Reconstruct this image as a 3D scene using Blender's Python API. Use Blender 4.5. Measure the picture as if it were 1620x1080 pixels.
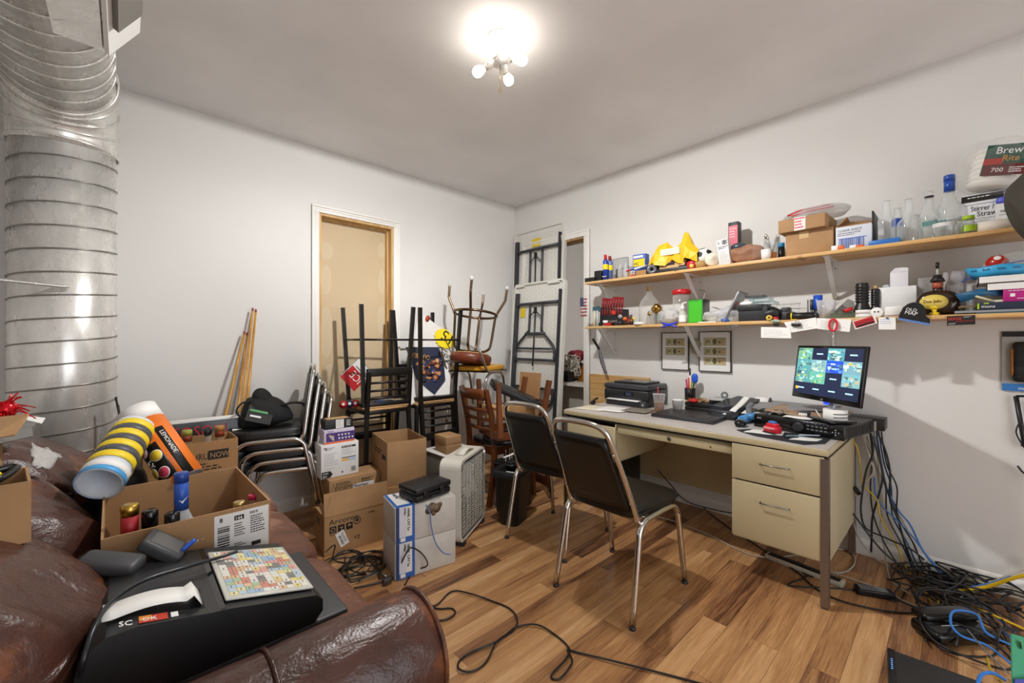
import bpy, bmesh, math, random
from mathutils import Matrix, Vector, Euler, noise
for _o in list(bpy.data.objects): bpy.data.objects.remove(_o)
SC = bpy.context.scene
COL = SC.collection
PI = math.pi
# ---------------- camera: 1.23 m above the floor, level, 14.6 mm lens; room axes: X along the left wall, Y along the right wall
cam = bpy.data.cameras.new('camera'); cam.sensor_width = 36; cam.lens = 36*657/1620
cam.clip_start = 0.02
camo = bpy.data.objects.new('camera', cam); COL.objects.link(camo)
camo.location = (0, 0, 1.23); camo.rotation_euler = (PI/2, 0, math.radians(47.0-90))
SC.camera = camo
# ---------------- world: even pale fill light, added through the open rear of the room
w = bpy.data.worlds.new('world'); SC.world = w; w.use_nodes = True
w.node_tree.nodes['Background'].inputs[0].default_value = (0.93, 0.95, 1.0, 1)
w.node_tree.nodes['Background'].inputs[1].default_value = 3.35
SC.view_settings.view_transform = 'Standard'; SC.view_settings.look = 'None'
SC.view_settings.gamma = 1; SC.view_settings.use_curve_mapping = False
SC.view_settings.exposure = 0.0
LAMP = (1.325, 1.51, 2.70)
BULB = 12.0     # emission strength of the ceiling lamp's bulbs
# the lamp's own light: an even part and a stronger downward part, both at the fixture
for _e, _b in ((78, 0.), (215, .75)):
    l = bpy.data.lights.new('ceiling_lamp_light', 'SPOT'); l.energy = _e; l.spot_size = PI; l.spot_blend = _b; l.shadow_soft_size = .05; l.color = (1, .99, .975)
    lo = bpy.data.objects.new('ceiling_lamp_light', l); COL.objects.link(lo); lo.location = (LAMP[0], LAMP[1], 2.665)

# ---------------- materials
def lin(c):
    if isinstance(c, str):
        c = [int(c[i:i+2], 16)/255 for i in (0, 2, 4)]
    return tuple((x/12.92 if x <= .04045 else ((x+.055)/1.055)**2.4) for x in c)
MC = {}
def mat(c, r=.6, m=0., name=None, emit=0., trans=0., ior=1.45, alpha=1., coat=0., bump=0., bs=60., var=0., vs=6.):
    key = (c, r, m, emit, trans, alpha, coat, bump, bs, var, vs)
    if key in MC: return MC[key]
    M_ = bpy.data.materials.new(name or 'surface'); M_.use_nodes = True
    nt = M_.node_tree; b = nt.nodes['Principled BSDF']; L = nt.links.new
    col = lin(c)+(1,)
    b.inputs['Base Color'].default_value = col
    b.inputs['Roughness'].default_value = r; b.inputs['Metallic'].default_value = m
    if emit: b.inputs['Emission Color'].default_value = col; b.inputs['Emission Strength'].default_value = emit
    if trans: b.inputs['Transmission Weight'].default_value = trans; b.inputs['IOR'].default_value = ior
    if alpha < 1:
        lw = nt.nodes.new('ShaderNodeLayerWeight'); lw.inputs[0].default_value = .35; mr = nt.nodes.new('ShaderNodeMapRange')
        mr.inputs[3].default_value = alpha*(.35 if alpha < .6 else .7); mr.inputs[4].default_value = min(1, alpha*2.2); L(lw.outputs['Facing'], mr.inputs[0]); L(mr.outputs[0], b.inputs['Alpha'])
    if coat: b.inputs['Coat Weight'].default_value = coat; b.inputs['Coat Roughness'].default_value = .1
    if bump or var:
        tc = nt.nodes.new('ShaderNodeTexCoord')
        if bump:
            n = nt.nodes.new('ShaderNodeTexNoise'); n.inputs['Scale'].default_value = bs; n.inputs['Detail'].default_value = 3
            bp = nt.nodes.new('ShaderNodeBump'); bp.inputs['Strength'].default_value = bump; bp.inputs['Distance'].default_value = .01
            L(tc.outputs['Object'], n.inputs['Vector']); L(n.outputs['Fac'], bp.inputs['Height']); L(bp.outputs[0], b.inputs['Normal'])
        if var:
            n = nt.nodes.new('ShaderNodeTexNoise'); n.inputs['Scale'].default_value = vs; n.inputs['Detail'].default_value = 5
            rp = nt.nodes.new('ShaderNodeValToRGB'); e = rp.color_ramp.elements
            e[0].position = .3; e[1].position = .7
            e[0].color = tuple(x*(1-var) for x in col[:3])+(1,); e[1].color = tuple(min(1, x*(1+var*.5)) for x in col[:3])+(1,)
            L(tc.outputs['Object'], n.inputs['Vector']); L(n.outputs['Fac'], rp.inputs['Fac']); L(rp.outputs[0], b.inputs['Base Color'])
    MC[key] = M_
    return M_
def ramp(nt, stops):
    rp = nt.nodes.new('ShaderNodeValToRGB'); e = rp.color_ramp.elements
    while len(e) > 1: e.remove(e[-1])
    e[0].position = stops[0][0]; e[0].color = lin(stops[0][1])+(1,)
    for p, c in stops[1:]:
        q = e.new(p); q.color = lin(c)+(1,)
    return rp
def nodes(name):
    M_ = bpy.data.materials.new(name); M_.use_nodes = True; nt = M_.node_tree
    return M_, nt, nt.nodes['Principled BSDF'], nt.links.new
def mapped(nt, scale, rot=(0, 0, 0), coord='Object', loc=(0, 0, 0)):
    tc = nt.nodes.new('ShaderNodeTexCoord'); mp = nt.nodes.new('ShaderNodeMapping')
    mp.inputs['Scale'].default_value = scale; mp.inputs['Rotation'].default_value = rot; mp.inputs['Location'].default_value = loc
    nt.links.new(tc.outputs[coord], mp.inputs['Vector']); return mp.outputs['Vector']
def wood(name, stops, rough=.45, scale=(2, 30, 30), knots=True, rot=(0, 0, 0), bump=.05, wv=3.):
    M_, nt, b, L = nodes(name)
    v = mapped(nt, scale, rot)
    n = nt.nodes.new('ShaderNodeTexNoise'); n.inputs['Scale'].default_value = 1.; n.inputs['Detail'].default_value = 6; n.inputs['Distortion'].default_value = .8
    L(v, n.inputs['Vector'])
    rp = ramp(nt, stops); L(n.outputs['Fac'], rp.inputs['Fac'])
    out = rp.outputs[0]
    if knots:
        v2 = mapped(nt, (4, 14, 14), rot); vo = nt.nodes.new('ShaderNodeTexVoronoi'); vo.inputs['Scale'].default_value = .6
        L(v2, vo.inputs['Vector'])
        r2 = ramp(nt, [(0., '7a4a20'), (.1, 'b9854d'), (.2, 'ffffff')]); L(vo.outputs['Distance'], r2.inputs['Fac'])
        mx = nt.nodes.new('ShaderNodeMix'); mx.data_type = 'RGBA'; mx.blend_type = 'MULTIPLY'; mx.inputs[0].default_value = .75
        L(out, mx.inputs[6]); L(r2.outputs[0], mx.inputs[7]); out = mx.outputs[2]
    L(out, b.inputs['Base Color']); b.inputs['Roughness'].default_value = rough
    bp = nt.nodes.new('ShaderNodeBump'); bp.inputs['Strength'].default_value = bump; bp.inputs['Distance'].default_value = .005
    L(n.outputs['Fac'], bp.inputs['Height']); L(bp.outputs[0], b.inputs['Normal'])
    return M_
def floor_mat():
    M_, nt, b, L = nodes('laminate_floor')
    v = mapped(nt, (1, 1, 1), (0, 0, 0))
    br = nt.nodes.new('ShaderNodeTexBrick'); br.offset = .37; br.offset_frequency = 2; br.squash = 1
    br.inputs['Scale'].default_value = 1; br.inputs['Brick Width'].default_value = .95; br.inputs['Row Height'].default_value = .097
    br.inputs['Mortar Size'].default_value = .0007; br.inputs['Mortar Smooth'].default_value = .2; br.inputs['Bias'].default_value = 0
    br.inputs['Color1'].default_value = (0, 0, 0, 1); br.inputs['Color2'].default_value = (1, 1, 1, 1); br.inputs['Mortar'].default_value = (.12, .12, .12, 1)
    L(v, br.inputs['Vector'])
    sc = nt.nodes.new('ShaderNodeVectorMath'); sc.operation = 'MULTIPLY'; sc.inputs[1].default_value = (7, 3, 11)
    L(br.outputs['Color'], sc.inputs[0])
    v2 = mapped(nt, (1.1, 12, 9))
    ad = nt.nodes.new('ShaderNodeVectorMath'); ad.operation = 'ADD'; L(v2, ad.inputs[0]); L(sc.outputs[0], ad.inputs[1])
    n1 = nt.nodes.new('ShaderNodeTexNoise'); n1.inputs['Scale'].default_value = 1.; n1.inputs['Detail'].default_value = 3.; n1.inputs['Roughness'].default_value = .5; n1.inputs['Distortion'].default_value = .9
    L(ad.outputs[0], n1.inputs['Vector'])
    v3 = mapped(nt, (5, 90, 10)); ad2 = nt.nodes.new('ShaderNodeVectorMath'); ad2.operation = 'ADD'; L(v3, ad2.inputs[0]); L(sc.outputs[0], ad2.inputs[1])
    n2 = nt.nodes.new('ShaderNodeTexNoise'); n2.inputs['Scale'].default_value = 1.; n2.inputs['Detail'].default_value = 5; n2.inputs['Distortion'].default_value = 1.
    L(ad2.outputs[0], n2.inputs['Vector'])
    def mth(op, a, b_):
        m = nt.nodes.new('ShaderNodeMath'); m.operation = op
        for i, x in enumerate((a, b_)):
            if isinstance(x, (int, float)): m.inputs[i].default_value = x
            else: L(x, m.inputs[i])
        return m.outputs[0]
    g = nt.nodes.new('ShaderNodeSeparateColor'); L(br.outputs['Color'], g.inputs[0])
    f = mth('ADD', mth('MULTIPLY', g.outputs[0], .36), mth('MULTIPLY', n1.outputs['Fac'], .62))
    f = mth('ADD', f, mth('MULTIPLY', mth('SUBTRACT', n2.outputs['Fac'], .5), .46))
    rp = ramp(nt, [(.17, '4a2f1d'), (.28, '6e4930'), (.36, '906443'), (.45, 'aa7b50'), (.55, 'bc8c5c'), (.67, 'cfa06e'), (.82, 'ddb485')])
    L(f, rp.inputs['Fac'])
    mx = nt.nodes.new('ShaderNodeMix'); mx.data_type = 'RGBA'; L(br.outputs['Fac'], mx.inputs[0]); L(rp.outputs[0], mx.inputs[6]); mx.inputs[7].default_value = lin('5a3d28')+(1,)
    L(mx.outputs[2], b.inputs['Base Color'])
    rr = nt.nodes.new('ShaderNodeMapRange'); rr.inputs[3].default_value = .22; rr.inputs[4].default_value = .42
    n3 = nt.nodes.new('ShaderNodeTexNoise'); n3.inputs['Scale'].default_value = 3; L(v, n3.inputs['Vector']); L(n3.outputs['Fac'], rr.inputs[0])
    L(rr.outputs[0], b.inputs['Roughness']); b.inputs['Specular IOR Level'].default_value = .4
    bp = nt.nodes.new('ShaderNodeBump'); bp.inputs['Strength'].default_value = .12; bp.inputs['Distance'].default_value = .002; bp.invert = True
    L(br.outputs['Fac'], bp.inputs['Height']); L(bp.outputs[0], b.inputs['Normal'])
    return M_
def leather_mat(a='2a1711', b_='4a2b20', c='86502f', rough=.27, wear=.56):
    M_, nt, b, L = nodes('brown_leather')
    v = mapped(nt, (1, 1, 1))
    n = nt.nodes.new('ShaderNodeTexNoise'); n.inputs['Scale'].default_value = 3.2; n.inputs['Detail'].default_value = 8; n.inputs['Roughness'].default_value = .65; L(v, n.inputs['Vector'])
    rp = ramp(nt, [(.3, a), (.5, b_), (wear, b_), (wear+.10, c)]); L(n.outputs['Fac'], rp.inputs['Fac']); L(rp.outputs[0], b.inputs['Base Color'])
    vo = nt.nodes.new('ShaderNodeTexVoronoi'); vo.inputs['Scale'].default_value = 170; L(v, vo.inputs['Vector'])
    n2 = nt.nodes.new('ShaderNodeTexNoise'); n2.inputs['Scale'].default_value = 14; n2.inputs['Detail'].default_value = 6; n2.inputs['Distortion'].default_value = 1.2
    v2 = mapped(nt, (1, 2.2, 1)); L(v2, n2.inputs['Vector'])
    b1 = nt.nodes.new('ShaderNodeBump'); b1.inputs['Strength'].default_value = .15; b1.inputs['Distance'].default_value = .003
    b2 = nt.nodes.new('ShaderNodeBump'); b2.inputs['Strength'].default_value = .4; b2.inputs['Distance'].default_value = .012
    L(vo.outputs['Distance'], b1.inputs['Height']); L(n2.outputs['Fac'], b2.inputs['Height']); L(b1.outputs[0], b2.inputs['Normal']); L(b2.outputs[0], b.inputs['Normal'])
    rr = nt.nodes.new('ShaderNodeMapRange'); rr.inputs[3].default_value = rough-.08; rr.inputs[4].default_value = rough+.22; L(n.outputs['Fac'], rr.inputs[0]); L(rr.outputs[0], b.inputs['Roughness'])
    return M_
def galv_mat():
    M_, nt, b, L = nodes('galvanised_steel')
    v = mapped(nt, (1, 1, .35))
    n = nt.nodes.new('ShaderNodeTexNoise'); n.inputs['Scale'].default_value = 9; n.inputs['Detail'].default_value = 8; n.inputs['Roughness'].default_value = .7; L(v, n.inputs['Vector'])
    rp = ramp(nt, [(.3, 'cfcdc8'), (.6, 'e9e7e2'), (.8, 'f3f1ec')]); L(n.outputs['Fac'], rp.inputs['Fac']); L(rp.outputs[0], b.inputs['Base Color'])
    rr = nt.nodes.new('ShaderNodeMapRange'); rr.inputs[3].default_value = .18; rr.inputs[4].default_value = .36; L(n.outputs['Fac'], rr.inputs[0]); L(rr.outputs[0], b.inputs['Roughness'])
    b.inputs['Metallic'].default_value = .5
    n2 = nt.nodes.new('ShaderNodeTexNoise'); n2.inputs['Scale'].default_value = 3.; L(v, n2.inputs['Vector'])
    bp = nt.nodes.new('ShaderNodeBump'); bp.inputs['Strength'].default_value = .15; bp.inputs['Distance'].default_value = .02
    L(n2.outputs['Fac'], bp.inputs['Height']); L(bp.outputs[0], b.inputs['Normal'])
    return M_
def paint_mat(c, name, s=1.6, d=.05):
    M_, nt, b, L = nodes(name)
    v = mapped(nt, (1, 1, 1)); n = nt.nodes.new('ShaderNodeTexNoise'); n.inputs['Scale'].default_value = s; n.inputs['Detail'].default_value = 4; L(v, n.inputs['Vector'])
    col = lin(c); rp = nt.nodes.new('ShaderNodeValToRGB'); e = rp.color_ramp.elements; e[0].position = .3; e[1].position = .75
    e[0].color = tuple(x*(1-d) for x in col)+(1,); e[1].color = col+(1,); L(n.outputs['Fac'], rp.inputs['Fac'])
    # small scuffs
    n3 = nt.nodes.new('ShaderNodeTexNoise'); n3.inputs['Scale'].default_value = 22; n3.inputs['Detail'].default_value = 2; L(v, n3.inputs['Vector'])
    r3 = ramp(nt, [(.14, 'b0aaa2'), (.2, 'ffffff')]); L(n3.outputs['Fac'], r3.inputs['Fac'])
    mx = nt.nodes.new('ShaderNodeMix'); mx.data_type = 'RGBA'; mx.blend_type = 'MULTIPLY'; mx.inputs[0].default_value = .6
    L(rp.outputs[0], mx.inputs[6]); L(r3.outputs[0], mx.inputs[7]); L(mx.outputs[2], b.inputs['Base Color'])
    n2 = nt.nodes.new('ShaderNodeTexNoise'); n2.inputs['Scale'].default_value = 130; L(v, n2.inputs['Vector'])
    bp = nt.nodes.new('ShaderNodeBump'); bp.inputs['Strength'].default_value = .08; bp.inputs['Distance'].default_value = .003
    L(n2.outputs['Fac'], bp.inputs['Height']); L(bp.outputs[0], b.inputs['Normal']); b.inputs['Roughness'].default_value = .55
    return M_

WHITE = mat('e9e7e2', .5); PAPER = mat('f0efea', .7); BLACK = mat('121212', .45); DBLACK = mat('0c0c0d', .6)
BLKGLOSS = mat('0d0d0e', .18); GREY = mat('6f7072', .5); DGREY = mat('2c2d30', .45); LGREY = mat('b9b9b6', .5)
CHROME = mat('d5d3ce', .16, 1.); STEEL = mat('8d8a86', .38, 1.); GOLD = mat('c9a54e', .3, 1.); BRASS = mat('b08a45', .25, 1.)
RED = mat('c01822', .45); BLUE = mat('1c4fb0', .4); YEL = mat('f2d21b', .5); GREEN = mat('2e8b3a', .5)
CARD = mat('ab855c', .8, var=.12, vs=9, name='cardboard'); CARDD = mat('a67e52', .85, var=.12, vs=7, name='cardboard_dark')
BMET = mat('15120f', .35, .2, name='black_painted_metal'); VINYL = mat('0c0c0b', .34, bump=.04, bs=300, name='black_vinyl')
INK = mat('1a1613', .7); GLASS = mat('f4f8f8', .03, trans=1., ior=1.45, name='clear_glass'); PLAST = mat('f2f2f2', .15, alpha=.32, name='clear_plastic')
LEATHER = leather_mat(); GALV = galv_mat(); PINE = wood('pine_board', [(.3, 'bd8c50'), (.5, 'd3a86c'), (.7, 'e0bf8c')], scale=(30, 2, 30))
PLY = wood('plywood_edge', [(.3, 'a87a4a'), (.6, 'd2a872')], knots=False, scale=(3, 3, 160))
CHAIRW = wood('cherry_wood', [(.3, '4a240e'), (.5, '6c3817'), (.75, '864c25')], .35, scale=(6, 6, 2), knots=False)

# ---------------- mesh building
def X(loc=(0, 0, 0), rot=(0, 0, 0), s=(1, 1, 1)):
    if isinstance(s, (int, float)): s = (s, s, s)
    return Matrix.Translation(loc) @ Euler([math.radians(a) for a in rot]).to_matrix().to_4x4() @ Matrix.Diagonal((*s, 1))
def frame(o, r, u):
    "matrix whose x runs along r, y along u, z out of the face"
    r = Vector(r).normalized(); u = Vector(u); u = (u-r*u.dot(r)).normalized(); n = r.cross(u)
    return Matrix(((r.x, u.x, n.x, o[0]), (r.y, u.y, n.y, o[1]), (r.z, u.z, n.z, o[2]), (0, 0, 0, 1)))
def cat(pts, n=6, closed=False):
    P = [Vector(p) for p in pts]; out = []; N = len(P)
    rng = range(N if closed else N-1)
    for i in rng:
        if closed: a, b, c, d = P[(i-1) % N], P[i], P[(i+1) % N], P[(i+2) % N]
        else: a, b, c, d = P[max(i-1, 0)], P[i], P[i+1], P[min(i+2, N-1)]
        for k in range(n):
            t = k/n
            out.append(.5*((2*b)+(c-a)*t+(2*a-5*b+4*c-d)*t*t+(3*b-a-3*c+d)*t**3))
    if not closed: out.append(P[-1])
    return out
class MB:
    def __init__(s): s.v = []; s.f = []; s.m = []; s.sm = []; s.mats = []; s.T = Matrix()
    def at(s, T=None): s.T = T if T is not None else Matrix(); return s
    def mi(s, m):
        if m not in s.mats: s.mats.append(m)
        return s.mats.index(m)
    def add(s, vs, fs, m, smooth=False, T=None):
        o = len(s.v); T = s.T if T is None else s.T @ T
        s.v += [tuple(T @ Vector(p)) for p in vs]; k = s.mi(m)
        for f in fs: s.f.append(tuple(o+i for i in f)); s.m.append(k); s.sm.append(smooth)
        return s
    def box(s, c, d, m, T=None, taper=1., bev=0.):
        x, y, z = d[0]/2, d[1]/2, d[2]/2
        if bev > 0: return s.rbox(c, d, m, bev, T)
        vs = [(c[0]+a*x*(taper if e > 0 else 1), c[1]+b*y*(taper if e > 0 else 1), c[2]+e*z) for e in (-1, 1) for b in (-1, 1) for a in (-1, 1)]
        return s.add(vs, [(0, 2, 3, 1), (4, 5, 7, 6), (0, 1, 5, 4), (2, 6, 7, 3), (0, 4, 6, 2), (1, 3, 7, 5)], m, False, T)
    def b2(s, a, b, m, T=None, bev=0.):
        return s.box([(a[i]+b[i])/2 for i in range(3)], [abs(b[i]-a[i]) for i in range(3)], m, T, 1., bev)
    def rbox(s, c, d, m, r=.01, T=None, seg=2):
        bm = bmesh.new(); bmesh.ops.create_cube(bm, size=1)
        for v in bm.verts: v.co = Vector((v.co.x*d[0], v.co.y*d[1], v.co.z*d[2]))
        bmesh.ops.bevel(bm, geom=list(bm.edges), offset=min(r, min(d)*.49), segments=seg, profile=.5, affect='EDGES')
        bm.verts.ensure_lookup_table(); vs = [(v.co.x+c[0], v.co.y+c[1], v.co.z+c[2]) for v in bm.verts]
        fs = [tuple(v.index for v in f.verts) for f in bm.faces]; bm.free()
        return s.add(vs, fs, m, seg > 1, T)
    def blob(s, c, d, m, k=4., n=10, T=None, fn=None, amp=0., fr=3.):
        vs = []; fs = []
        for ax in range(3):
            for sg in (-1, 1):
                o = len(vs)
                for i in range(n+1):
                    for j in range(n+1):
                        p = [0, 0, 0]; p[ax] = sg; p[(ax+1) % 3] = -1+2*i/n; p[(ax+2) % 3] = -1+2*j/n
                        L = sum(abs(q)**k for q in p)**(1/k); q = Vector((p[0]/L*d[0]/2, p[1]/L*d[1]/2, p[2]/L*d[2]/2))
                        if amp: q += q.normalized()*amp*noise.noise(Vector((q.x*fr+c[0]*7, q.y*fr+c[1]*5, q.z*fr*1.3)))
                        if fn: q = fn(q)
                        vs.append((q.x+c[0], q.y+c[1], q.z+c[2]))
                for i in range(n):
                    for j in range(n):
                        a = o+i*(n+1)+j; f = (a, a+n+1, a+n+2, a+1); fs.append(f if sg > 0 else f[::-1])
        # weld
        bm = bmesh.new(); vv = [bm.verts.new(v) for v in vs]
        for f in fs:
            try: bm.faces.new([vv[i] for i in f])
            except ValueError: pass
        bmesh.ops.remove_doubles(bm, verts=bm.verts, dist=1e-5); bm.verts.index_update(); bm.verts.ensure_lookup_table()
        V = [tuple(v.co) for v in bm.verts]; F = [tuple(v.index for v in f.verts) for f in bm.faces]; bm.free()
        return s.add(V, F, m, True, T)
    def lathe(s, prof, m, n=20, T=None, smooth=True, c=(0, 0, 0), caps=True):
        vs = []; fs = []; P = len(prof)
        for r, z in prof:
            for k in range(n):
                a = 2*PI*k/n; vs.append((c[0]+r*math.cos(a), c[1]+r*math.sin(a), c[2]+z))
        for i in range(P-1):
            for k in range(n):
                fs.append((i*n+k, i*n+(k+1) % n, (i+1)*n+(k+1) % n, (i+1)*n+k))
        if caps:
            if prof[0][0] > 1e-5: fs.append(tuple(range(n))[::-1])
            if prof[-1][0] > 1e-5: fs.append(tuple((P-1)*n+k for k in range(n)))
        return s.add(vs, fs, m, smooth, T)
    def cyl(s, p0, p1, r, m, n=12, r1=None, smooth=True):
        p0 = Vector(p0); p1 = Vector(p1); d = p1-p0
        T = Matrix.Translation(p0) @ Vector((0, 0, 1)).rotation_difference(d).to_matrix().to_4x4()
        s.lathe([(r, 0), (r if r1 is None else r1, d.length)], m, n, T, False)
        if smooth:
            for i in range(len(s.f)-n-2, len(s.f)-2): s.sm[i] = True
        return s
    def tube(s, pts, r, m, n=8, closed=False, sq=False):
        P = [Vector(p) for p in pts]; N = len(P); vs = []; fs = []
        if sq: n = 4
        t0 = (P[1]-P[0]).normalized(); up = Vector((0, 0, 1)) if abs(t0.z) < .9 else Vector((1, 0, 0))
        u = t0.cross(up).normalized(); prev = t0
        for i in range(N):
            if closed: t = (P[(i+1) % N]-P[i-1]).normalized()
            elif i == 0: t = t0
            elif i == N-1: t = (P[i]-P[i-1]).normalized()
            else:
                t = (P[i+1]-P[i-1])
                t = t.normalized() if t.length > 1e-9 else prev
            q = prev.rotation_difference(t); u = (q @ u); u = (u-t*u.dot(t)).normalized(); w_ = t.cross(u); prev = t
            rr = r[i] if isinstance(r, (list, tuple)) else r
            for k in range(n):
                a = 2*PI*(k+(.5 if sq else 0))/n; q2 = P[i]+(u*math.cos(a)+w_*math.sin(a))*rr*(1.414 if sq else 1); vs.append(tuple(q2))
        for i in range(N if closed else N-1):
            j = (i+1) % N
            for k in range(n): fs.append((i*n+k, i*n+(k+1) % n, j*n+(k+1) % n, j*n+k))
        if not closed: fs.append(tuple(range(n))[::-1]); fs.append(tuple((N-1)*n+k for k in range(n)))
        return s.add(vs, fs, m, not sq)
    def prism(s, poly, z0, z1, m, T=None, smooth=False):
        n = len(poly); vs = [(p[0], p[1], z0) for p in poly]+[(p[0], p[1], z1) for p in poly]
        return s.add(vs, [tuple(range(n))[::-1], tuple(range(n, 2*n))]+[(i, (i+1) % n, n+(i+1) % n, n+i) for i in range(n)], m, smooth, T)
    def sheet(s, grid, m, th=.001, T=None, smooth=True):
        "a thin sheet with thickness from a 2D grid of points"
        R = len(grid); C = len(grid[0]); g = [[Vector(p) for p in row] for row in grid]; top = []; bot = []
        for i in range(R):
            for j in range(C):
                du = g[min(i+1, R-1)][j]-g[max(i-1, 0)][j]; dv = g[i][min(j+1, C-1)]-g[i][max(j-1, 0)]
                nn = du.cross(dv); nn = nn.normalized() if nn.length > 1e-12 else Vector((0, 0, 1))
                top.append(tuple(g[i][j]+nn*th/2)); bot.append(tuple(g[i][j]-nn*th/2))
        O = R*C; fs = []
        for i in range(R-1):
            for j in range(C-1):
                a = i*C+j; fs.append((a, a+C, a+C+1, a+1)); fs.append((O+a, O+a+1, O+a+C+1, O+a+C))
        for i in range(R-1):
            for j in (0, C-1):
                a = i*C+j; f = (a, O+a, O+a+C, a+C); fs.append(f if j == 0 else f[::-1])
        for j in range(C-1):
            for i in (0, R-1):
                a = i*C+j; f = (a, a+1, O+a+1, O+a); fs.append(f if i == 0 else f[::-1])
        return s.add(top+bot, fs, m, smooth, T)
    def dec(s, F, u0, v0, u1, v1, m, h=.0008):
        "a thin printed patch or label on the face with frame F"
        return s.b2((u0, v0, 0), (u1, v1, h), m, F)
    def text(s, F, u, v, size, txt, m, h=.0012, align='LEFT', sx=1.):
        cu = bpy.data.curves.new('t', 'FONT'); cu.body = txt; cu.size = size; cu.align_x = align; cu.resolution_u = 2; cu.extrude = h/2
        ob = bpy.data.objects.new('t', cu); me = bpy.data.meshes.new_from_object(ob)
        T = F @ X((u, v, h/2), (0, 0, 0), (sx, 1, 1))
        s.add([tuple(q.co) for q in me.vertices], [tuple(p.vertices) for p in me.polygons], m, False, T)
        bpy.data.objects.remove(ob); bpy.data.curves.remove(cu); bpy.data.meshes.remove(me)
        return s
    def lines(s, F, u0, v0, w_, rows, dv, m, seed=1, h=.0009, t=.4):
        "rows of small unreadable print"
        rd = random.Random(seed)
        for i in range(rows):
            u = u0; end = u0+w_*rd.uniform(.6, 1)
            while u < end:
                l = min(w_*rd.uniform(.08, .2), end-u); s.dec(F, u, v0-i*dv, u+l, v0-i*dv+dv*t, m, h); u += l+w_*.03
        return s
    def bars(s, F, u0, v0, w_, h_, m, seed=1, n=18, vert=True):
        rd = random.Random(seed); x = 0
        while x < 1:
            t = rd.choice((.5, 1, 1.6))/n*.55
            if x+t > 1: break
            if vert: s.dec(F, u0+x*w_, v0, u0+(x+t)*w_, v0+h_, m, .0011)
            else: s.dec(F, u0, v0+x*h_, u0+w_, v0+(x+t)*h_, m, .0011)
            x += t+rd.choice((.4, .8))/n
        return s
    def make(s, name, parent=None, label=None, cat=None, group=None, kind=None, loc=None, rot=None, world=False):
        me = bpy.data.meshes.new(name); me.from_pydata(s.v, [], s.f)
        for m in s.mats: me.materials.append(m)
        me.polygons.foreach_set('material_index', s.m); me.polygons.foreach_set('use_smooth', s.sm); me.update()
        o = bpy.data.objects.new(name, me); COL.objects.link(o)
        if parent: o.parent = parent
        if loc: o.location = loc
        if rot: o.rotation_euler = [math.radians(a) for a in rot]
        tag(o, label, cat, group, kind)
        return o
def MBmerge(o, b):
    "fold a second builder's shapes into an existing one-piece part"
    a = MB(); me = o.data; a.v = [tuple(v.co) for v in me.vertices]; a.f = [tuple(p.vertices) for p in me.polygons]; a.m = [p.material_index for p in me.polygons]; a.sm = [p.use_smooth for p in me.polygons]; a.mats = list(me.materials)
    k = len(a.v); a.v += b.v; a.f += [tuple(i+k for i in f) for f in b.f]; a.m += [a.mi(b.mats[i]) for i in b.m]; a.sm += b.sm
    n = bpy.data.meshes.new(o.name); n.from_pydata(a.v, [], a.f)
    for m in a.mats: n.materials.append(m)
    n.polygons.foreach_set('material_index', a.m); n.polygons.foreach_set('use_smooth', a.sm); n.update(); o.data = n
def tag(o, label=None, cat=None, group=None, kind=None):
    for k, v in (('label', label), ('category', cat), ('group', group), ('kind', kind)):
        if v: o[k] = v
    return o
def thing(name, label, cat, loc=(0, 0, 0), rot=(0, 0, 0), group=None):
    o = bpy.data.objects.new(name, None); COL.objects.link(o); o.empty_display_size = .05
    if isinstance(rot, (int, float)): rot = (0, 0, rot)
    o.location = loc; o.rotation_euler = [math.radians(a) for a in rot]
    return tag(o, label, cat, group)
def clone(root, loc=None, rot=None, label=None, group=None):
    r = root.copy(); COL.objects.link(r)
    if loc: r.location = loc
    if rot is not None: r.rotation_euler = [math.radians(a) for a in ((0, 0, rot) if isinstance(rot, (int, float)) else rot)]
    if label: r['label'] = label
    if group: r['group'] = group
    for ch in list(root.children):
        c = ch.copy(); COL.objects.link(c); c.parent = r
        for g in ch.children:
            d = g.copy(); COL.objects.link(d); d.parent = c
    return r
# pixel rays of the survey photograph turned into points on known planes of the room
_F = (math.cos(math.radians(47)), math.sin(math.radians(47))); _R = (_F[1], -_F[0])
def pt(px, py, z=None, x=None, y=None, d=None):
    t = (px-810)/657; r = (_F[0]+t*_R[0], _F[1]+t*_R[1], (540-py)/657)
    if z is not None: d = (z-1.23)/r[2]
    elif x is not None: d = x/r[0]
    elif y is not None: d = y/r[1]
    return Vector((r[0]*d, r[1]*d, 1.23+r[2]*d))
# ======================= THE ROOM =======================
XB, YA, HC = 3.13, 3.314, 2.70          # right wall plane, left wall plane, ceiling height
X0, Y0 = -1.25, -1.9                    # rear extents
WALLP = paint_mat('e1dfdb', 'wall_paint'); CEILP = paint_mat('f3f2f1', 'ceiling_paint', 1.8, .12)
TRIM = mat('ebe8e2', .4); JAMB = wood('raw_pine_jamb', [(.3, 'b98f55'), (.6, 'd4b077')], .55, scale=(30, 30, 3), knots=False)
def struct(b, name): return b.make(name, kind='structure')
b = MB(); b.b2((X0-.1, Y0-.1, -.1), (4.9, 4.3, 0), floor_mat()); struct(b, 'floor')
b = MB(); b.b2((X0-.1, Y0-.1, HC), (4.9, 4.3, HC+.1), CEILP); struct(b, 'ceiling')
# left wall (plane Y=YA) with the boarded doorway
dx0, dx1, dz = 1.081, 1.691, 2.211
b = MB(); b.b2((X0-.1, YA, 0), (dx0, YA+.14, HC), WALLP); b.b2((dx1, YA, 0), (XB+.14, YA+.14, HC), WALLP); b.b2((dx0, YA, dz), (dx1, YA+.14, HC), WALLP)
struct(b, 'wall_left')
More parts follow.
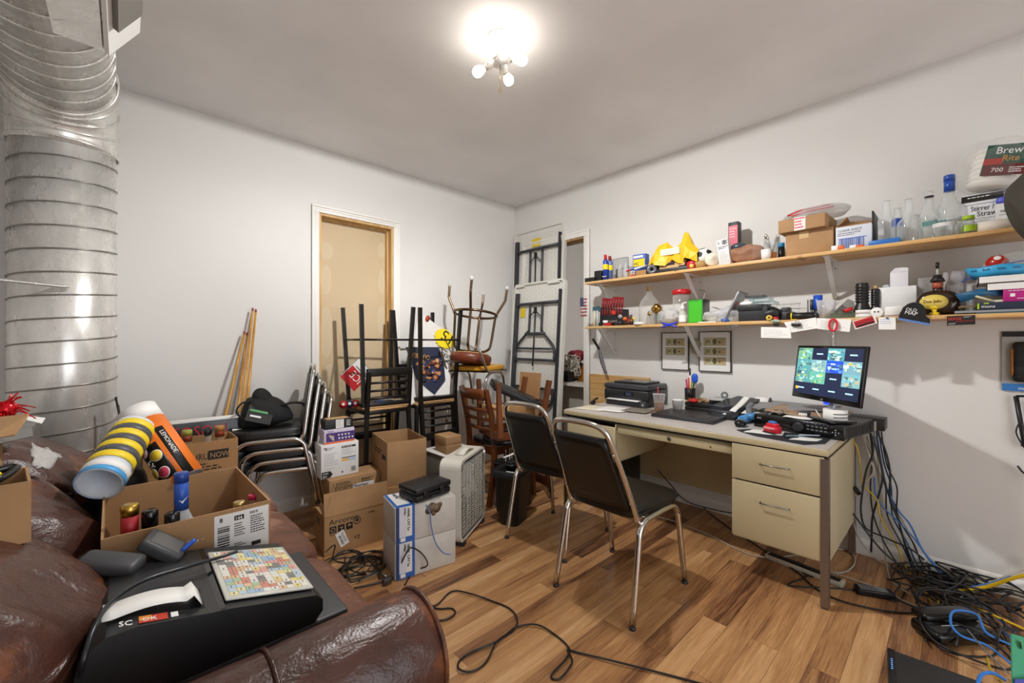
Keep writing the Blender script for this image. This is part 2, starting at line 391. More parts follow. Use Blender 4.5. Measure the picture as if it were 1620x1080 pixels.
# right wall (plane X=XB) with an open doorway
ey0, ey1 = 2.358, 3.12
b = MB(); b.b2((XB, Y0-.1, 0), (XB+.14, ey0, HC), WALLP); b.b2((XB, ey1, 0), (XB+.14, YA, HC), WALLP); b.b2((XB, ey0, dz), (XB+.14, ey1, HC), WALLP)
struct(b, 'wall_right')
b = MB(); b.b2((X0-.1, Y0-.1, 0), (X0, YA, HC), WALLP); struct(b, 'wall_rear_left')
b = MB(); b.b2((X0, Y0-.1, 0), (-.1, Y0, HC), WALLP); b.b2((1.9, Y0-.1, 0), (XB, Y0, HC), WALLP); b.b2((-.1, Y0-.1, 2.3), (1.9, Y0, HC), WALLP); struct(b, 'wall_rear')
# small room beyond the right doorway
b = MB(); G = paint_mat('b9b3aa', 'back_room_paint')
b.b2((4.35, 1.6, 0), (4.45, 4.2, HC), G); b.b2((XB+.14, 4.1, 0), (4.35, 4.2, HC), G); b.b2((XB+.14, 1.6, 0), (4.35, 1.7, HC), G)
struct(b, 'wall_back_room')
def casing(b, along, a0, a1, top, plane, out):
    "moulded door casing; along = 'x' or 'y', out = direction into the room"
    w_ = .055
    def bx(u0, u1, z0, z1, t0, t1):
        p = (plane+out*t0, plane+out*t1)
        if along == 'x': b.b2((u0, min(p), z0), (u1, max(p), z1), TRIM, bev=.003)
        else: b.b2((min(p), u0, z0), (max(p), u1, z1), TRIM, bev=.003)
    for u0, u1 in ((a0-w_, a0), (a1, a1+w_)):
        bx(u0, u1, 0, top-.0005, -.002, .012)
        e = (u0, u0+.016) if u0 < a0 else (u1-.016, u1)
        bx(e[0], e[1], 0, top+w_-.0165, .0, .02); bx((u0+u1)/2-.006, (u0+u1)/2+.006, 0, top+.0215, .0, .016)
    bx(a0-w_, a1+w_, top, top+w_, -.002, .012); bx(a0-w_, a1+w_, top+w_-.016, top+w_, 0, .02); bx(a0-.02, a1+.02, top+.022, top+.034, 0, .016)
b = MB(); casing(b, 'x', dx0, dx1, dz, YA, -1)
struct(b, 'trim_1')
b = MB()
for u in (dx0, dx1-.018): b.b2((u, YA-.001, 0), (u+.018, YA+.139, dz), JAMB)
b.b2((dx0+.018, YA-.001, dz-.018), (dx1-.018, YA+.139, dz), JAMB)
for u in (dx0+.018, dx1-.030): b.b2((u, YA+.055, 0), (u+.012, YA+.095, dz-.018), JAMB)
b.b2((dx0+.03, YA+.055, dz-.03), (dx1-.03, YA+.095, dz-.018), JAMB)
struct(b, 'trim_2')
PAN = mat('cdb794', .7, var=.06, vs=3, name='drywall_tan'); MUD = mat('d2c0a0', .75)
b = MB(); b.b2((dx0+.018, YA+.095, 0), (dx1-.018, YA+.12, dz-.018), PAN)
for (px, pz, w_, h_) in ((1.17, 1.95, .05, .07), (1.63, 2.02, .035, .07), (1.17, 1.72, .04, .12), (1.63, 1.75, .03, .11), (1.17, 1.3, .05, .2), (1.63, 1.42, .04, .12), (1.2, .95, .06, .1), (1.4, 1.1, .02, .02)):
    b.lathe([(1, 0), (1, .5), (0, .5)], MUD, 24, frame((px, YA+.095, pz), (1, 0, 0), (0, 0, 1)) @ X((0, 0, 0), (0, 0, 0), (w_, h_, .0006)), False)
struct(b, 'door_1')
b = MB(); casing(b, 'y', ey0, ey1, dz, XB, -1); struct(b, 'trim_3')
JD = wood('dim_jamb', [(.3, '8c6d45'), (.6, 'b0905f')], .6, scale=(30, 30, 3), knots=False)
b = MB()
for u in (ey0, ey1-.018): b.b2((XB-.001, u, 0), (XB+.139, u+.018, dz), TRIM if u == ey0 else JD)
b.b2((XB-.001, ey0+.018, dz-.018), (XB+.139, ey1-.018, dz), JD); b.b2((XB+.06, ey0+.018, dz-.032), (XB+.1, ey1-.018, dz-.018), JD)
struct(b, 'trim_4')
def skirting(name, p0, p1, out):
    b = MB(); p0 = Vector(p0); p1 = Vector(p1); o = Vector(out)
    prof = [(0, 0), (.014, 0), (.014, .066), (.011, .074), (.009, .08), (.004, .088), (0, .09)]
    vs = []
    for p in (p0, p1):
        for t, z in prof: q = p+o*t; vs.append((q.x, q.y, z))
    n = len(prof); b.add(vs, [(i, (i+1) % n, n+(i+1) % n, n+i) for i in range(n)]+[tuple(range(n)), tuple(range(n, 2*n))], TRIM)
    return b.make(name, kind='structure')
skirting('baseboard_right', (XB, Y0, 0), (XB, ey0-.056, 0), (-1, 0, 0))
skirting('baseboard_left', (X0, YA, 0), (dx0-.056, YA, 0), (0, -1, 0))
skirting('baseboard_left_far', (dx1+.056, YA, 0), (XB, YA, 0), (0, -1, 0))

# ======================= CEILING LAMP =======================
t = thing('ceiling_lamp', 'white ceiling light with bare bright bulbs and hanging pull chain', 'lamp', (LAMP[0], LAMP[1], HC))
SAT = mat('cfcac0', .35, .6)
b = MB(); b.lathe([(0, 0), (.058, 0), (.06, -.004), (.055, -.012), (.02, -.016), (.0, -.016)][::-1], WHITE, 28); b.make('canopy', t)
b = MB(); b.cyl((0, 0, -.012), (0, 0, -.12), .005, WHITE); b.lathe([(0, 0), (.03, 0), (.033, .015), (.006, .03), (0, .03)], WHITE, 18, c=(0, 0, -.135)); b.make('stem', t)
BG = mat('fff6ea', .3, emit=BULB, name='bulb_glow')
for k, (a, dn) in enumerate(((25, -.1), (115, -.12), (205, -.12), (295, -.1))):
    a = math.radians(a); c_, s_ = math.cos(a), math.sin(a)
    b = MB(); b.cyl((c_*.025, s_*.025, -.115), (c_*.06, s_*.06, -.125), .019, WHITE); b.cyl((c_*.06, s_*.06, -.125), (c_*.075, s_*.075, -.129), .015, SAT); soc = b.make('socket', t)
    b = MB(); b.lathe([(.0, 0), (.012, .004), (.018, .018), (.024, .032), (.026, .044), (.022, .058), (.012, .067), (0, .07)], BG, 16,
        Matrix.Translation((c_*.075, s_*.075, -.129)) @ Vector((0, 0, 1)).rotation_difference(Vector((c_, s_, -.22))).to_matrix().to_4x4())
    b.make('bulb', t)
b = MB(); b.tube([(-.005, -.01, -.14), (-.008, -.014, -.2), (-.01, -.018, -.26)], .0016, BRASS, 6); b.tube([(-.01+.009*math.cos(q*.63), -.018, -.269+.009*math.sin(q*.63)) for q in range(10)], .0018, BRASS, 6, True)
b.make('pull_chain', t)

# ======================= SPIRAL DUCT =======================
t = thing('spiral_duct', 'galvanised spiral air duct rising floor to ceiling behind sofa', 'duct', (-.222, 3.09, 0))
R_ = .19; SEAM = mat('8d8a84', .35, .7)
def ribbed(path, rad, m, pitch, n=40, closed_ends=True, slant=.35):
    "round duct following a path, with a raised helical lock seam"
    b = MB(); P = [Vector(p) for p in path]; b.tube(P, rad, m, n); return b
b = MB(); b.cyl((0, 0, 0), (0, 0, 2.2), R_, GALV, 48); vp = b.make('vertical_pipe', t)
b = MB(); z = .05; pts = []
while z < 2.16:
    pts = [(math.cos(2*PI*k/48)*(R_+.0015), math.sin(2*PI*k/48)*(R_+.0015), z+.11*k/48) for k in range(49)]
    b.tube(pts, .0038, SEAM, 6); z += .11
b.make('lock_seam', vp)
# elbow of gored rings from vertical to horizontal, running toward the camera
E_ = []; bend = .28; AX = 2.46
for k in range(9):
    a = PI/2*k/8; E_.append((0, -bend*(1-math.cos(a)), 2.2+bend*math.sin(a)))
b = MB(); b.tube(E_, R_+.006, GALV, 48)
for k in (0, 2, 4, 6, 8):
    a = PI/2*k/8; c = Vector(E_[k]); u = Vector((1, 0, 0)); v = Vector((0, -math.cos(a)*-1, math.sin(a)))
    tan = Vector((0, -math.sin(a), math.cos(a))); v = tan.cross(u)
    b.tube([tuple(c+(u*math.cos(q)+v*math.sin(q))*(R_+.009)) for q in [2*PI*i/48 for i in range(48)]], .006, GALV, 6, True)
b.make('elbow', t)
hz = E_[-1]
b = MB(); b.cyl(hz, (0, -4.2, hz[2]), R_, GALV, 48); hp = b.make('horizontal_pipe', t)
b = MB(); y = hz[1]-.03
while y > -4.1:
    b.tube([(math.cos(2*PI*k/48)*(R_+.0015), y-.11*k/48, hz[2]+math.sin(2*PI*k/48)*(R_+.0015)) for k in range(49)], .0038, GALV, 6); y -= .11
b.make('lock_seam', hp)
# register boot and grille on the lower right of the horizontal run (positions in world, moved to the duct's frame)
o = Vector((-.222, 3.09, 0))
A = Vector((-.053, 2.2, 2.323))-o; B_ = Vector((.034, 2.2, 2.455))-o; L_ = Vector((0, -.62, 0)); ex = (B_-A).normalized(); nn = Vector((ex.z, 0, -ex.x))
b = MB(); cA = A+nn*-.01; cB = B_+nn*-.01
inn = [Vector((-.18, 2.12, 2.29))-o, Vector((-.05, 2.12, 2.6))-o]
b.add([tuple(p) for p in (cA, cB, cB+L_, cA+L_, inn[0], inn[1], inn[1]+Vector((0, -.46, 0)), inn[0]+Vector((0, -.46, 0)))],
      [(0, 1, 5, 4), (1, 2, 6, 5), (2, 3, 7, 6), (3, 0, 4, 7), (0, 3, 2, 1), (4, 5, 6, 7)], GALV); b.make('register_boot', t)
F = frame(tuple(A), (0, -1, 0), tuple(ex)); wv = (B_-A).length
b = MB(); b.at(F); MT = mat('f1f0ec', .35)
b.b2((0, 0, -.012), (.62, .022, .004), MT); b.b2((0, wv-.022, -.012), (.62, wv, .004), MT); b.b2((0, .022, -.012), (.17, wv-.022, .004), MT); b.b2((.58, .022, -.012), (.62, wv-.022, .004), MT)
b.b2((.17, .022, -.03), (.58, wv-.022, -.012), mat('77736c', .6)); b.tube([(.03, .05, .004), (.03, .05, .014), (.03, .085, .014), (.03, .085, .004)], .003, MT, 6)
for i in range(9): b.b2((.09+i*.004, .03, .004), (.091+i*.004, .033, .006), DGREY)
g = b.make('register_grille', t)
b = MB(); b.at(F)
for i in range(26): b.box((.18+i*.0155, wv/2, -.006), (.0035, wv-.044, .012), MT, X((0, 0, 0)))
b.make('louvre', g)
b = MB(); b.tube([(-.45, -.245, 1.52), (-.2, -.245, 1.50), (.0, -.214, 1.49), (.03, -.212, 1.49)], .007, GALV, 4); b.box((.01, -.208, 1.49), (.05, .012, .012), GALV); b.make('hanger_strap', t)
# ======================= SOFA =======================
t = thing('sofa', 'brown leather sofa with puffy back cushions and worn seat', 'sofa', (0, 0, 0))
SW = leather_mat('4a2c20', '714a38', '9c7460', .42, .48)
b = MB(); b.rbox((-.02, 1.9, .2), (.98, 1.78, .26), LEATHER, .03); b.rbox((-.47, 1.9, .43), (.2, 1.84, .68), LEATHER, .05)
for (x, y) in ((.38, 1.08), (.38, 2.72), (-.4, 1.08), (-.4, 2.72)): b.cyl((x, y, 0), (x, y, .08), .03, DBLACK, 12, .035)
b.make('frame', t)
for i, y in enumerate((1.34, 1.9, 2.46)):
    def fn(q):
        q = q.copy(); q.z += .02*(1-(2*q.x/.7)**2)*(1 if q.z > 0 else 0); return q
    b = MB(); b.blob((.17, y, .375), (.76, .575, .17), SW, 7, 12, fn=fn, amp=.006, fr=9); sc_ = b.make('seat_cushion', t)
for i, (y, dz_, dx_) in enumerate(((1.29, -.02, -.07), (1.87, -.05, -.09), (2.44, -.0, -.12))):
    def fn(q, i=i):
        q = q.copy(); f = noise.noise(Vector((q.x*5+i*3, q.y*3.5, q.z*4)))*.04+noise.noise(Vector((q.x*2+i, q.y*16, q.z*4)))*.018+abs(noise.noise(Vector((q.x*3+i, q.y*9+q.z*7, 2))))*.02
        k = max(0, q.z)/.25; e = abs(q.y/.30)**3
        q.z -= (.07*e if q.z > 0 else 0); q.x -= (.06*e if q.x > 0 else 0)
        q.x += -.17*k*k+.05*(1-(2*q.y/.58)**2)*(1-abs(q.z)/.3)+f; q.z += f*.7
        return q
    b = MB(); b.blob((-.19+dx_, y, .665+dz_), (.36, .61, .50), LEATHER, 3.2, 30, fn=fn)
    bc = b.make('back_cushion', t)
# rolled arms
def arm(y, sgn, x1=.54):
    b = MB(); prof = []
    for k in range(25):
        a = -PI*.30+k/24*PI*1.6; prof.append((math.cos(a)*.125, .492+math.sin(a)*.13))
    prof = [(.125*.9, .10)]+[(p[0], p[1]) for p in prof]+[(-.11, .10)]
    st = [(-.50, 1.), (-.2, 1.), (.15, 1.), (.202, .985), (.207, .985), (.25, 1.), (.42, 1.0), (x1-.045, .99), (x1-.015, .95), (x1, .87), (x1+.004, .80)]
    vs = []; n = len(prof)
    for x, k in st:
        for (u, z) in prof: vs.append((x, y+sgn*u*k, .45+(z-.45)*k if z > .2 else z))
    fs = [(i*n+j, i*n+j+1, (i+1)*n+j+1, (i+1)*n+j) for i in range(len(st)-1) for j in range(n-1)]
    fs.append(tuple(range(n))); fs.append(tuple((len(st)-1)*n+j for j in range(n))[::-1])
    b.add(vs, fs, LEATHER, True); a_ = b.make('arm', t)
    b = MB(); b.tube([(x1-.012, y+sgn*u*.965, .45+(z-.45)*.965) for u, z in prof[1:-1]], .006, LEATHER, 6); b.make('welt_piping', a_)
    b = MB(); b.tube([(.2045, y+sgn*u*1.0, z) for u, z in prof[1:-1]], .005, LEATHER, 6); b.make('welt_piping', a_)
arm(.90, -1); arm(2.86, 1, .40)

# ======================= STEEL DESK =======================
DT = mat('cdc6c1', .32, var=.06, vs=14, name='laminate_top'); DB = mat('c0b18c', .38, var=.08, vs=3, name='cream_enamel'); DE = mat('b8a57c', .45)
t = thing('steel_desk', 'old cream metal desk with drawer pedestals standing along the right wall', 'desk', (0, 0, 0))
x0, x1, y0, y1, zt = 2.35, 3.10, .402, 1.965, .735
b = MB(); b.b2((x0+.004, y0+.004, zt-.004), (x1, y1-.004, zt+.0), DT); b.b2((x0, y0, zt-.034), (x1, y1, zt-.004), DB, bev=.003); b.b2((x0+.006, y0+.006, zt-.046), (x1-.004, y1-.006, zt-.036), DBLACK); b.make('desk_top', t)
b = MB(); b.b2((x0+.01, .425, .212), (x1-.03, .432, zt-.046), DB); b.b2((x0+.01, .803, .212), (x1-.03, .81, zt-.046), DB); b.b2((x0+.01, .425, .206), (x1-.03, .81, .214), DB); b.b2((x1-.037, .425, .212), (x1-.03, .81, zt-.046), DB); b.make('pedestal', t)
b = MB(); b.b2((x0+.01, 1.53, .438), (x1-.03, 1.537, zt-.046), DB); b.b2((x0+.01, 1.933, .438), (x1-.03, 1.94, zt-.046), DB); b.b2((x0+.01, 1.53, .432), (x1-.03, 1.94, .44), DB); b.make('pedestal', t)
b = MB(); b.b2((x1-.03, .81, .16), (x1-.022, 1.93, zt-.046), DB); b.make('modesty_panel', t)
b = MB(); b.b2((x0+.03, .812, .63), (x1-.1, 1.528, zt-.048), DE); b.b2((x0+.02, .815, .628), (x0+.03, 1.525, .672), DB, bev=.002)
b.lathe([(.012, 0), (.012, .004), (.008, .006), (0, .006)], STEEL, 16, frame((x0+.02, 1.17, .652), (0, -1, 0), (0, 0, 1))); b.lathe([(.005, 0), (.005, .003), (0, .003)], BRASS, 10, frame((x0+.019, .93, .648), (0, -1, 0), (0, 0, 1))); b.make('center_drawer', t)
for (ya, yb, za, zb) in ((.418, .814, .513, .694), (.418, .814, .214, .505), (1.53, 1.935, .444, .664)):
    b = MB(); b.b2((x0+.0, ya, za), (x0+.016, yb, zb), DB, bev=.002); b.b2((x0+.016, ya+.01, za+.01), (x0+.5, yb-.01, zb-.03), DE); d = b.make('drawer', t)
    ym = (ya+yb)/2; zm = (za+zb)/2+(.01 if zb-za < .25 else .06)
    b = MB(); b.tube([(x0+.001, ym-.062, zm), (x0-.02, ym-.062, zm), (x0-.02, ym+.062, zm), (x0+.001, ym+.062, zm)], .0032, STEEL, 8); b.make('handle', d)
for (x, y) in ((x0-.002, y0), (x1-.036, y0), (x0-.002, y1-.034), (x1-.036, y1-.034)):
    b = MB(); b.b2((x, y-.002, .006), (x+.034, y+.03, zt-.046), mat('857a72', .35, .75)); b.b2((x+.004, y+.002, 0), (x+.03, y+.026, .006), DBLACK); b.make('leg', t)
b = MB(); b.b2((x0+.04, y0, .21), (x1-.04, y0+.012, zt-.046), DB); b.make('side_panel', t)

# ======================= CHROME CHAIRS =======================
def chrome_chair(name, label, group, loc, rz, lean=.185, bh=.43, padm=None, puff=.055):
    t = thing(name, label, 'chair', loc, rz, group)
    r = .0128
    def fn(q):
        q = q.copy(); q.y *= 1+.06*q.x/.2; return q
    b = MB(); b.blob((.02, 0, .4275+puff/2), (.42, .40, puff), VINYL, 6, 12, fn=fn); se = b.make('seat', t)
    b = MB(); b.tube(cat([(-.165, -.175, .45), (-.17, 0, .452), (-.165, .175, .45), (0, .19, .45), (.19, .195, .45), (.215, .17, .45), (.22, 0, .45), (.215, -.17, .45), (.19, -.195, .45), (0, -.19, .45)], 3, True), .006, VINYL, 6, True); b.make('seat_welt', se)
    for s_ in (-1, 1):
        # side frame: rear foot, over under the seat, front foot
        P = [(-.25, .215*s_, .012), (-.185, .207*s_, .33), (-.172, .205*s_, .385), (-.135, .204*s_, .418), (-.08, .203*s_, .425), (.10, .203*s_, .425), (.155, .204*s_, .415), (.185, .205*s_, .385), (.198, .207*s_, .34), (.25, .215*s_, .012)]
        b = MB(); b.tube(cat(P, 4), r*1.08, CHROME, 10); b.make('leg_frame', t)
        for x in (-.25, .25):
            b = MB(); b.lathe([(.0, 0), (.015, .001), (.016, .008), (.012, .018)], DGREY, 12, c=(x, .215*s_, 0)); b.make('foot_glide', t)
    b = MB()
    L_ = lean/.185; bk = [(-.14, -.18, .405), (-.163, -.186, .43), (-.175, -.187, .46), (-.175-.075*L_, -.172, .64), (-.175-.15*L_, -.155, .80), (-.175-.17*L_, -.14, .845), (-.175-.183*L_, -.10, .868), (-.175-.185*L_, 0, .874)]
    bk = bk+[(p[0], -p[1], p[2]) for p in bk[-2::-1]]
    b.tube(cat(bk, 4), r, CHROME, 10); b.make('back_frame', t)
    b = MB(); T = []
    def bp(u, v, off=0):   # u across -1..1, v up 0..1
        x = -.19+(.02 if padm else 0)-.155*v*L_; z = .475+.335*v; w_ = .168-.028*v
        return (x+.012*math.cos(u*1.2)*0+off, u*w_, z)
    g = [[Vector(bp(-1+2*j/8, i/8))+Vector((-.007*(1-((-1+2*j/8)**2))**.5*0, 0, 0)) for j in range(9)] for i in range(9)]
    b.sheet(g, padm or VINYL, .022); b.make('backrest', t)
    b = MB()
    for s_ in (-1, 1):
        for v in (.12, .8):
            p = bp(1.06*s_, v); b.cyl((p[0], p[1]-.0*s_, p[2]), (p[0], p[1]+.014*s_, p[2]), .006, CHROME, 8)
        b.cyl((-.165, .17*s_, .43), (-.165, .205*s_, .425), .006, CHROME, 8)
    b.make('bracket', t)
    for x in (-.1, .12):
        b = MB(); b.cyl((x, -.2, .425), (x, .2, .425), .009, CHROME, 8); b.make('cross_bar', t)
    return t
cc = chrome_chair('stacking_chair', 'nearest black vinyl chair with chrome frame, back to the camera before the desk kneehole', None, (1.836, 1.162, 0), 0)
clone(cc, (2.02, 1.735, 0), 6, 'black vinyl chair with chrome frame farther along the desk, next to the wastebasket')
# stack of chairs behind the boxes, each one tipped onto the one below
base = Vector((.71, 3.05, -.012))
cs = chrome_chair('stacking_chair', 'x', 'stacked chairs by the left wall', (0, 0, 0), 0, .06, .43, mat('4b4946', .5, bump=.2, bs=200), .07)
sp = ['topmost', 'second from the top', 'second from the bottom', 'bottom']
for k in range(4):
    h = (3-k)*.066
    c = (cs if k == 0 else clone(cs)); c.location = (base.x+.036*k, base.y-.003*k, h); c.rotation_euler = (0, 0, math.radians(166)); c['label'] = 'black chrome framed chair, %s in the stack beside the leaning pool cues' % sp[k]

# ======================= FOLDING TABLES =======================
TW = mat('dcdad2', .5); FL = mat('3c3d42', .4, .3); PEB = mat('d0cdc4', .55)
def folding_table(label, W, Ln, loc, rot, seed=1):
    "local: x out of the underside, y across, z up the length"
    t = thing('folding_table', label, 'folding table', loc, rot)
    b = MB(); r = .05
    def rr(w_, z0, z1, r):
        P = []
        for cx, cz, a0 in ((w_/2-r, z1-r, 0), (-w_/2+r, z1-r, 90), (-w_/2+r, z0+r, 180), (w_/2-r, z0+r, 270)):
            for k in range(6):
                a = math.radians(a0+18*k); P.append((cx+r*math.cos(a), cz+r*math.sin(a)))
        return P
    Tm = Matrix(((0, 0, 1, 0), (1, 0, 0, 0), (0, 1, 0, 0), (0, 0, 0, 1)))
    b.prism(rr(W, 0, Ln, r), -.02, .0, TW, Tm)
    o = rr(W, 0, Ln, r); i_ = rr(W-.035, .0175, Ln-.0175, r-.012); n = len(o)
    vs = [(.0, p[0], p[1]) for p in o]+[(.024, p[0], p[1]) for p in o]+[(.024, p[0], p[1]) for p in i_]+[(.0, p[0], p[1]) for p in i_]
    b.add(vs, [(k*n+j, k*n+(j+1) % n, ((k+1) % 4)*n+(j+1) % n, ((k+1) % 4)*n+j) for k in range(4) for j in range(n)], TW, False)
    tp = b.make('table_top', t)
    b = MB(); nx, nz = int(W/.045), int(Ln/.045)
    for i in range(nx):
        for j in range(nz):
            y = -W/2+.045+(W-.09)*i/(nx-1); z = .045+(Ln-.09)*(j+(.5 if i % 2 else 0))/(nz)
            b.add([(.0, y-.008, z), (.0, y, z-.014), (.0, y+.008, z), (.0, y, z+.014), (.005, y, z)], [(0, 1, 4), (1, 2, 4), (2, 3, 4), (3, 0, 4)], PEB, True)
    tp.data.name = 'x'; MBmerge(tp, b)
    for s_ in (-1, 1):
        b = MB(); y = s_*(W/2-.055); b.b2((.002, y-(.018 if s_ < 0 else .008), .10), (.035, y+(.018 if s_ < 0 else .008), Ln-.10), FL); b.make('side_rail', t)
    for e in (0, 1):
        def Z(z): return z if e == 0 else Ln-z
        yy = W/2-.07; b = MB(); q = .034; rr_ = .0125
        b.tube([(q, -yy, Z(.22)), (q, yy, Z(.22))], rr_*1.2, FL, 8)
        for s_ in (-1, 1):
            P = [(q, s_*.085, Z(.22)), (q, s_*.085, Z(.22+Ln*.135)), (q, s_*.10, Z(.22+Ln*.155)), (q, s_*.23, Z(.22+Ln*.22)), (q, s_*.262, Z(.22+Ln*.25)), (q, s_*.265, Z(.22+Ln*.30))]
            b.tube(cat(P, 4), rr_, FL, 8)
        b.tube([(q, -.262, Z(.22+Ln*.245)), (q, .262, Z(.22+Ln*.245))], rr_*.8, FL, 8); b.tube([(q, -.27, Z(.22+Ln*.305)), (q, .27, Z(.22+Ln*.305))], rr_, FL, 8)
        b.tube([(q, -.13, Z(.22+Ln*.165)), (q, .13, Z(.22+Ln*.165))], rr_*1.2, FL, 8)
        lg = b.make('folding_leg', t)
        b = MB(); b.tube([(q+.01, 0, Z(.27)), (q+.01, 0, Z(Ln*.46))], .008, FL, 8); b.tube([(q+.01, -.085, Z(.36)), (q+.012, 0, Z(.29)), (q+.01, .085, Z(.36))], .006, FL, 6); b.b2((q, -.012, Z(.26)), (q+.022, .012, Z(.32)), DBLACK); b.make('brace', lg)
    b = MB(); YY = mat('e3c51c', .5, var=.1); b.box((.010 if seed == 2 else .006, 0, 0), (.003, .12 if seed == 2 else .065, .085 if seed == 2 else .1), YY, X((0, (-.03 if seed == 2 else -W/2+.13), Ln-(.145 if seed == 2 else .30))))
    b.make('warning_label', t)
    if seed == 1:
        b = MB(); b.box((.02, -.26, Ln-.02), (.02, .12, .03), TW); b.box((.02, .2, Ln-.02), (.02, .14, .03), TW); b.make('edge_rib', t)
    return t
folding_table('taller white plastic folding table leaning upright behind the shorter one', .71, 2.40, (3.04, 2.945, 0), (0, -2.2, 180), 2)
folding_table('shorter white folding table with grey legs leaning in front of the taller table', .69, 1.83, (2.90, 2.845, 0), (0, -4.2, 180), 1)

# ======================= BLACK BAR STOOLS =======================
def bar_stool(label, group, loc, rot):
    "seat at .76, ladder back on the -y side (the stool faces +y)"
    t = thing('bar_stool', label, 'bar stool', loc, rot, group); t.scale = (.96, .96, .956)
    b = MB(); b.rbox((0, 0, .752), (.37, .37, .03), BMET, .006); b.rbox((0, 0, .773), (.365, .365, .014), PLY, .004); b.make('seat', t)
    k = .016
    for (sx, sy) in ((-1, -1), (1, -1), (-1, 1), (1, 1)):
        top = (sx*.172, sy*.172); ft = (sx*.205, sy*.215)
        b = MB(); b.tube([(ft[0], ft[1], 0), (sx*.178, sy*.178, .60), (top[0], top[1], .74)], .0135, BMET, 10, sq=True); b.make('leg', t)
    z = .26; a = .196
    for (p, q) in (((-a, -a, z), (a, -a, z)), ((a, -a, z), (a, a, z)), ((a, a, z), (-a, a, z)), ((-a, a, z), (-a, -a, z))):
        b = MB(); b.tube([p, q], .0075, BMET, 8); b.make('footrest_rail', t)
    for s_ in (-1, 1):
        b = MB(); b.tube([(s_*.172, -.172, .72), (s_*.172, -.178, .80), (s_*.17, -.205, 1.06)], .0145, BMET, 8, sq=True); b.make('back_post', t)
    b = MB(); b.rbox((0, -.203, 1.055), (.375, .022, .06), BMET, .006); b.make('top_rail', t)
    for z in (.975, .915, .855):
        b = MB(); b.tube([(-.17, -.175-(z-.8)*.11, z), (0, -.168-(z-.8)*.11, z), (.17, -.175-(z-.8)*.11, z)], .009, BMET, 8); b.make('back_slat', t)
    return t
bs = bar_stool('upright black metal bar stool, leftmost of the stacked pair, under the ice sign', 'black metal bar stools', (1.42, 3.03, 0), 1)
clone(bs, (1.84, 3.04, 0), 178, 'upright black metal bar stool holding the folded beer posters')
clone(bs, (1.42, 3.035, 1.492), (180, 0, -4), 'upside down black bar stool resting on the stool by the stacked chairs')
clone(bs, (1.85, 3.03, 1.492), (180, 0, 182), 'upside down black bar stool resting over the beer posters')

# ======================= ROUND BROWN STOOL, YELLOW CHAIR, WOODEN CHAIRS =======================
BRZ = mat('6b5643', .25, 1.); TAN = mat('d9b878', .7); BRN = mat('6b3018', .4, bump=.2, bs=40)
t = thing('round_stool', 'upside down round brown stool with bent bronze legs and clear feet', 'stool', (2.155, 2.82, 1.125), (180, 9, 12))
b = MB(); b.lathe([(0, .0), (.15, .0), (.172, .012), (.178, .04), (.17, .075), (.155, .085), (0, .088)], BRN, 32, c=(0, 0, -.0)); b.make('seat', t)
b = MB(); b.lathe([(0, -.004), (.15, -.004), (.15, .0), (0, .0)], TAN, 32); b.make('seat_base', t)
# local: legs go to -z (after flipping they point up)
for k in range(4):
    a = PI/4+k*PI/2+.3; c_, s_ = math.cos(a), math.sin(a)
    P = [(0, 0, -.02), (c_*.09, s_*.09, -.022), (c_*.135, s_*.135, -.04), (c_*.16, s_*.16, -.09), (c_*.178, s_*.178, -.33), (c_*.19, s_*.19, -.36), (c_*.245, s_*.245, -.47), (c_*.25, s_*.25, -.50), (c_*.255, s_*.255, -.585)]
    b = MB(); b.tube(cat(P, 4), .011, BRZ, 10); lg = b.make('leg', t)
    b = MB(); b.cyl((c_*.2545, s_*.2545, -.57), (c_*.256, s_*.256, -.603), .014, mat('d8d6cf', .3, alpha=.8), 10); b.make('foot_cap', lg)
b = MB(); b.tube([(.186*math.cos(2*PI*k/40), .186*math.sin(2*PI*k/40), -.345) for k in range(40)], .011, BRZ, 10, True); b.make('foot_ring', t)

t = thing('dinette_chair', 'chrome chair with mustard yellow vinyl seat under the round brown stool', 'chair', (2.26, 2.86, .55), (0, 0, 200))
b = MB(); b.blob((0, 0, .455), (.40, .38, .05), mat('c98f24', .38, bump=.08, bs=60), 5, 12); b.make('seat', t)
b = MB(); b.b2((-.19, -.18, .425), (.19, .18, .432), BLACK); b.make('seat_pan', t)
for s_ in (-1, 1):
    b = MB(); b.tube(cat([(-.19, .17*s_, .10), (-.15, .175*s_, .33), (-.11, .175*s_, .40), (-.03, .175*s_, .418), (.08, .175*s_, .415), (.15, .175*s_, .37), (.18, .175*s_, .27), (.22, .18*s_, -.02)], 4), .011, CHROME, 10); b.make('leg_frame', t)
for s_ in (-.2, .2): b = MB(); b.tube(cat([(-.05, s_, .425), (.14, s_, .43), (.2, s_, .46), (.29, s_*.95, .62)], 4), .011, CHROME, 10); b.make('back_frame', t)

